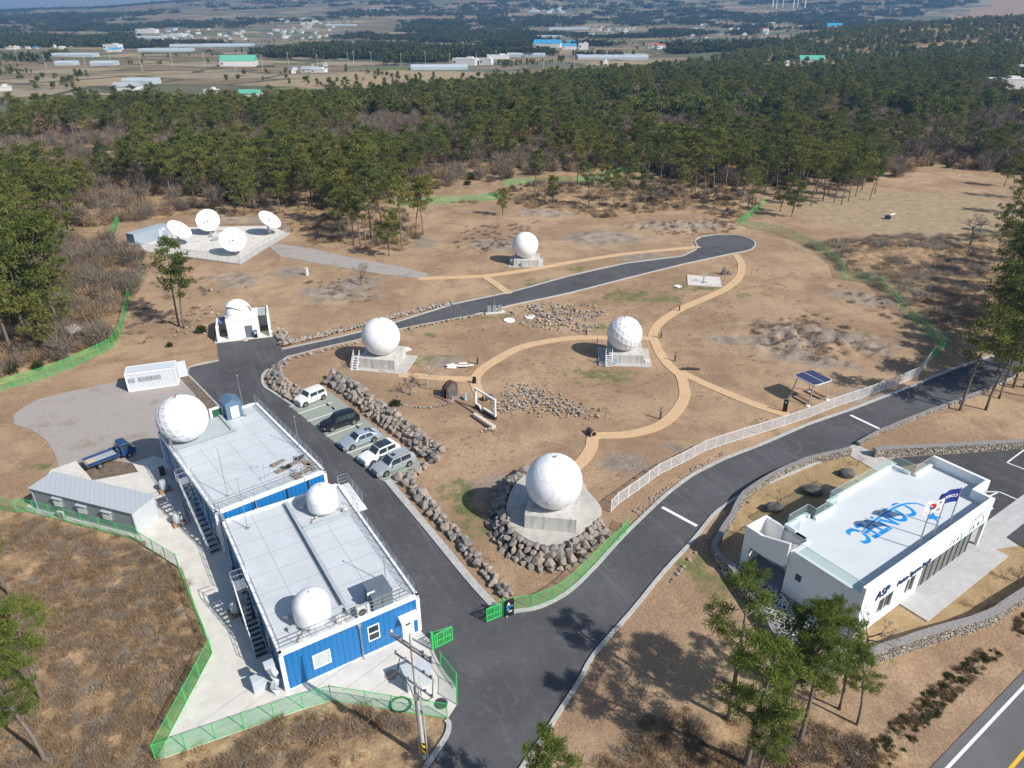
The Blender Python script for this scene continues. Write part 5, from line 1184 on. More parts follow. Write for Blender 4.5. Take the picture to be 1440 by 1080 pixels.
# solar pavilion
P=[G(1132,569),G(1153,562)]; c=G(1137,560); a=R(33); T=thing('solar_pavilion','solar roofed shelter with four slanted legs and two benches near the white fence','shelter',c,R(28))
LX,LY=1.55,1.95
FP=Fr(c,R(28)); 
def rr_poly(hx,hy,r,z): 
    o=[]
    for sx,sy,a0_ in((1,1,0),(-1,1,90),(-1,-1,180),(1,-1,270)):
        for k in range(5): t_=R(a0_+k*22.5); o.append((sx*(hx-r)+r*math.cos(t_),sy*(hy-r)+r*math.sin(t_)))
    return o
MB().prism(rr_poly(1.65,1.75,.5,0),2.95,3.03).build('roof_frame',M_trim,T)
t=NT('solar_cells'); s_=t.n('SeparateXYZ',i0=t.co()).outputs; k=t.math('GREATER_THAN',t.math('ABSOLUTE',t.math('SUBTRACT',t.math('FRACT',t.math('MULTIPLY',s_[0],6.)),.5)),.46); M_sol=t.set(t.mix(k,(.035,.035,.09),(.12,.12,.2)),.25,0,.5)
MB().prism(rr_poly(1.58,1.68,.45,0),3.03,3.06).build('solar_panel',M_sol,T); MB().box((.1,0,3.066),(.06,3.3,.012)).build('panel_joint',M_trim,T)
for sx in(-1,1):
    for sy in(-1,1):
        lg=MB().beam((sx*1.75,sy*1.45,.0),(sx*1.2,sy*1.3,2.95),.11).build('leg',M_gsteel,T); MB().lathe([(0,.12),(.25,.12),(.3,0)],c=(sx*1.75,sy*1.45,0),n=14).build('foot',M_white,lg)
    MB().beam((sx*1.28,-1.3,2.65),(sx*1.28,1.3,2.65),.06).build('cross_rail',M_trim,T)
    b_=MB()
    for k in range(4): b_.box((sx*1.35+(k-1.5)*.13,0,.45),(.1,2.6,.05))
    b_.build('bench_seat',mat('bench_timber',(.22,.12,.09),.7,var=.2),T); MB().beam((sx*1.35,-1.3,.38),(sx*1.35,1.3,.38),.3,.08).build('bench_rail',M_dark,T)
# stacked box on asphalt near observatory
q=G(345,479); tag(MB().add(*hull([(-.35,-.3,0),(.4,-.25,0),(.35,.3,0),(-.3,.3,0),(-.2,-.2,.5),(.25,-.1,.55),(.1,.25,.45)])).build('pale_stone',mat('tan_stone',(.5,.42,.33),.9,var=.2),loc=q),'single pale stone on the asphalt before the observatory','stone')
q=G(1248,308); T=thing('field_machine','little dark blue cultivator left in the dry field','machine',q,R(20)); MB().box((0,0,.6),(1.3,.8,.7)).build('engine_housing',mat('navy_machine',(.02,.04,.12),.4),T,bevel=.1); MB().tube([(.5,-.2,.8),(2.0,-.2,1.3)],.04,6).tube([(.5,.2,.8),(2.0,.2,1.3)],.04,6).build('handlebar',M_steel,T); MB().lathe([(.15,-.1),(.4,-.1),(.4,.1),(.15,.1)],n=14).xf(Matrix.Translation((0,-.45,.4))@Matrix.Rotation(R(90),4,'X')).build('wheel',M_tyre,T)
# ================================================ WHITE EXHIBITION HALL
T=thing('exhibition_hall','white flat roofed exhibition hall with a blue logo painted on its roof','building',(E_O[0],E_O[1],0),E_A)
dk=4.35; pt=5.35; tw=.3
deck=[(0,0),(20.3,0),(20.3,1.6),(22.9,1.6),(22.9,6.8),(19.3,6.8),(19.3,9.0),(8.4,9.0),(8.4,8.2),(5.4,8.2),(5.4,9.0),(2.4,9.0),(2.4,6.6),(0,6.6)]
# roof deck slab
MB().prism([(u+(.05 if u<.1 else -.05 if u>22 else 0),v+(.05 if v<.1 else -.05 if v>8 else 0)) for u,v in deck],dk-.35,dk).build('roof_deck',M_roofE,T)
def wl(mb,a,b,z0,z1,t=tw,holes=()):
    "wall on the left side of a->b, with rectangular holes (s0,s1,z0,z1)"
    A=Vector((*a,0));B=Vector((*b,0)); L=(B-A).length; d=(B-A)/L; n=Vector((-d.y,d.x,0))*t
    def pc(s0,s1,q0,q1):
        if s1-s0<1e-3 or q1-q0<1e-3: return
        p=A+d*s0;q=A+d*s1; mb.prism([p,q,q+n,p+n],q0,q1)
    s=0
    for h0,h1,g0,g1 in sorted(holes): pc(s,h0,z0,z1); pc(h0,h1,z0,g0); pc(h0,h1,g1,z1); s=h1
    pc(s,L,z0,z1)
mb=MB()
# front: windows u 1.9-4.4 and 5.7-6.9, deep porch u 7.9-19.9
FO_=EF; hol=[]
for (xa,ya),(xb,yb) in (((1240,842),(1252,832)),((1272,822),(1288,806))):
    pass
wl(mb,(0,0),(20.3,0),0,pt,tw,[(2.9,5.0,.9,2.6),(7.0,8.4,.8,2.6),(9.3,20.0,0,2.85)])
wl(mb,(20.3,.31),(20.3,1.59),2.85,pt); wl(mb,(20.3,.31),(20.3,1.59),0,.01) if False else None
mb.build('wall',M_wall,T)
mb=MB(); wl(mb,(20.01,1.6),(22.9,1.6),2.6,pt,.3); wl(mb,(22.9,1.91),(22.9,6.8),0,pt); mb.build('wall',M_wall,T)
mb=MB(); wl(mb,(22.59,6.8),(19.3,6.8),0,dk+.28); wl(mb,(19.3,7.11),(19.3,9.0),0,dk+.28); wl(mb,(19.0,9.0),(8.4,9.0),0,dk+.28); wl(mb,(8.4,8.69),(8.4,8.2),0,dk+.28)
wl(mb,(8.1,8.2),(5.4,8.2),0,dk+.28); wl(mb,(5.4,8.51),(5.4,9.0),0,dk+.28); wl(mb,(5.1,9.0),(2.4,9.0),0,dk+.28); wl(mb,(2.4,8.69),(2.4,7.9),0,dk+.28); wl(mb,(2.4,7.89),(2.4,6.91),0,dk); wl(mb,(2.39,6.6),(0,6.6),0,dk+.1); mb.build('wall',M_wall,T)
mb=MB(); wl(mb,(0,6.29),(0,.31),0,dk+.25,tw,[(.55+.0,1.15,2.0,2.75),(3.6,5.0,0,2.3)]); mb.build('wall',M_wall,T)
MB().box((.15,.75,2.0),(.1,.01,.01)).build('sill',M_wall,T) if False else None
for (v0,v1,z0,z1,nm) in((5.14,5.74,2.0,2.75,'window'),(1.29,2.69,0,2.3,'entrance_door')): MB().box((.18,(v0+v1)/2,(z0+z1)/2),(.08,v1-v0,z1-z0)).build(nm,M_glass,T)
for (u0,u1,z0,z1) in((2.9,5.0,.9,2.6),(7.0,8.4,.8,2.6)):
    w_=MB().box(((u0+u1)/2,.17,(z0+z1)/2),(u1-u0,.06,z1-z0)).build('window',M_glass,T); MB().box(((u0+u1)/2,.12,(z0+z1)/2),(.06,.1,z1-z0)).build('mullion',M_trim,w_)
# porch: ceiling, back glazing
MB().box((13.8,.24,1.42),(9.0,.1,2.84)).box((18.35,1.5,1.42),(.1,2.5,2.84)).build('glazed_front',mat('grey_reflective_glazing',(.10,.105,.105),.18,var=.15,spec=.6),T); 
m_=MB()
for k in range(9): m_.box((9.5+k*1.08,.17,1.42),(.04,.05,2.84))
m_.build('glazing_mullion',M_dark,T)
mb=MB(); wl(mb,(18.6,2.9),(20.0,2.9),0,dk-.36,.2); mb.build('porch_wall',M_wall,T); MB().box((20.15,.15,1.42),(.3,.28,2.84)).build('pillar',M_wall,T) if False else None
# glass balustrades
t=NT('balustrade_glass'); t.b.inputs['Base Color'].default_value=(.60,.72,.72,1); t.b.inputs['Roughness'].default_value=.05
tr=t.n('BsdfTransparent',Color=(.88,.94,.93,1)); mx=t.n('MixShader'); mx.inputs[0].default_value=.10; t.t.links.new(tr.outputs[0],mx.inputs[1]); t.t.links.new(t.b.outputs[0],mx.inputs[2]); t.t.links.new(mx.outputs[0],t.out.inputs[0]); M_bal=t.m
edge=[(22.4,6.65),(19.15,6.65),(19.15,8.85),(8.55,8.85),(8.55,8.05),(5.25,8.05),(5.25,8.85),(2.55,8.85),(2.55,7.7)]
for a,b in list(zip(edge,edge[1:]))+[((.15,6.3),(.15,.4))]:
    A=Vector((*a,0));B=Vector((*b,0)); d=(B-A).normalized(); z0=dk+(.28 if a[0]>1 else .25)
    g=MB().beam((A.x,A.y,z0+.5),(B.x,B.y,z0+.5),.025,1.0).build('glass_balustrade',M_bal,T); MB().beam((A.x,A.y,z0+1.01),(B.x,B.y,z0+1.01),.04,.03).build('top_rail',M_gsteel,g)
# stair tower
mb=MB(); z5=4.5
mb.extr([(-.3,6.9,2.75),(-.3,8.4,2.55),(-.3,8.4,0.0) if False else (-.3,8.8,2.5),(-.3,10.9,2.5),(-.3,10.9,4.4),(-.3,9.2,4.4),(-.3,6.61,5.3),(-.3,6.61,3.0)],(.25,0,0)); mb.extr([(-.3,10.25,0),(-.3,10.9,0),(-.3,10.9,2.5),(-.3,10.25,2.5)],(.25,0,0))
mb.box((1.05,10.78,2.2),(2.19,.24,4.4)); mb.box((2.28,9.9,2.2),(.24,1.98,4.4)); mb.build('stair_tower_wall',M_wall,T)
s=MB()
for k in range(9): s.box((.7,6.8+k*.3,4.2-k*.2),(1.4,.3,.18))
s.build('stair_flight',M_conc2,T); MB().box((1.0,10.0,2.45),(2.1,1.3,.15)).build('stair_landing',M_conc2,T)
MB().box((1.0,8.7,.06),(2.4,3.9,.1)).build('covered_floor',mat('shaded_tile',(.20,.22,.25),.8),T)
# roof logo: painted letters read from the far side
t_=mat('roof_logo_blue',(.01,.24,.62),.5,var=.05)
def roofpt(px,py): return EF.g(px,py,dk)
l0=roofpt(1271,714); l1=roofpt(1207,751)
v,f_=text_mesh('CONTEC',2.8,.004,.07); wd=max(p[0] for p in v)-min(p[0] for p in v); target=(roofpt(1271,714)-roofpt(1207,751)).length*1.19
mid=(roofpt(1239.6,733)); ang_=math.atan2(l1.y-l0.y,l1.x-l0.x); M=Matrix.Translation((mid.x,mid.y,dk+.006))@Matrix.Rotation(ang_,4,'Z')@Matrix.Diagonal((target/wd,1.,1,1))
MB().add([M@Vector(p) for p in v],f_).build('roof_lettering',t_,T)
sw=catmull([roofpt(*p) for p in ((1211,750),(1216,744),(1226,735),(1241,724.5),(1257.6,714.5),(1272,709),(1288,708),(1299,711.5),(1307,717))],8); n_=len(sw)
mb=MB(); wh=MB()
for i in range(n_-1):
    def wdt(k): f=k/(n_-1); return .05+.22*math.sin(PI*min(1,f*1.0))**.8*(1-.3*f)
    a,b=sw[i],sw[i+1]; d=(b-a).normalized(); nn=Vector((-d.y,d.x,0)); wa_,wb_=wdt(i),wdt(i+1)
    o=len(mb.v); mb.v+=[tuple(a+nn*wa_/2+Vector((0,0,.016))),tuple(a-nn*wa_/2+Vector((0,0,.016))),tuple(b-nn*wb_/2+Vector((0,0,.016))),tuple(b+nn*wb_/2+Vector((0,0,.016)))]; mb.f.append((o,o+1,o+2,o+3))
    if i<n_*.62:
        o=len(wh.v); k=.13; wh.v+=[tuple(a+nn*(wa_/2+k)+Vector((0,0,.012))),tuple(a-nn*(wa_/2+k*.5)+Vector((0,0,.012))),tuple(b-nn*(wb_/2+k*.5)+Vector((0,0,.012))),tuple(b+nn*(wb_/2+k)+Vector((0,0,.012)))]; wh.f.append((o,o+1,o+2,o+3))
for q_ in(mb,wh): q_.v=[(x,y,dk+z-dk) if z<1 else (x,y,z) for x,y,z in q_.v]
mb.build('roof_swoosh',t_,T); wh.build('swoosh_gap',M_roofE,T)
st_=roofpt(1312,727); pts=[]
for k in range(10):
    a_=R(100+36*k); r_=(.85 if k%2==0 else .3); pts.append((st_.x+r_*math.cos(a_),st_.y+r_*math.sin(a_)))
MB().prism(pts,dk+.004,dk+.01).build('roof_star',t_,T)
# facade lettering standing proud
add_text(T,'ASP',1.15,(2.9,-.06,3.5),M_navy,rx=90,ext=.04,bold=.0); add_text(T,'Asian Space Park',.72,(7.7,-.06,3.2),M_navy,rx=90,ext=.04,bold=.0,sx=1.05)
# mural: plain line curves and dots in pale blue on the right part of the facade
lm=MB(); 
def arc(cx,cz,r,a0,a1,n=12): return [(cx+r*math.cos(R(a0+(a1-a0)*k/n)),-.02,cz+r*math.sin(R(a0+(a1-a0)*k/n))*1.15) for k in range(n+1)]
for cx,r in((14.4,.95),(18.0,1.25)): lm.tube(arc(cx,3.0,r,5,175),.03,4)
lm.tube(catmull([(16.6,-.02,4.3),(17.0,-.02,4.55),(17.4,-.02,4.3),(17.9,-.02,4.7),(18.5,-.02,4.45),(19.2,-.02,4.9),(19.8,-.02,4.6)],4),.03,4)
lm.build('mural_line',mat('mural_blue_grey',(.16,.25,.42),.6),T)
for x,z,s_ in((14.1,3.3,.16),(14.7,3.35,.18),(17.5,3.35,.2),(18.3,3.4,.22)): MB().box((x,-.012,z),(s_*1.5,.02,s_*1.9)).build('mural_patch',M_navy,T,bevel=.005)
for x,z,s_ in((12.6,3.2,.25),(15.5,3.1,.3),(16.9,3.2,.32),(19.2,3.3,.32),(19.6,4.3,.25)): MB().box((x,-.012,z),(s_*1.3,.02,s_*1.3)).build('mural_patch',mat('mural_pale_blue',(.35,.66,.82),.6),T)
# flagpoles and flags
M_pole=mat('flagpole_steel',(.45,.43,.42),.35,.5)
def flag(label,u,v,h):
    w_=EF.w(u,v,dk); T=thing('flagpole',label,'flagpole',w_,E_A,None); MB().tube([(0,0,0),(0,0,h)],[.07,.04],10).build('pole',M_pole,T,smooth=40); MB().lathe([(.18,0),(.18,.1),(.07,.16)],n=12).build('pole_base',M_pole,T); MB().lathe([(0,.14),(.07,.07),(0,0)],c=(0,0,h),n=8).build('finial',M_pole,T); return T
def cloth(fn,T,z_top,L,Hh,mt,name='flag',droop=.35,phase=0.):
    nx,nz=26,16; me=bpy.data.meshes.new(name); vs=[];uv=[]
    d=Vector((math.cos(R(180-22)),math.sin(R(180-22)),0))
    for j in range(nz+1):
        for i in range(nx+1):
            s_=i/nx; t_=j/nz; p=d*(L*s_*.93)+Vector((-d.y,d.x,0))*(.16*math.sin(7*s_+phase+1.2*t_)*s_); p.z=z_top-t_*Hh*(1-.12*s_)-droop*s_*s_*L+.06*math.sin(9*s_+phase)*s_
            vs.append(tuple(p)); uv.append((s_,1-t_))
    fs=[(j*(nx+1)+i,j*(nx+1)+i+1,(j+1)*(nx+1)+i+1,(j+1)*(nx+1)+i) for j in range(nz) for i in range(nx)]
    me.from_pydata(vs,[],fs); ul=me.uv_layers.new(name='UVMap'); ul.data.foreach_set('uv',np.array([uv[l.vertex_index] for l in me.loops],float).ravel()); me.materials.append(mt)
    me.polygons.foreach_set('use_smooth',[True]*len(fs)); o=bpy.data.objects.new(name,me); C.objects.link(o); o.parent=T; return o
def circ(t,s,cx,cy,r,ax=1.5):
    x=t.math('MULTIPLY',t.math('SUBTRACT',s[0],cx),ax); y=t.math('SUBTRACT',s[1],cy); return t.math('LESS_THAN',t.math('ADD',t.math('MULTIPLY',x,x),t.math('MULTIPLY',y,y)),r*r)
t=NT('korean_flag'); s=t.n('SeparateXYZ',i0=t.co('UV')).outputs; c=t.mix(circ(t,s,.5,.5,.25),(.78,.78,.78),(.02,.07,.35))
up=t.math('GREATER_THAN',t.math('SUBTRACT',s[1],t.math('MULTIPLY',t.math('SUBTRACT',s[0],.5),-.5)),.5)
c=t.mix(t.math('MULTIPLY',circ(t,s,.5,.5,.25),up),c,(.62,.02,.04)); c=t.mix(circ(t,s,.42,.53,.125),c,(.62,.02,.04)); c=t.mix(circ(t,s,.58,.47,.125),c,(.02,.07,.35))
for cx,cy,sg in((.19,.78,1),(.81,.78,-1),(.19,.22,-1),(.81,.22,1)):
    x=t.math('MULTIPLY',t.math('SUBTRACT',s[0],cx),1.5); y=t.math('SUBTRACT',s[1],cy)
    a_=t.math('ADD',t.math('MULTIPLY',x,.55),t.math('MULTIPLY',y,.83*sg)); b_=t.math('SUBTRACT',t.math('MULTIPLY',x,.83),t.math('MULTIPLY',y,.55*sg))
    # bars perpendicular to the diagonal
    u_=t.math('ADD',t.math('MULTIPLY',x,.83),t.math('MULTIPLY',y,-.55*sg)); v_=t.math('ADD',t.math('MULTIPLY',x,.55),t.math('MULTIPLY',y,.83*sg))
    bar=t.math('MULTIPLY',t.math('GREATER_THAN',t.math('FRACT',t.math('ADD',t.math('MULTIPLY',u_,16.),.5)),.38),t.math('MULTIPLY',t.math('LESS_THAN',t.math('ABSOLUTE',u_),.09),t.math('LESS_THAN',t.math('ABSOLUTE',v_),.11))); c=t.mix(bar,c,(.02,.02,.02))
M_kf=t.set(c,.8)
M_bf=mat('navy_flag_cloth',(.01,.03,.22),.7,var=.1)
f1=flag('left flagpole over the white hall front parapet, its flag missing from view',9.0,.75,4.4)
f2=flag('middle flagpole flying the Korean national flag over the white hall',11.3,.75,4.4)
f3=flag('right flagpole flying a navy company flag over the white hall',13.9,.75,4.4)
cloth(None,f2,4.3,2.1,1.4,M_kf,droop=.12,phase=.6); fo=cloth(None,f3,4.3,2.1,1.4,M_bf,droop=.10,phase=2.)
v,f_=text_mesh('CONTEC',.42,.0,.012); L_=2.1; d=Vector((math.cos(R(158)),math.sin(R(158)),0))
def onflag(x,z):
    s_=(x+1.05)/2.1; t__=(.7-z)/1.4; p=d*(L_*s_*.93)+Vector((-d.y,d.x,0))*(.16*math.sin(7*s_+2.+1.2*t__)*s_); p.z=4.3-t__*1.4*(1-.12*s_)-.10*s_*s_*L_+.06*math.sin(9*s_+2.)*s_; return p
for off in(.03,-.03): MB().add([onflag(p[0],p[1])+Vector((-d.y,d.x,0))*off for p in v],f_).build('flag_lettering',M_tw,fo)
# landscaping round the hall
def stonemat(name,sc=3.2,gap=(.05,.045,.04),cols=((.20,.185,.165),(.37,.34,.30),(.50,.44,.35))):
    t=NT(name); v=t.n('TexVoronoi',{'feature':'DISTANCE_TO_EDGE'},Scale=sc,Vector=t.co()).outputs['Distance']; vc=t.n('TexVoronoi',Scale=sc,Vector=t.co()).outputs['Color']; s=t.n('SeparateColor',i0=vc).outputs
    c=t.ramp(s[0],[(0,cols[0]),(.5,cols[1]),(1,cols[2])]); c=t.mix(t.math('MULTIPLY',t.noise(9.,5),.35),c,(.2,.18,.16)); c=t.mix(t.sstep(v,.03,.09),gap,c); t.bump(t.sstep(v,0,.2),.8,.09); return t.set(c,.9,0,.15)
M_dry=stonemat('dry_stone'); M_cap=mat('grey_stone_capping',(.23,.22,.215),.9,var=.28,scale=5,bump=.5,bscale=12)
def stone_wall(label,px,h,t_=.55,hz=None,px_h=0.):
    pts=catmull(GP(px,0.),4); O=pts[0]; T=thing('stone_wall',label,'wall',O,0,None); P=[p-O for p in pts]
    jit=random.Random(len(px)); P=[p+Vector((jit.uniform(-.04,.04),jit.uniform(-.04,.04),0)) for p in P]
    strip_mesh(MB(),P,0,t_,-.4,h).build('masonry',M_dry,T); strip_mesh(MB(),P,-.03,t_+.03,h,h+.07).build('capping',M_cap,T)
stone_wall('curved dry stone wall between the lower road and the white hall',[(1197,641),(1165,648),(1137,655),(1092,675),(1049,703),(1031,735),(1012,765),(1007,778),(1015,792),(1030,806),(1049,835),(1082,883),(1113,938),(1122,963)],.85,-.5)
stone_wall('long dry stone retaining wall below the white hall and highway bank',[(1122,963),(1171,954),(1232,933),(1306,908),(1345,896),(1391,881),(1440,850),(1530,790)],1.15,.6)
stone_wall('dry stone wall between the hall car park and the brown field above it',[(1229,644),(1275,641),(1367,636.5),(1440,632),(1560,628)],1.0,.6)
stone_wall('low rough stone edging beside the road climbing to the right',[(1203,626),(1238,607),(1290,586),(1351,563),(1394,546)],.45,-.4)
def hull_rock(seed,n=16,flat=.8):
    r_=random.Random(seed); pts=[]
    for _ in range(n):
        a=r_.uniform(0,2*PI); z=r_.uniform(-1,1); q=math.sqrt(1-z*z); k=r_.uniform(.82,1.12); pts.append((q*math.cos(a)*k,q*math.sin(a)*k*r_.uniform(.75,1),z*k*flat))
    return hull(pts)
def rockmat(name,a,b,c_):
    t=NT(name); rnd=t.n('ObjectInfo').outputs['Random']; n=t.noise(1.6,6,rough=.7); n2=t.noise(7.,5,rough=.7)
    col=t.ramp(rnd,[(0,a),(.45,b),(.75,c_),(1,a)]); col=t.mix(t.math('MULTIPLY',t.sstep(n,.45,.65),.6),col,(.38,.29,.21)); col=t.mix(.55,col,t.mix(1.,col,t.ramp(n2,[(.3,.55),(.7,1.3)]),'MULTIPLY')); t.bump(n2,.6,.06); return t.set(col,.92,0,.15)
M_rock=rockmat('boulder_stone',(.175,.17,.168),(.26,.25,.24),(.34,.285,.235))
rocks=[hull_rock(k,(11,14,18,24)[k%4],(.7,.85,1.)[k%3]) for k in range(9)]
rock_me=[]
for v,f_ in rocks:
    me=bpy.data.meshes.new('boulder'); me.from_pydata(v,[],f_); me.materials.append(M_rock); rock_me.append(me)
spec=[]
rr_=random.Random(11)
def band(px,w0,w1,rows,sz,grp,lab,z_top=0.,jz=.1,step=None):
    pts=catmull(GP(px,0.),6); L=[0]
    for a,b in zip(pts,pts[1:]): L.append(L[-1]+(b-a).length)
    tot=L[-1]
    for r_ in range(rows):
        f=(r_+.5)/rows; s=rr_.uniform(0,.3)
        while s<tot:
            i=max(k for k in range(len(L)) if L[k]<=s); i=min(i,len(pts)-2); k=(s-L[i])/max(1e-6,L[i+1]-L[i]); p=pts[i].lerp(pts[i+1],k); d=(pts[i+1]-pts[i]).normalized(); n=Vector((-d.y,d.x,0))
            size=sz*rr_.choice((.6,.75,.9,1.,1.1,1.35))*rr_.uniform(.9,1.1); w_=w0+(w1-w0)*f+rr_.uniform(-.12,.12); q=p+n*w_; z=z_top*f+rr_.uniform(0,jz)
            spec.append((q.x,q.y,z+size*.32,size,grp,lab)); s+=size*(1.45 if step is None else step)
band([(456,541),(470,548),(487,560),(505,574),(525,590),(548,608),(570,625),(592,642),(606,655)],.1,2.0,4,.49,'boulders of the parking bank','angular grey tan boulder in the bank behind the parked cars',1.15)
band([(412,571),(394,560),(377,549),(371,538),(372,528),(384,518)],-2.1,-.3,4,.60,'boulders of the road corner heap','angular boulder heaped at the road corner before the parking bays',.9) if False else band([(384,517),(374,527),(373,538),(379,547),(394,558),(413,570)],.35,2.2,4,.50,'boulders of the road corner heap','angular boulder heaped at the road corner before the parking bays',.9)
band([(430,566),(440,556),(450,549)],0,.8,1,.5,'boulders of the road corner heap','angular boulder heaped at the road corner before the parking bays',.3)
band([(549,678),(572,702),(600,735),(630,771),(660,808),(690,842),(703,853)],.85,1.8,2,.50,'boulders lining the access road','rough boulder in the double row lining the access road',.3)
band([(577,675),(590,664),(603,656)],-.2,.5,2,.5,'boulders lining the access road','rough boulder in the double row lining the access road',.1)
band([(398,489),(430,482),(480,470),(520,460),(560,449),(600,439),(640,430)],.5,1.3,2,.42,'boulders above the upper road','tan boulder in the row on the uphill side of the upper road',.25)
band([(386,468),(391,478),(397,489)],-.2,1.6,3,.48,'boulders beside the observatory','boulder piled beside the observatory wing wall',.5)
band([(405,504),(433,497),(467,489),(505,480),(545,470),(590,458),(640,448),(680,441)],-.5,-.5,1,.34,'boulders below the upper road','small boulder in the single row on the downhill side of the upper road',0,.05,2.6)
tc=GP(TERR,0.); cxy=Vector((sum(p.x for p in tc)/len(tc),sum(p.y for p in tc)/len(tc),0))
tpx=[(741,655),(722,670),(711,690),(706,712),(711,737),(732,758),(766,771),(799,766),(828,748),(849,727)]
# terrace ring (rows step down and outwards)
ring=catmull(GP(tpx,ZT),6)
def ringband():
    P_=[Vector((p.x,p.y,0)) for p in ring]; L=[0]
    for a,b in zip(P_,P_[1:]): L.append(L[-1]+(b-a).length)
    for row,(off,z,sz) in enumerate(((-.1,ZT-.25,.46),(.35,.85,.56),(.8,.35,.60),(1.25,-.05,.52))):
        s=rr_.uniform(0,.4)
        while s<L[-1]-.1:
            i=max(k for k in range(len(L)) if L[k]<=s); i=min(i,len(P_)-2); k=(s-L[i])/max(1e-6,L[i+1]-L[i]); p=P_[i].lerp(P_[i+1],k); o_=(p-cxy); o_.z=0; o_.normalize(); size=sz*rr_.uniform(.75,1.2)
            frac=s/L[-1]; oo=off*(1 if .1<frac<.85 else .6)
            q=p+o_*(oo+rr_.uniform(-.1,.1)); spec.append((q.x,q.y,z+size*.3,size,'boulders of the radome terrace','angular boulder in the bank ringing the largest radome terrace')); s+=size*1.5
ringband()
spec.sort(key=lambda s:math.dist(s[:3],(0,0,H))/s[3])
for x,y,z,s,grp,lab in spec[:298]:
    o=bpy.data.objects.new('boulder',rock_me[rr_.randrange(9)]); C.objects.link(o); o.location=(x,y,z); o.rotation_euler=(rr_.uniform(-.5,.5),rr_.uniform(-.5,.5),rr_.uniform(0,6.28)); o.scale=(s*rr_.uniform(.85,1.15),s*rr_.uniform(.8,1.1),s*rr_.uniform(.75,1.)); tag(o,lab,'boulder',grp)
def rock_heap(name,items,label,cat,m=M_rock):
    V=[];Fc=[];n=0
    for x,y,z,s in items:
        v,f_=rocks[rr_.randrange(9)]; M=Matrix.Translation((x,y,z))@Matrix.Rotation(rr_.uniform(0,6.28),4,'Z')@Matrix.Rotation(rr_.uniform(-.7,.7),4,'X')@Matrix.Diagonal((s,s*rr_.uniform(.75,1.1),s*rr_.uniform(.6,.95),1))
        V+=[tuple(M@Vector(p)) for p in v]; Fc+=[tuple(i+n for i in q) for q in f_]; n+=len(v)
    mb=MB(); mb.v=V; mb.f=Fc; stuff(mb.build(name,m),label,cat)
M_rub2=NT('rubble_stone'); t=M_rub2; n=t.noise(.9,3); n2=t.noise(7.,5,rough=.7); c=t.ramp(t.noise(1.7,2,rough=.4),[(.32,(.17,.16,.155)),(.5,(.33,.30,.275)),(.66,(.47,.35,.24))]); M_rub2=t.set(t.mix(.5,c,t.mix(1.,c,t.ramp(n2,[(.3,.6),(.7,1.3)]),'MULTIPLY')),.92,0,.1)
rest=[s[:4] for s in spec[298:]]
if rest: rock_heap('small_boulders',rest,'remaining small boulders along the road edges and banks','boulders')
def heap(px_list,rx,n,s0,s1,name,label,zz=.35):
    it=[]
    for (px,py,ex,ey) in px_list:
        c=G(px,py)
        for _ in range(int(n*ex*ey/10)):
            a=rr_.uniform(0,2*PI); r_=math.sqrt(rr_.random()); x=c.x+ex*r_*math.cos(a); y=c.y+ey*r_*math.sin(a); s=rr_.uniform(s0,s1)*(1.15-.4*r_); it.append((x,y,s*.3+zz*(1-r_)*rr_.random(),s))
    rock_heap(name,it,label,'rubble',M_rub2)
heap([(735,546,2.6,2.4),(757,563,3.6,3.4),(722,566,3.6,2.2),(775,572,3.6,3.0),(735,558,3,3),(712,572,2.0,2.2),(800,576,2.6,1.9),(830,580,2.8,1.8)],0,80,.12,.27,'rubble_heap','spread of broken lava stones in the lower loop of the park')
heap([(770,432,4,2.5),(755,441,4.5,4),(785,446,5,3.6),(815,437,5,3),(800,455,5,3.5),(765,457,4,2.5),(820,463,3,1.5),(835,443,3,2)],0,42,.15,.36,'rubble_heap','spread of broken lava stones above the loop path by the upper road')
heap([(688,605,1.3,.7)],0,150,.1,.26,'rubble_heap','little patch of stones below the white frame bench')
heap([(330,398,4,3),(355,392,4,2),(310,405,4,3),(280,440,4,4),(260,470,4,3),(300,450,3,3)],0,9,.15,.5,'rubble_heap','scattered pale rocks on the slope behind the observatory')
it=[]
for k in range(34):
    a=R(150+k*7.5); c=G(598,562); it.append((c.x+2.6*math.cos(a)*1.35,c.y+2.2*math.sin(a),.1,rr_.uniform(.16,.3)))
rock_heap('tree_stone_ring',it,'curved ring of small stones round the bare park tree','stones')
it=[]
for a,b,n in (((893,727),(962,672),40),((900,735),(935,700),20),((962,672),(1020,641),26),((866,752),(880,741),8)):
    for k in range(n): f=rr_.random(); p=G(a[0]+(b[0]-a[0])*f,a[1]+(b[1]-a[1])*f-3); it.append((p.x+rr_.uniform(-.3,.1),p.y+rr_.uniform(0,.35),.02,rr_.uniform(.08,.2)))
for k in range(30): f=rr_.random(); p=G(930+(1043-930)*f,812-(812-700)*f-8*math.sin(f*PI)); it.append((p.x+.75,p.y-.6,.03,rr_.uniform(.12,.32)))
rock_heap('roadside_stones',it,'loose stones along the banks of the lower road','stones')
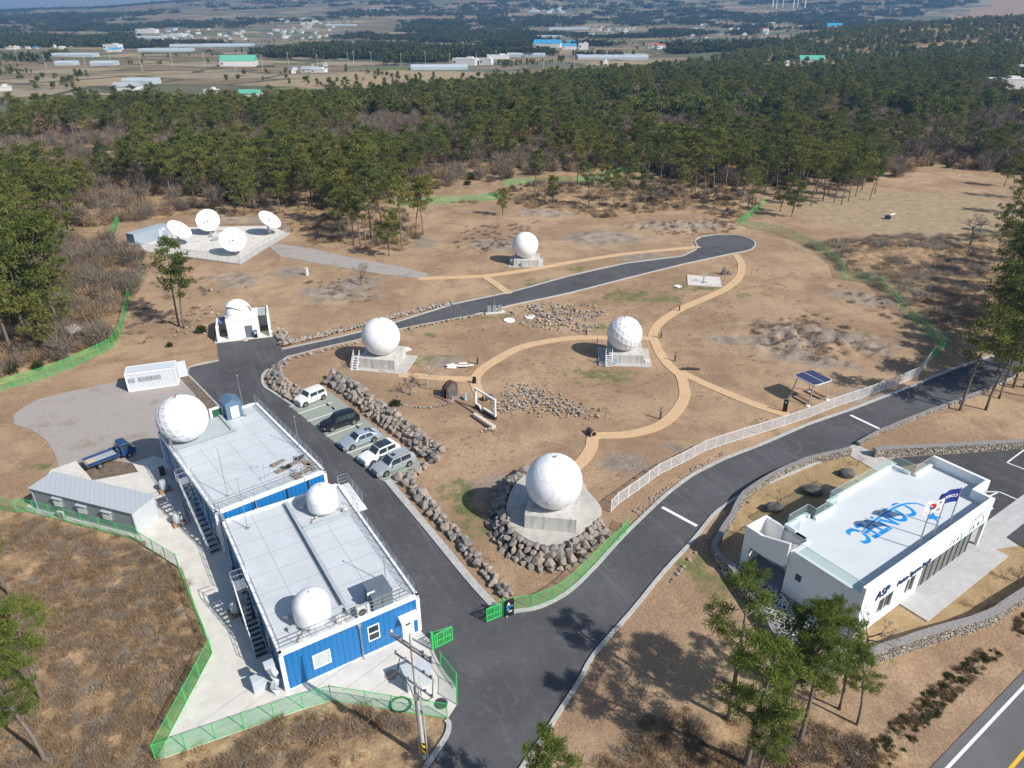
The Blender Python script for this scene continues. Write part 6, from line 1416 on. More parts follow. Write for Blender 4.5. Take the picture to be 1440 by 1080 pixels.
# stones and young trees in the hall yard
for k,(px,py,s) in enumerate(((1142,693,1.35),(1189,669,1.1),(1086,717,1.1))):
    q=G(px,py); v,f_=hull_rock(100+k,26,.6); o=MB().add(v,f_).build('garden_rock',M_darkrock,smooth=50,loc=(q.x,q.y,s*.3)); o.scale=(s,s*.8,s*.8); tag(o,('large rounded dark rock in the shaded middle of the hall yard','rounded dark rock on the yard lawn nearest the driveway','rounded dark rock beside the stair tower of the white hall')[k],'rock')
for px,py,lb in((1122,959,0),): pass
q=G(1127,931); tag(MB().box((0,0,.3),(1.0,.7,.5)).box((0,0,.57),(1.05,.75,.05)).box((-.3,-.36,.3),(.3,.03,.3)).build('yard_box',mat('pale_blue_box',(.25,.42,.5),.5),loc=q,rotz=.5,bevel=.03),'pale blue box standing in the inside corner of the stone wall','box')
q=G(1118,868+6); 
# ================================================ VEGETATION
def leafmat(name,stops,rough=.75,tr=.0,var=.35):
    t=NT(name); at=t.n('Attribute',{'attribute_name':'tint'}).outputs['Fac']; rnd=t.n('ObjectInfo').outputs['Random']
    x=t.math('ADD',t.math('MULTIPLY',at,1-var),t.math('MULTIPLY',rnd,var)); c=t.ramp(x,stops); t.set(c,rough,0,.15)
    if tr:
        tl=t.n('BsdfTranslucent'); t.t.links.new(c,tl.inputs[0]); mx=t.n('MixShader'); mx.inputs[0].default_value=tr; t.t.links.new(t.b.outputs[0],mx.inputs[1]); t.t.links.new(tl.outputs[0],mx.inputs[2]); t.t.links.new(mx.outputs[0],t.out.inputs[0])
    return t.m
M_pine=leafmat('pine_needles',[(0,(.050,.070,.022)),(.3,(.095,.122,.031)),(.6,(.155,.172,.040)),(1,(.26,.225,.060))],tr=.3,var=.5)
M_pinenear=leafmat('pine_needles_near',[(0,(.07,.10,.022)),(.4,(.125,.175,.032)),(.8,(.19,.235,.050)),(1,(.25,.26,.07))],tr=.35)
M_brown=leafmat('reddish_dry_leaves',[(0,(.12,.07,.04)),(1,(.25,.15,.085))])
M_bark=mat('pine_bark',(.17,.135,.11),.95,var=.3,scale=4,bump=.5)
M_twig=leafmat('bare_twigs',[(0,(.10,.082,.062)),(.5,(.165,.135,.105)),(1,(.26,.215,.17))],.9)
M_twig2=leafmat('dry_brown_brush',[(0,(.16,.11,.07)),(.5,(.275,.195,.12)),(1,(.41,.30,.19))],.9)
M_straw=leafmat('straw_grass',[(0,(.24,.16,.09)),(.5,(.36,.25,.145)),(1,(.50,.38,.23))],.9)
M_grass2=leafmat('grey_dead_brush',[(0,(.17,.145,.12)),(.5,(.27,.23,.19)),(1,(.40,.34,.27))],.9)
M_green_bush=leafmat('evergreen_bush_leaves',[(0,(.032,.045,.016)),(.5,(.060,.075,.024)),(1,(.105,.110,.038))],tr=.2)
def cards(centers,radii,n,size,asp,rng,up=.35,tri=True,tints=None,star=False):
    "tufts of small leaf cards round each centre -> verts, faces, tint"
    K=len(centers); N=K*n; c=np.repeat(np.array(centers),n,0); r=np.repeat(np.array(radii),n,0)
    d=rng.normal(size=(N,3)); d/=np.linalg.norm(d,axis=1)[:,None]; rad=rng.random(N)**.45
    p=c+d*rad[:,None]*r
    ax=d*.6+rng.normal(size=(N,3))*.55; ax[:,2]+=up; ax/=np.linalg.norm(ax,axis=1)[:,None]
    sd=np.cross(ax,rng.normal(size=(N,3))); sd/=np.linalg.norm(sd,axis=1)[:,None]+1e-9
    s=size*(.6+.8*rng.random(N))[:,None]
    a=p-sd*s*asp*.5; b=p+sd*s*asp*.5; t=p+ax*s
    V=np.stack([a,b,t],1).reshape(-1,3); Fc=np.arange(N*3).reshape(-1,3)
    tn=np.repeat(tints if tints is not None else rng.random(K),n)+rng.normal(size=N)*.10; tn=np.repeat(tn,3)
    return V,Fc,np.clip(tn,0,1)
def mesh_np(name,V,Fc,tint,m):
    me=bpy.data.meshes.new(name); me.vertices.add(len(V)); me.vertices.foreach_set('co',V.ravel()); k=Fc.shape[1]
    me.loops.add(Fc.size); me.loops.foreach_set('vertex_index',Fc.ravel().astype(np.int32)); me.polygons.add(len(Fc)); me.polygons.foreach_set('loop_start',np.arange(len(Fc))*k); me.polygons.foreach_set('loop_total',np.full(len(Fc),k)); me.update(calc_edges=True)
    at=me.attributes.new('tint','FLOAT','POINT'); at.data.foreach_set('value',tint.astype(np.float32)); me.materials.append(m); return me
def pine(seed,h=10.,crown=(.45,1.),spread=2.6,nl=16,tuft=26,size=.42,asp=.34,lean=.12,rt=.16,flat=.42,dens=1.,sub=3,cr=.95):
    rng=np.random.default_rng(seed); rd=random.Random(seed); la=rd.uniform(0,6.28); tk=MB(); pts=[]
    for k in range(7):
        f=k/6; pts.append(Vector((math.cos(la)*lean*h*f*f*1.2+rd.uniform(-.1,.1)*f,math.sin(la)*lean*h*f*f*1.2+rd.uniform(-.1,.1)*f,h*.97*f)))
    tk.tube(pts,[rt*(1-.78*k/6) for k in range(7)],7); cs=[];rs=[];tn=[]
    def at(f): x=f*6; i=min(5,int(x)); return pts[i].lerp(pts[i+1],x-i)
    for i in range(nl):
        f=crown[0]+(crown[1]-crown[0])*((i+.5)/nl); f=min(.99,f+rd.uniform(-.03,.03)); a=i*2.4+rd.uniform(-.6,.6)
        g=(f-crown[0])/(crown[1]-crown[0]); L=spread*(math.sin(PI*(.22+.70*g))**.8)*rd.uniform(.55,1.15)
        b=at(f); e=b+Vector((math.cos(a)*L,math.sin(a)*L,L*rd.uniform(.05,.45))); m_=b.lerp(e,.55)+Vector((0,0,-.08*L)); tk.tube([b,m_,e],[rt*.34*(1-.5*g),rt*.2,rt*.08],4,False)
        for q in range(sub):
            w=[1.,.72,.5,.85,.95,.62,.8][q%7]; c=b.lerp(e,w)+Vector((rd.uniform(-.4,.4),rd.uniform(-.4,.4),rd.uniform(-.15,.3)))*min(1,spread/2.6)
            r=cr*rd.uniform(.6,1.1)*(1.-.25*g); cs.append(tuple(c)); rs.append((r,r,r*flat)); tn.append(min(1,max(0,rd.gauss(.5,.22))))
    for q in range(3): c=at(.97)+Vector((rd.uniform(-.4,.4),rd.uniform(-.4,.4),rd.uniform(-.2,.35))); cs.append(tuple(c)); rs.append((cr*.7,cr*.7,cr*.45)); tn.append(rd.random())
    V,Fc,T_=cards(cs,rs,int(tuft*dens),size,asp,rng,tints=np.array(tn))
    crown_me=lambda m: mesh_np('crown',V,Fc,T_,m)
    return tk,crown_me
def tree_proto(seed,label,cat='pine tree',name='pine_tree',m=None,**kw):
    tk,cm=pine(seed,**kw); T=thing(name,label,cat); o=tk.build('trunk',M_bark,T,smooth=60); c=bpy.data.objects.new('crown',cm(m or M_pine)); C.objects.link(c); c.parent=T; return T
P_mid=[]
for k,(h,cr_,sp,nl,kw) in enumerate(((10,(.38,1),2.5,20,{}),(11,(.5,1),2.3,17,{}),(9,(.32,1),2.7,20,{}),(12,(.55,1),2.4,16,{}),(8.5,(.25,1),2.4,20,{}),(10.5,(.45,1),2.9,20,{'lean':.2}),(7.5,(.3,1),2.0,15,{}))):
    P_mid.append((tree_proto(50+k,'pine',h=h,crown=cr_,spread=sp,nl=nl,tuft=30,size=.40,asp=.40,cr=.92,**kw),h))
used=set()
trs=random.Random(5)
def place(idx,x,y,s,label,group,z=None,rz=None,protos=None):
    T,h=(protos or P_mid)[idx]; z=gh(x,y)-.1 if z is None else z; rz=trs.uniform(0,6.28) if rz is None else rz
    if id(T) not in used:
        used.add(id(T)); T.location=(x,y,z); T.rotation_euler=(0,0,rz); T.scale=(s,s,s); T['label']=label; T['group']=group; return T
    return dup(T,(x,y,z),rz,label,s,group)
NT_TREES=0
# --- placed pines seen one by one (base pixel, height in metres)
solo=[(252,458,13.5,3,'leaning bare trunked pine beside the observatory, the left of the pair'),(259,461,11.5,1,'slimmer pine right beside the leaning one near the observatory'),
 (707,303,6.5,6,'lone slender pine standing in the bare ground before the far fence'),
 (497,345,9,1,0),(507,347,10,3,0),(515,345,9,3,0),(522,337,11,1,0),(537,317,11,5,0),(547,360,7,6,0),(565,347,11,3,0),(585,333,10,5,0),(595,330,9.5,1,0),(478,330,8,0,0),(490,318,10,0,0),(470,312,9,2,0),(530,300,11,5,0),(560,300,9,2,0),
 (752,280,10,3,1),(777,287,5.5,6,1),(828,293,9,3,1),(843,293,8,1,1),(862,300,8.5,3,1),(890,288,10,3,1),(907,298,8,1,1),(927,273,10,3,1),(812,262,10,3,1),(852,266,9,1,1),(880,268,10,3,1),(905,262,10,5,1),
 (963,290,9,1,1),(977,275,10,3,1),(990,282,9.5,3,1),(1003,268,10,5,1),(1020,262,10,1,1),(1036,270,10,3,1),(1052,290,9,1,1),(1057,303,8,5,1),(1075,272,10,3,1),(1090,280,9,3,1),(1097,298,7,6,1),(1113,305,6.5,6,1),(1122,276,10,1,1),(1140,290,9,3,1),(1148,270,10,5,1),(1157,283,9,1,1),(1165,272,10,3,1),(1173,285,9.5,3,1),(1183,288,9,1,1),(1193,283,9,3,1),(1203,276,9,5,1),(1223,282,8,3,1),(1230,272,8,1,1),(1212,268,9,0,1),(1132,262,9,0,1),(1180,262,9,2,1),
 (1350,577,13,3,'tall bare trunked pine leaning over the end of the lower road'),(1386,590-14,12,1,'second bare trunked pine at the stone edging of the road end'),(1405,560,11,5,3),(1425,545,11,0,3),(1440,520,11,2,3),(1455,560,12,5,3),(1412,500,10,0,3),(1445,470,11,2,3),(1428,430,10,0,3),(1445,400,10,5,3),(1400,530,8,0,3),(1470,500,11,2,3),(1436,455,10,4,3),(1425,395,10,1,3),(1448,372,9,2,3),(1405,345,8,2,3),(1425,300,9,2,3),(1440,280,10,0,3),(1412,262,9,4,3),(1432,330,9,0,3),(1395,480,10,0,3),(1418,470,11,2,3),(1400,440,9,4,3),(1450,440,12,2,3),(1420,520,11,0,3),(1445,500,12,2,3),(1412,410,10,2,3),(1440,545,12,0,3),(1465,540,12,5,3),(1428,360,10,0,3),(1410,378,9,4,3),(1462,420,12,0,3),
 (58,470,14,5,2),(20,505,13,0,2),(-15,520,13,2,2),(35,440,12,5,2),(5,455,13,2,2),(75,430,10,4,2),(-20,430,13,5,2),(20,400,12,2,2),(50,398,11,0,2),(-10,375,12,2,2),(30,365,11,4,2),(62,352,10,0,2),(5,345,12,2,2),(-30,470,12,2,2),(88,470,8,6,2),(100,330,10,2,2),(-25,330,11,0,2),(40,330,10,2,2),(70,500,7,6,2),(40,485,12,0,2),(-5,485,12,5,2),(8,430,13,2,2),(70,405,10,5,2)]
GL={0:('straight bare trunked pine in the loose central grove','loose central pine grove'),1:('bare trunked pine at the front edge of the far pine stand','front edge of the far pine stand'),2:('bushy yellow green pine in the dense west woods','dense west woods pines'),3:('dark pine at the east edge of the picture beside the brushland','east edge pines')}
NEAR=[]
for px,py,h,v,l in solo:
    h*=1.33 if not isinstance(l,str) and l!=3 else 1.05
    q=G(px,py); s=h/P_mid[v][1]
    lb,gp=(l,None) if isinstance(l,str) else GL[l]
    T=place(v,q.x,q.y,s,lb,gp); NEAR.append((q.x,q.y))
    if gp is None and 'group' in T: del T['group']
NEAR=np.array(NEAR)
# --- forest: poisson-like scatter in metres
FZ=[GP(p) for p in ([(-500,330),(-60,318),(60,318),(110,330),(150,312),(175,308),(260,305),(340,303),(430,296),(480,300),(560,280),(600,272),(690,256),(760,246),(880,236),(960,262),(1060,262),(1200,262),(1250,238),(1300,222),(1440,246),(1700,260),(2300,250),(2600,160),(1900,95),(1440,92),(1100,108),(900,118),(700,128),(560,148),(380,152),(260,150),(150,160),(0,178),(-500,200)],)]
CLR=[(300,208,26,24),(570,180,18,24),(900,172,36,18),(640,190,14,14),(470,205,12,12),(880,250,12,6),(1110,190,22,16),(1290,170,24,14),(700,150,30,20)]
def forest_pts(n,seed,dmin,poly,ymax,xmax):
    rng=np.random.default_rng(seed); xs=np.array([p.x for p in poly]); ys=np.array([p.y for p in poly]); x0,x1=max(xs.min(),-xmax),min(xs.max(),xmax); y0,y1=ys.min(),min(ys.max(),ymax)
    x=rng.uniform(x0,x1,n); y=rng.uniform(y0,y1,n); k=inpoly(x,y,poly)&(np.abs(x)<.80*y+40); x,y=x[k],y[k]
    for px,py,rx,ry in CLR:
        c=G(px,py); k=((x-c.x)/rx)**2+((y-c.y)/ry)**2>1; x,y=x[k],y[k]
    den=fbm(x/46,y/46,77,3); k=den>.452+.05*(rng.random(len(x))-.5); x,y=x[k],y[k]
    cell={}; out=[]
    for i in range(len(x)):
        c=(int(x[i]//dmin),int(y[i]//dmin)); ok=True
        for a in(-1,0,1):
            for b in(-1,0,1):
                for j in cell.get((c[0]+a,c[1]+b),()):
                    if (x[i]-x[j])**2+(y[i]-y[j])**2<dmin*dmin: ok=False
        if ok: cell.setdefault(c,[]).append(i); out.append(i)
    return x[out],y[out]
fx,fy=forest_pts(60000,1,4.5,FZ[0],640,520)
d=np.hypot(fx,fy); o_=np.argsort(d); fx,fy,d=fx[o_],fy[o_],d[o_]
k=np.ones(len(fx),bool)
for a,b in NEAR: k&=((fx-a)**2+(fy-b)**2>7)
fx,fy,d=fx[k],fy[k],d[k]
N_IND=300-len(solo)-19
hh=ground_z(fx,fy)
for i in range(N_IND):
    v=trs.choice([0,0,2,2,4,5,5,1]); 
    px_,_=proj(fx[i],fy[i],0.)
    lb,gp=(('pine in the first rows of the west forest belt','west forest belt pines') if px_<480 else ('pine in the first rows of the central forest belt','central forest belt pines') if px_<900 else ('pine in the first rows of the east forest belt','east forest belt pines'))
    place(v,fx[i],fy[i],trs.uniform(.95,1.45),lb,gp,z=float(hh[i])-.1)
def proto_col(name,objs):
    c=bpy.data.collections.new(name)
    for o in objs: c.objects.link(o)
    return c
def joined(proto):
    "one mesh (trunk + crown) for scattering"
    tr=[c for c in proto.children if c.name.startswith('trunk')][0].data; cr=[c for c in proto.children if c.name.startswith('crown')][0].data
    b=bmesh.new(); b.from_mesh(cr); b.from_mesh(tr); n0=len(cr.polygons); b.faces.ensure_lookup_table()
    for i in range(n0,len(b.faces)): b.faces[i].material_index=1
    me=bpy.data.meshes.new('scatter_tree'); b.to_mesh(me); b.free(); me.materials.append(cr.materials[0]); me.materials.append(M_bark); o=bpy.data.objects.new('scatter_tree',me); return o
def scatter(name,x,y,z,rot,scl,col,label,cat,seed=0,tilt=0.):
    me=bpy.data.meshes.new(name); n=len(x); me.vertices.add(n); me.vertices.foreach_set('co',np.stack([x,y,z],1).astype(np.float32).ravel())
    for nm,ty,val in(('rot','FLOAT',rot),('scl','FLOAT',scl)):
        a=me.attributes.new(nm,ty,'POINT'); a.data.foreach_set('value',np.asarray(val,np.float32))
    a=me.attributes.new('pick','INT','POINT'); a.data.foreach_set('value',np.random.default_rng(seed).integers(0,len(col.objects),n).astype(np.int32))
    o=bpy.data.objects.new(name,me); C.objects.link(o)
    g=bpy.data.node_groups.new(name,'GeometryNodeTree'); g.interface.new_socket('Geometry',in_out='INPUT',socket_type='NodeSocketGeometry'); g.interface.new_socket('Geometry',in_out='OUTPUT',socket_type='NodeSocketGeometry')
    N=g.nodes; i_=N.new('NodeGroupInput'); u_=N.new('NodeGroupOutput'); ci=N.new('GeometryNodeCollectionInfo'); ci.inputs['Collection'].default_value=col; ci.inputs['Separate Children'].default_value=True; ci.inputs['Reset Children'].default_value=True
    ip=N.new('GeometryNodeInstanceOnPoints'); ip.inputs['Pick Instance'].default_value=True
    def att(nm,ty):
        q=N.new('GeometryNodeInputNamedAttribute'); q.data_type=ty; q.inputs['Name'].default_value=nm; return q.outputs['Attribute']
    cx_=N.new('ShaderNodeCombineXYZ'); g.links.new(att('rot','FLOAT'),cx_.inputs[2]); L=g.links.new
    L(i_.outputs[0],ip.inputs['Points']); L(ci.outputs[0],ip.inputs['Instance']); L(att('pick','INT'),ip.inputs['Instance Index']); L(cx_.outputs[0],ip.inputs['Rotation']); L(att('scl','FLOAT'),ip.inputs['Scale']); L(ip.outputs[0],u_.inputs[0])
    m=o.modifiers.new('scatter','NODES'); m.node_group=g; return stuff(o,label,cat)
rg=np.random.default_rng(3)
def oak(seed,m,n=900):
    rng=np.random.default_rng(seed); cs=[];rs=[]
    for j in range(9): a=rng.uniform(0,6.28); q=math.sqrt(rng.random())*1.9; cs.append((q*math.cos(a),q*math.sin(a),rng.uniform(2.2,5.5)-q*.5)); rs.append((1.1,1.1,.9))
    V,Fc,T_=cards(cs,rs,n//9,.75 if m is M_brown else 1.0,.5 if m is M_brown else .055,rng,up=.7); return bpy.data.objects.new('leafless_tree',mesh_np('leafless_tree',V,Fc,T_,m))
jp=[joined(P_mid[i][0]) for i in(0,2,4,5,1)]
col_p=proto_col('scatter_pines',jp+[o.copy() for o in jp]+[oak(71,M_twig),oak(75,M_twig),oak(72,M_twig2),oak(73,M_twig),oak(74,M_brown)])
sx,sy=fx[N_IND:],fy[N_IND:]; n=len(sx)
print('forest rest',n)
scatter('forest',sx,sy,ground_z(sx,sy)-.1,rg.uniform(0,6.28,n),rg.uniform(.8,1.4,n),col_p,'dense pine forest belt beyond the station grounds','forest',1)
# lighter trees for the mid distance hillside and plain
LP=[]
for k in range(5):
    rng=np.random.default_rng(200+k); cs=[];rs=[];tn=[]
    for j in range(9): a=rng.uniform(0,6.28); r_=rng.uniform(0,1.9); cs.append((r_*math.cos(a),r_*math.sin(a),rng.uniform(2.5,7.5)*(1-.12*r_))); q=rng.uniform(.9,1.7); rs.append((q,q,q*.75)); tn.append(rng.uniform(.15,.85))
    V,Fc,T_=cards(cs,rs,30,1.0,.7,rng,tints=np.array(tn)); LP.append(bpy.data.objects.new('far_tree',mesh_np('far_tree',V,Fc,T_,M_pine)))
col_l=proto_col('far_trees',LP+[oak(81,M_twig,300)])
def hit(px,py):
    "where the sight line meets the rolling far ground"
    d=ray(px,py); t=max(200.,335./d[1])
    while t<9000:
        x,y,z=d[0]*t,d[1]*t,H+d[2]*t
        if z<gh(x,y): break
        t*=1.012
    return Vector((d[0]*t,d[1]*t,gh(d[0]*t,d[1]*t)))
KEYB=[]
for px,py,wp in ((337,93,40),(208,47,22),(250,52,18),(298,133,15),(160,70,60),(60,68,110),(437,102,20),(660,92,50),(700,83,28),(775,67,50),(820,70,18),(803,66,10),(922,68,24),(1100,94,24),(1140,89,28),(1173,40,17),(1075,46,8),(1410,126,44),(180,127,28),(352,138,26),(5,128,14),(449,102,18),(107,80,45),(95,92,20),(148,92,26),(200,119,36),(235,73,58),(300,66,90),(205,54,32),(618,98,72),(740,80,48),(860,83,88),(772,53,40),(480,37,36),(800,42,50),(425,45,90),(285,50,110),(765,16,60),(870,46,70)):
    q=hit(px,py); KEYB.append((q.x,q.y,wp*math.hypot(q.x,q.y)/F))
def far_scatter(n,seed,y0,y1,cond,name,label,smin,smax,col,cat='trees',dens=None):
    rng=np.random.default_rng(seed); u=rng.random(n*3); y=y0*(y1/y0)**u; x=(rng.random(n*3)*2-1)*.82*y
    k=cond(x,y,rng); x,y=x[k][:n],y[k][:n]
    for bx,by,bw in KEYB:
        r_=math.hypot(bx,by); ux,uy=bx/r_,by/r_; al=(x-bx)*ux+(y-by)*uy; la=np.abs(-(x-bx)*uy+(y-by)*ux); k=(al>-.12*r_)&(al<18)&(la<bw*.55+8); x,y=x[~k],y[~k]
    m=len(x); print(name,m)
    return scatter(name,x,y,ground_z(x,y)-.2,rng.uniform(0,6.28,m),rng.uniform(smin,smax,m),col,label,cat,seed)
def hillside(x,y,rng):
    px,py=proj(x,y,0.); lim=np.interp(px,[-400,0,150,300,480,600,760,900,1000,1150,1300,1440,1900],[178,176,158,148,146,130,112,103,92,66,48,38,20]); top=np.interp(px,[0,600,900,1440],[150,108,75,18])
    return (py>lim)&(py<top+140)&(y>360)&(vn(x/80,y/80,41)*.6+vn(x/26,y/26,42)*.4>np.where(y>650,.30,.385))
far_scatter(9000,12,360,1500,hillside,'hillside_forest','hillside wood fading east of the station','woods' and .8,1.25,col_l) if False else far_scatter(11000,12,360,1700,hillside,'hillside_forest','pine woods covering the rise on the east side',.8,1.25,col_l,'forest')
# groves for the far plain
GR=[]
for k in range(4):
    rng=np.random.default_rng(300+k); cs=[];rs=[];tn=[]
    for j in range(16):
        a=rng.uniform(0,6.28); r_=math.sqrt(rng.random())*(14 if k<2 else 22); cs.append((r_*math.cos(a)*(1.8 if k%2 else 1),r_*math.sin(a),rng.uniform(2,5.5))); q=rng.uniform(2.2,4.2); rs.append((q,q,q*.8)); tn.append(rng.uniform(.0,.7))
    V,Fc,T_=cards(cs,rs,34,2.0,.8,rng,tints=np.array(tn)); GR.append(bpy.data.objects.new('far_grove',mesh_np('far_grove',V,Fc,T_,M_green_bush)))
col_g=proto_col('far_groves',GR)
def plain(x,y,rng):
    px,py=proj(x,y,0.); lim=np.interp(px,[-400,0,150,300,480,600,760,900,1000,1150,1300,1440,1900],[178,176,158,148,146,130,112,103,92,66,48,38,20])
    d_=vn(x/260,y/260,61)*.5+vn(x/110,y/110,62)*.3+vn(x/900,y/900,63)*.35
    return (py<lim+2)&(d_>np.interp(y,[400,1000,1600,4000,8000],[.90,.76,.60,.51,.40])) 
far_scatter(7500,21,430,8200,plain,'far_groves','dark groves and hedgerows scattered over the far plain',.6,1.35,col_g,'woods')
def hedge(x,y,rng):
    px,py=proj(x,y,0.); lim=np.interp(px,[-400,0,150,300,480,600,760,900,1000,1150,1300,1440,1900],[178,176,158,148,146,130,112,103,92,66,48,38,20])
    a=.5; u=(x*math.cos(a)+y*math.sin(a))/75; v=(-x*math.sin(a)+y*math.cos(a))/52; eu=np.abs(u+.25*vn(x/60,y/60,5)-np.round(u+.25*vn(x/60,y/60,5))); ev=np.abs(v+.25*vn(x/60,y/60,6)-np.round(v+.25*vn(x/60,y/60,6)))
    return (py<lim)&(((np.minimum(eu,ev)<.045)&(vn(x/90,y/90,44)>.5))|(vn(x/120,y/120,45)*.6+vn(x/45,y/45,46)*.4>.70))
far_scatter(8000,33,400,2600,hedge,'field_hedges','hedges and small copses between the near farm fields',.35,.85,col_l,'hedges')
# --- brush stuff
def brush(seed,m,n=160,r=1.,h=.9,size=.5,asp=.06,up=1.2,k=8,tr=.0):
    rng=np.random.default_rng(seed); cs=[];rs=[]
    for j in range(k): a=rng.uniform(0,6.28); q=math.sqrt(rng.random())*r*.7; cs.append((q*math.cos(a),q*math.sin(a),h*rng.uniform(.2,.6))); rs.append((r*.5,r*.5,h*.45))
    V,Fc,T_=cards(cs,rs,n//k,size,asp,rng,up=up); return bpy.data.objects.new('brush',mesh_np('brush',V,Fc,T_,m))
col_b=proto_col('brush_kinds',[brush(1,M_twig2,260,1.,.7,.55,.09),brush(2,M_twig2,240,1.2,.5,.5,.12,.5),brush(3,M_twig,300,1.1,.9,.7,.07),brush(4,M_straw,220,1.,.45,.5,.10,1.6),brush(5,M_twig2,260,.9,.6,.5,.1)])
col_s=proto_col('straw_kinds',[brush(11,M_straw,160,.8,.35,.42,.12,1.5),brush(12,M_straw,140,.9,.3,.4,.12,1.),brush(13,M_twig2,140,.8,.3,.4,.1)])
col_t=proto_col('thicket_kinds',[brush(21,M_twig,620,2.2,3.0,1.3,.05,1.),brush(22,M_twig,560,1.8,2.4,1.1,.05,1.),brush(23,M_twig2,520,1.8,2.0,1.0,.07,.8)])
col_e=proto_col('bush_kinds',[brush(31,M_green_bush,420,1.3,1.6,.4,.5,.4),brush(32,M_green_bush,360,1.0,1.2,.35,.5,.4)])
def zone_scatter(name,polys,per_m2,col,label,cat,smin,smax,seed,avoid=1.0,thr=None,sc=8.):
    rng=np.random.default_rng(seed); X=[];Y=[]
    for p in polys:
        xs=[q.x for q in p]; ys=[q.y for q in p]; A=(max(xs)-min(xs))*(max(ys)-min(ys)); n=int(A*per_m2); x=rng.uniform(min(xs),max(xs),n); y=rng.uniform(min(ys),max(ys),n); k=inpoly(x,y,p); x,y=x[k],y[k]
        if thr is not None: k=fbm(x/sc,y/sc,seed,3)>thr; x,y=x[k],y[k]
        X.append(x);Y.append(y)
    x=np.concatenate(X);y=np.concatenate(Y); k=(y>20)&(np.abs(x)<.85*y+25); x,y=x[k],y[k]
    if avoid: k=pavedist(x,y)>avoid; x,y=x[k],y[k]
    m=len(x); print(name,m); scatter(name,x,y,ground_z(x,y)-.05,rng.uniform(0,6.28,m),rng.uniform(smin,smax,m),col,label,cat,seed)
near_rough=[ROUGH[0],ROUGH[1],ROUGH[4]]
zone_scatter('dry_brush',near_rough,2.6,proto_col('thatch_kinds',[brush(91,M_twig2,300,.8,.35,.32,.09,.5),brush(92,M_grass2,280,.8,.35,.34,.08,.5),brush(93,M_twig2,260,.9,.3,.3,.1,.3),brush(94,M_twig2,300,1.,.5,.4,.07,.7),brush(95,M_twig,260,.9,.3,.3,.1,.3)]),'matted dry brown brush on the slopes round the yard and below the road','brush',.5,1.05,5,.5,.36,5.)
zone_scatter('dry_grass',near_rough,.5,col_s,'straw coloured grass tufts among the dry brush','grass',.4,.8,6,.4,.36,4.)
zone_scatter('east_brush',[ROUGH[3]],.5,proto_col('matted_kinds',[brush(61,M_grass2,260,1.2,.5,.6,.07,.4),brush(62,M_twig2,220,1.1,.4,.5,.08,.4),brush(63,M_grass2,260,1.3,.45,.7,.06,.3),brush(64,M_straw,160,1.,.3,.4,.1,.8)]),'grey brown brush covering the ground east of the boundary fence','brush',.6,1.3,7,.8,.38,9.)
zone_scatter('west_thicket',[ROUGH[2]],.16,col_t,'bare grey thicket between the west pines and the fence','thicket',.7,1.2,8,1.,.30,9.)
zone_scatter('forest_edge_brush',[ROUGH[5],ROUGH[6]],.30,col_b,'rusty dry grass and brush under the front row of pines','brush',.6,1.3,9,1.,.42,8.)
und=[GP([(-400,560),(0,470),(60,330),(170,318),(300,292),(470,292),(600,270),(700,254),(860,236),(1000,262),(1230,262),(1300,235),(1700,262),(2000,200),(1500,150),(1000,150),(600,160),(0,190),(-400,230)])]
zone_scatter('undergrowth',und,.045,col_t,'bare grey undergrowth between the forest pines','undergrowth',.8,1.6,10,1.,.35,20.)
zone_scatter('evergreen_bushes',und+[ROUGH[2]],.012,col_e,'low evergreen bushes at the forest edge','bushes',.8,1.5,11,1.5,.4,20.)
park=GP([(390,480),(640,425),(800,390),(960,372),(1040,360),(1180,395),(1300,490),(1020,620),(870,720),(860,770),(720,850),(590,700),(400,550)])
zone_scatter('outcrop_scrub',[GP([(1040,460),(1150,440),(1250,500),(1200,520),(1090,500)]),GP([(1180,400),(1240,420),(1280,470),(1200,440)]),GP([(430,395),(520,390),(520,425),(440,430)]),GP([(900,318),(1030,305),(1030,328),(900,332)]),GP([(190,400),(290,390),(300,440),(190,500),(170,470)]),GP([(640,320),(760,310),(700,360),(640,350)])],.35,proto_col('scrub_kinds',[brush(71,M_twig,160,.9,.25,.4,.09,.4),brush(72,M_twig2,150,.8,.25,.4,.1,.5)]),'low grey scrub clinging to the rocky rises','scrub',.5,1.1,17,.6,.38,5.)
zone_scatter('sparse_grass',[park],.32,proto_col('weed_kinds',[brush(41,M_twig2,60,.5,.15,.25,.15,.8),brush(42,M_straw,60,.5,.15,.25,.15,.8)]),'sparse low weeds dotted over the bare park soil','weeds',.25,.75,12,.6,.44,6.)
# roadside ditch brush near highway
dt=[GP([(1180,1080),(1260,1010),(1330,950),(1440,862),(1480,850),(1440,890),(1340,985),(1270,1055),(1240,1090)])]
zone_scatter('ditch_plants',dt,13.,proto_col('ditch_kinds',[brush(51,M_green_bush,200,.7,.5,.3,.4,.5),brush(52,M_twig2,200,.8,.5,.4,.1,.8)]),'green and brown weeds in the ditch beside the highway','weeds',.15,.45,13,.3,.36,2.5)
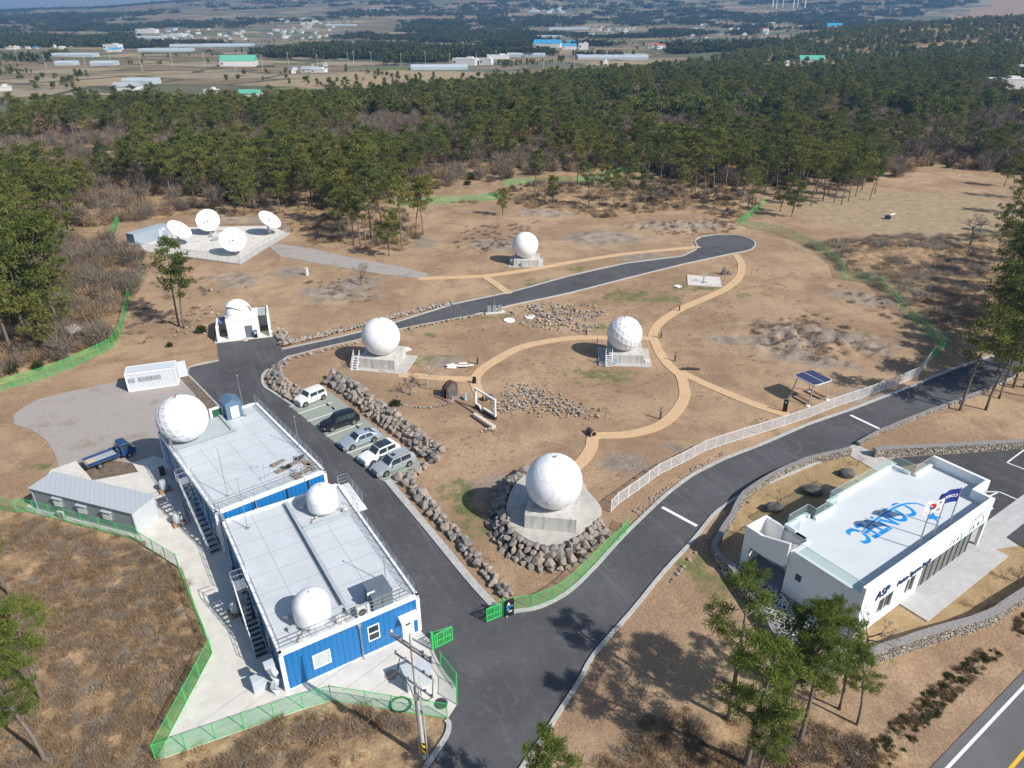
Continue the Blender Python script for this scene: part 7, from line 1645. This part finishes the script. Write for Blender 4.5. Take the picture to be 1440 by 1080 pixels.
# --- foreground pines, finer needles
PN=[]
for k,(h,c_,sp,nl,ln) in enumerate(((10.5,(.50,1),2.1,22,.14),(9,(.42,1),1.8,20,.07),(9.5,(.46,1),2.2,22,.20))):
    PN.append((tree_proto(80+k,'pine',m=M_pinenear,h=h,crown=c_,spread=sp,nl=nl,tuft=55,size=.25,asp=.17,lean=ln,rt=.17,cr=.42,flat=.5,sub=7),h))
fg=[(1023,1012,12.,0,-.3,'pine with a leaning trunk left of the stone wall corner'),(1049,1076,12.3,1,1.2,'tall pine in front of the stone wall corner, its base at the picture bottom'),(1100,996,10.5,1,2.6,'slim pine rising in front of the patterned paving'),(1093,1022,10.,0,4.0,'slim pine just right of the leaning one by the stone wall'),(1124,1044,10.4,2,.2,'pine with a thick leaning trunk below the stone wall'),(1180,998,8.4,0,.4,'broad pine against the long stone wall below the hall'),(1062,1100,7.5,1,3.,'low pine crown at the bottom edge of the slope'),(1205,1020,6.5,2,.9,'low spreading pine below the long stone wall'),
 (28,1013,11.5,0,1.0,'large pine in the dry brush at the left picture edge'),(67,1076,9.,2,2.,'pine crown rising from the bottom left corner'),(-12,905,11.5,0,5.,'pine at the left edge beside the grey container corner'),(-20,1060,12,2,3.,'pine cut by the bottom left corner of the picture'),(12,835,9.5,0,2.,'pine at the left edge below the fence of the grey container'),(60,985,9.5,1,3.3,'pine beside the large left edge pine, standing further into the brush'),(780,1170,9.,1,0.,'pine whose tip pokes up at the bottom edge beside the road')]
for px,py,h,v,rz,lb in fg:
    q=G(px,py); T=place(v,q.x,q.y,h/PN[v][1],lb,None,rz=rz,protos=PN)
    if 'group' in T: del T['group']
# --- bare trees
def bare(seed,h,spread,m,depth=5,r0=.16,flat=.5):
    rd=random.Random(seed); mb=MB(); tips=[]
    def br(p,d,L,r,k):
        e=p+d*L; mid=p.lerp(e,.5)+Vector((rd.uniform(-1,1),rd.uniform(-1,1),0))*L*.06; mb.tube([p,mid,e],[r,r*.85,r*.68],6 if k>2 else 3,False)
        if k==0: return
        for q in range(rd.choice((2,3,3)) if k>1 else 4):
            nd=(d+Vector((rd.gauss(0,spread),rd.gauss(0,spread),rd.gauss(.1,.3)*flat))).normalized(); br(e,nd,L*rd.uniform(.62,.85),r*.62,k-1)
    br(Vector((0,0,-.1)),Vector((.05,.0,1)),h*.26,r0,depth); return mb
M_palebark=mat('pale_bark',(.40,.37,.33),.9,var=.2); M_greybark=mat('grey_twig_bark',(.15,.125,.11),.9,var=.2)
def bare_tree(px,py,h,sp,m,seed,lb,dep=5,r0=.14,name='bare_tree'):
    q=G(px,py); T=thing(name,lb,'tree',(q.x,q.y,gh(q.x,q.y)-.05)); bare(seed,h,sp,m,dep,r0).build('branches',m,T); return T
bare_tree(577,556,4.2,.75,M_greybark,1,'dark spreading bare tree inside the ring of stones',6,.16)
bare_tree(600,548,4.5,.8,M_palebark,2,'pale leafless tree leaning beside the dark park tree',5,.12)
bare_tree(508,402,5.5,.6,M_greybark,3,'leafless tree on the brushy rise near the dish path',5,.15)
bare_tree(1363,347,8.5,.62,M_greybark,4,'broad flat crowned bare tree at the edge of the dry field',6,.25)
bare_tree(97,496,6.,.6,M_palebark,5,'pale leafless tree beside the west fence',5,.15)
bare_tree(165,350,6.5,.6,M_greybark,6,'grey leafless tree in the west thicket',5,.15)
bare_tree(1206,938,7.0,.55,M_greybark,8,'leafless tree in front of the hall facade corner',5,.14)
for k,(px,py) in enumerate(((1139,688),(1098,704),(1067,748),(1047,775),(1205,655))): bare_tree(px,py,1.7,.7,M_twig if False else M_greybark,20+k,('small shrub tree on the yard lawn, second from the driveway','small shrub tree on the yard lawn, middle of the row','small shrub tree near the stair tower of the hall','last small shrub tree at the west bend of the stone wall','small shrub tree on the yard lawn nearest the driveway')[k],5,.05,'young_tree')
for k,(px,py) in enumerate(((1386,856),(1430,818))): bare_tree(px,py,2.2,.75,M_greybark,30+k,('leafless garden tree behind the long stone wall','leafless garden tree behind the long stone wall close to the picture edge')[k],6,.07,'young_tree')
def bush(px,py,s,lb,k=0):
    q=G(px,py); T=thing('bush',lb,'bush',q); o=brush(60+k,M_green_bush,500,.6,1.0,.22,.5,.5); C.objects.link(o); o.name='foliage'; o.parent=T; o.scale=(s,s,s); MB().tube([(0,0,0),(0,0,.5*s)],.05,6).build('stem',M_bark,T)
bush(556,571,1.1,'round dark green bush beside the stones of the park tree'); bush(284,466+2,1.3,'dark bush on the slope left of the observatory',1); bush(240,488,.8,'tiny sapling bush between fence and gravel',2)
# ================================================ FAR BUILDINGS, POLES, TURBINES
M_fw=mat('far_white_wall',(.60,.60,.585),.7,var=.06); M_fb=mat('far_blue_roof',(.05,.30,.55),.5,var=.1); M_fg=mat('far_green_roof',(.12,.42,.30),.5,var=.1); M_fr=mat('far_red_roof',(.42,.14,.12),.7,var=.1); M_fgr=mat('far_grey_roof',(.36,.38,.40),.6,var=.15); M_gh=mat('greenhouse_film',(.40,.46,.50),.35,var=.08); M_fo=mat('far_orange_roof',(.5,.27,.15),.7)
RM={'w':M_fw,'b':M_fb,'g':M_fg,'r':M_fr,'s':M_fgr,'o':M_fo}; RN={'w':'white','b':'blue','g':'green','r':'red','s':'grey','o':'orange'}
def hit(px,py):
    "where the sight line meets the rolling far ground"
    d=ray(px,py); t=200.
    while t<9000:
        x,y,z=d[0]*t,d[1]*t,H+d[2]*t
        if z<gh(x,y): break
        t*=1.012
    return Vector((d[0]*t,d[1]*t,gh(d[0]*t,d[1]*t)))
def far_house(px,py,wpx,hpx,roof,lb,grp=None,gable=True,aspect=.7,rz=None,wall=None):
    q=hit(px,py); k=math.hypot(q.x,q.y)/F; w=wpx*k; h=min(max(2.6,hpx*k*.6),9.); dd=w*aspect if w<30 else min(w*aspect,22); T=thing('far_building',lb,'building',q,trs.uniform(-.3,.3) if rz is None else rz,grp)
    MB().box((0,0,h/2-1),(w,dd,h+2)).build('wall',wall or M_fw,T)
    if gable: MB().extr([(-w/2-.3,-dd/2-.3,h),(-w/2-.3,dd/2+.3,h),(-w/2-.3,0,h+dd*.22)],(w+.6,0,0)).build('roof',RM[roof],T)
    else: MB().box((0,0,h+.15),(w+.3,dd+.3,.35)).build('roof',RM[roof],T); MB().box((w*.2,0,h+.9),(w*.25,dd*.4,1.4)).build('rooftop_box',wall or M_fw,T)
    if w>6: 
        mb=MB(); n=max(2,int(w/4)); mb.box((-w/2+w/(n*2),-dd/2-.03,h*.5),(w/n*.45,.06,h*.3)); mb.build('window',M_glass,T)
    return T
def greenhouse(px,py,wpx,lb,tunnels=4):
    q=hit(px,py); k=math.hypot(q.x,q.y)/F; w=wpx*k; T=thing('greenhouse',lb,'greenhouse',q,trs.uniform(-.12,.12)); dd=max(14,w*.35); mb=MB()
    n=max(3,int(dd/7))
    for i in range(n):
        y0=-dd/2+i*dd/n; pr=[(-w/2,y0+dd/n*(.5-.5*math.cos(PI*j/8)),2.4+1.8*math.sin(PI*j/8)) for j in range(9)]; mb.extr(pr+[(-w/2,y0+dd/n,-1),(-w/2,y0,-1)],(w,0,0))
    mb.build('plastic_tunnel',M_gh,T)
for a in ((337,93,40,10,'g','long white shed with a green roof left of centre in the far fields'),(208,47,22,7,'w','flat white hall in the far village on the left'),(250,52,18,5,'w','lone white shed above the far left greenhouses'),(298,133,15,7,'w','near white shed at the back edge of the west forest'),(160,70,17,9,'w','largest white building of the far left village'),(437,131-29,20,5,'s','grey white sheds right of the green roofed shed'),(162,69+4,12,4,'b','small blue roofed house in the far left village'),(655,92,30,13,'w','pair of white terraced villas in the far middle fields'),(684,92,16,12,'w','white cubic villa next to the terraced villas'),(700,83,28,7,'w','white vaulted hall beside the far villas'),(770,67,34,8,'b','wide blue roofed complex in the far middle'),(800,70,18,7,'b','smaller blue roofed wing of the far complex'),(820,70,12,12,'w','white tower block beside the blue roofed complex'),(803,66,10,9,'b','blue domed white house beside the far complex'),(917,68,10,7,'r','reddish pink house, left of two in the far right fields'),(928,69,11,7,'r','reddish pink house, right of two in the far right fields'),(1100,94,24,7,'w','low white building in the east woods'),(1140,89,28,7,'g','low teal roofed building in the east woods'),(1173,40,17,5,'b','pale blue roofed shed on the far hillside'),(1075,46,8,6,'r','small orange red house on the far slope'),(547,93-10,8,4,'b','tiny blue hut by the far road'),(850,90,8,4,'w','small white box hut before the far greenhouse'),(1410,126,38,18,'w','white modern house on the wooded rise at the right edge'),(180,127,28,6,'s','grey sheds at the edge of the near fields'),(352,138,26,6,'g','teal roofed shed behind the west forest'),(5,128,14,7,'w','white shed cut by the left picture edge'),(449,104-2,18,6,'w','low white house row beyond the far fields')):
    far_house(*a,gable=a[4]!='w')
q=hit(1427,120); T=thing('radio_mast','lattice radio mast behind the white modern house','mast',q); MB().tube([(0,0,0),(0,0,16)],.35,6).build('mast_pole',M_steel,T); MB().box((0,0,12),(3,3,1.2)).build('platform',M_fw,T)
for a in ((107,80,45,'long grey greenhouse at the far left below the village'),(95,92,20,'short greenhouse at the far left'),(148,92,26,'greenhouse beside the far left sheds'),(200,119,36,'pale greenhouse in the near left fields'),(235,73,58,'wide bright greenhouse block beyond the left fields'),(300,66,90,'very wide bluish greenhouse block in the far left plain'),(205,54,32,'small greenhouse block above the far left village'),(618,98,72,'long greenhouse left of the far villas'),(740,80,48,'greenhouse right of the white vaulted hall'),(860,83,88,'longest greenhouse in the far right fields'),(772,53,40,'hazy greenhouse beyond the blue complex'),(480,37,36,'bluish greenhouse near the centre horizon'),(488,63,16,'small blue greenhouse left of the dark trees'),(800,42,50,'faint greenhouse strip below the horizon')): greenhouse(*a)
vr=random.Random(9)
for (x0,x1,y0,y1,n,gp) in ((5,100,58,70,44,'houses of the far left village'),(130,175,62,74,8,'houses of the far left village'),(225,345,42,62,34,'scattered far houses left of centre'),(380,470,28,56,42,'scattered far houses below the left hills'),(522,566,14,18,9,'row of white houses under the central hills'),(735,795,12,20,24,'far white hamlet at the centre'),(830,905,40,52,26,'far houses right of centre'),(960,1110,34,56,26,'far houses on the right plain'),(1000,1240,28,40,6,'far houses on the right plain'),(395,460,92,104,5,'low sheds in the near fields')):
    for k in range(n): 
        rf=vr.choice('wwwwwsssbog'); far_house(vr.uniform(x0,x1),vr.uniform(y0,y1),vr.uniform(2.5,6),vr.uniform(2.,3.5),rf,'tiny %s roofed house among the %s'%(RN[rf],gp.replace('houses of the ','').replace('scattered ','')),gp+', '+RN[rf]+' roofs',gable=vr.random()<.6,wall=M_fw if vr.random()<.8 else M_fgr)
M_pol=mat('far_pole_concrete',(.46,.45,.43),.8)
pp=None
for k,(px,py) in enumerate([(30+42*i+vr.uniform(-8,8),93+vr.uniform(-6,10)-.02*i) for i in range(12)]+[(490+35*i+vr.uniform(-6,6),96+vr.uniform(-5,3)) for i in range(12)]+[(1137,104),(1181,100),(1249,97),(1257,95),(1326,100),(1331,99),(1008,101),(1226,82)]):
    q=hit(px,py)
    if pp is None: pp=thing('far_utility_pole','','pole'); MB().tube([(0,0,-1),(0,0,13)],[.22,.14],6).build('shaft',M_pol,pp); MB().box((0,0,12.2),(2.4,.15,.15)).box((0,0,11),(1.8,.15,.15)).build('crossarm',M_pol,pp); pp.location=q; T=pp
    else: T=dup(pp,q,vr.uniform(-.5,.5))
    T['label']='distant concrete power pole standing in the far fields' if px<960 else 'pale concrete power pole rising from the east woods'; T['group']='far power poles in the fields' if px<960 else 'power poles in the east woods'
M_turb=mat('turbine_white',(.72,.73,.74),.5,var=.03)
tb=None
for k,px in enumerate((1086,1091,1100,1115,1121,1131)):
    q=hit(px,13 if k%2 else 11); s=1. if k not in(1,4) else .8
    if tb is None:
        tb=thing('wind_turbine','','wind turbine'); MB().tube([(0,0,-5),(0,0,78)],[2.3,1.3],12).build('tower',M_turb,tb); MB().box((0,1,79),(3.2,9,3.4)).build('nacelle',M_turb,tb,bevel=.5)
        for j in range(3):
            a=R(90+120*j+15); dd=Vector((math.cos(a),0,math.sin(a))); MB().beam(Vector((0,-4.5,79)),Vector((0,-4.5,79))+dd*38,.4,2.2,up=Vector((0,1,0))).build('blade',M_turb,tb)
        MB().lathe([(0,-2),(1.4,-.6),(1.6,1)],n=12).xf(Matrix.Translation((0,-4.2,79))@Matrix.Rotation(R(-90),4,'X')).build('hub',M_turb,tb); T=tb; T.location=q
    else: T=dup(tb,q,.3,scale=s)
    T['label']='white wind turbine tower on the horizon, one of a tight row'; T['group']='wind turbines on the horizon'; T['category']='wind turbine'
HAZE=1.6e-4; EXPO=0.36
# ================================================ LIGHT, SKY, CAMERA
w=bpy.data.worlds.new('World'); bpy.context.scene.world=w; w.use_nodes=True; nt=w.node_tree
sk=nt.nodes.new('ShaderNodeTexSky'); sk.sky_type='NISHITA'; sk.sun_disc=False; sk.sun_elevation=SUN_EL
sd=Vector((-math.cos(SUN_AZ),-math.sin(SUN_AZ),0)); sk.sun_rotation=math.atan2(sd.x,sd.y); sk.air_density=1.; sk.dust_density=1.; sk.ozone_density=1.
bg=nt.nodes['Background']; nt.links.new(sk.outputs[0],bg.inputs[0]); bg.inputs[1].default_value=.092
l=bpy.data.lights.new('sun','SUN'); l.energy=4.8; l.angle=R(.53); l.color=(1,.945,.865)
lo=bpy.data.objects.new('sun',l); C.objects.link(lo)
dv=Vector((math.cos(SUN_AZ)*math.cos(SUN_EL),math.sin(SUN_AZ)*math.cos(SUN_EL),-math.sin(SUN_EL)))
lo.rotation_euler=dv.to_track_quat('-Z','Y').to_euler(); lo.location=(60,-40,80)
if HAZE:
    hm=bpy.data.materials.new('haze_air'); hm.use_nodes=True; hn_=hm.node_tree; hn_.nodes.clear()
    ho=hn_.nodes.new('ShaderNodeOutputMaterial'); pv=hn_.nodes.new('ShaderNodeVolumePrincipled')
    pv.inputs['Color'].default_value=(.26,.54,1.,1); pv.inputs['Density'].default_value=HAZE; pv.inputs['Anisotropy'].default_value=.2
    hn_.links.new(pv.outputs[0],ho.inputs['Volume'])
    stuff(MB().box((0,4400,175),(17800,9700,390)).build('haze',hm),'thin blue haze over the far countryside','haze')
cam=bpy.data.cameras.new('camera'); cam.sensor_width=36; cam.lens=25; cam.clip_end=30000; cam.clip_start=.5
co_=bpy.data.objects.new('camera',cam); C.objects.link(co_); co_.location=(0,0,H); co_.rotation_euler=(R(90)-PT,0,0)
sc=bpy.context.scene; sc.camera=co_
sc.view_settings.view_transform='Standard'; sc.view_settings.look='None'; sc.view_settings.exposure=EXPO; sc.view_settings.gamma=1
sc.cycles.volume_bounces=0; sc.cycles.max_bounces=6; sc.cycles.transparent_max_bounces=16
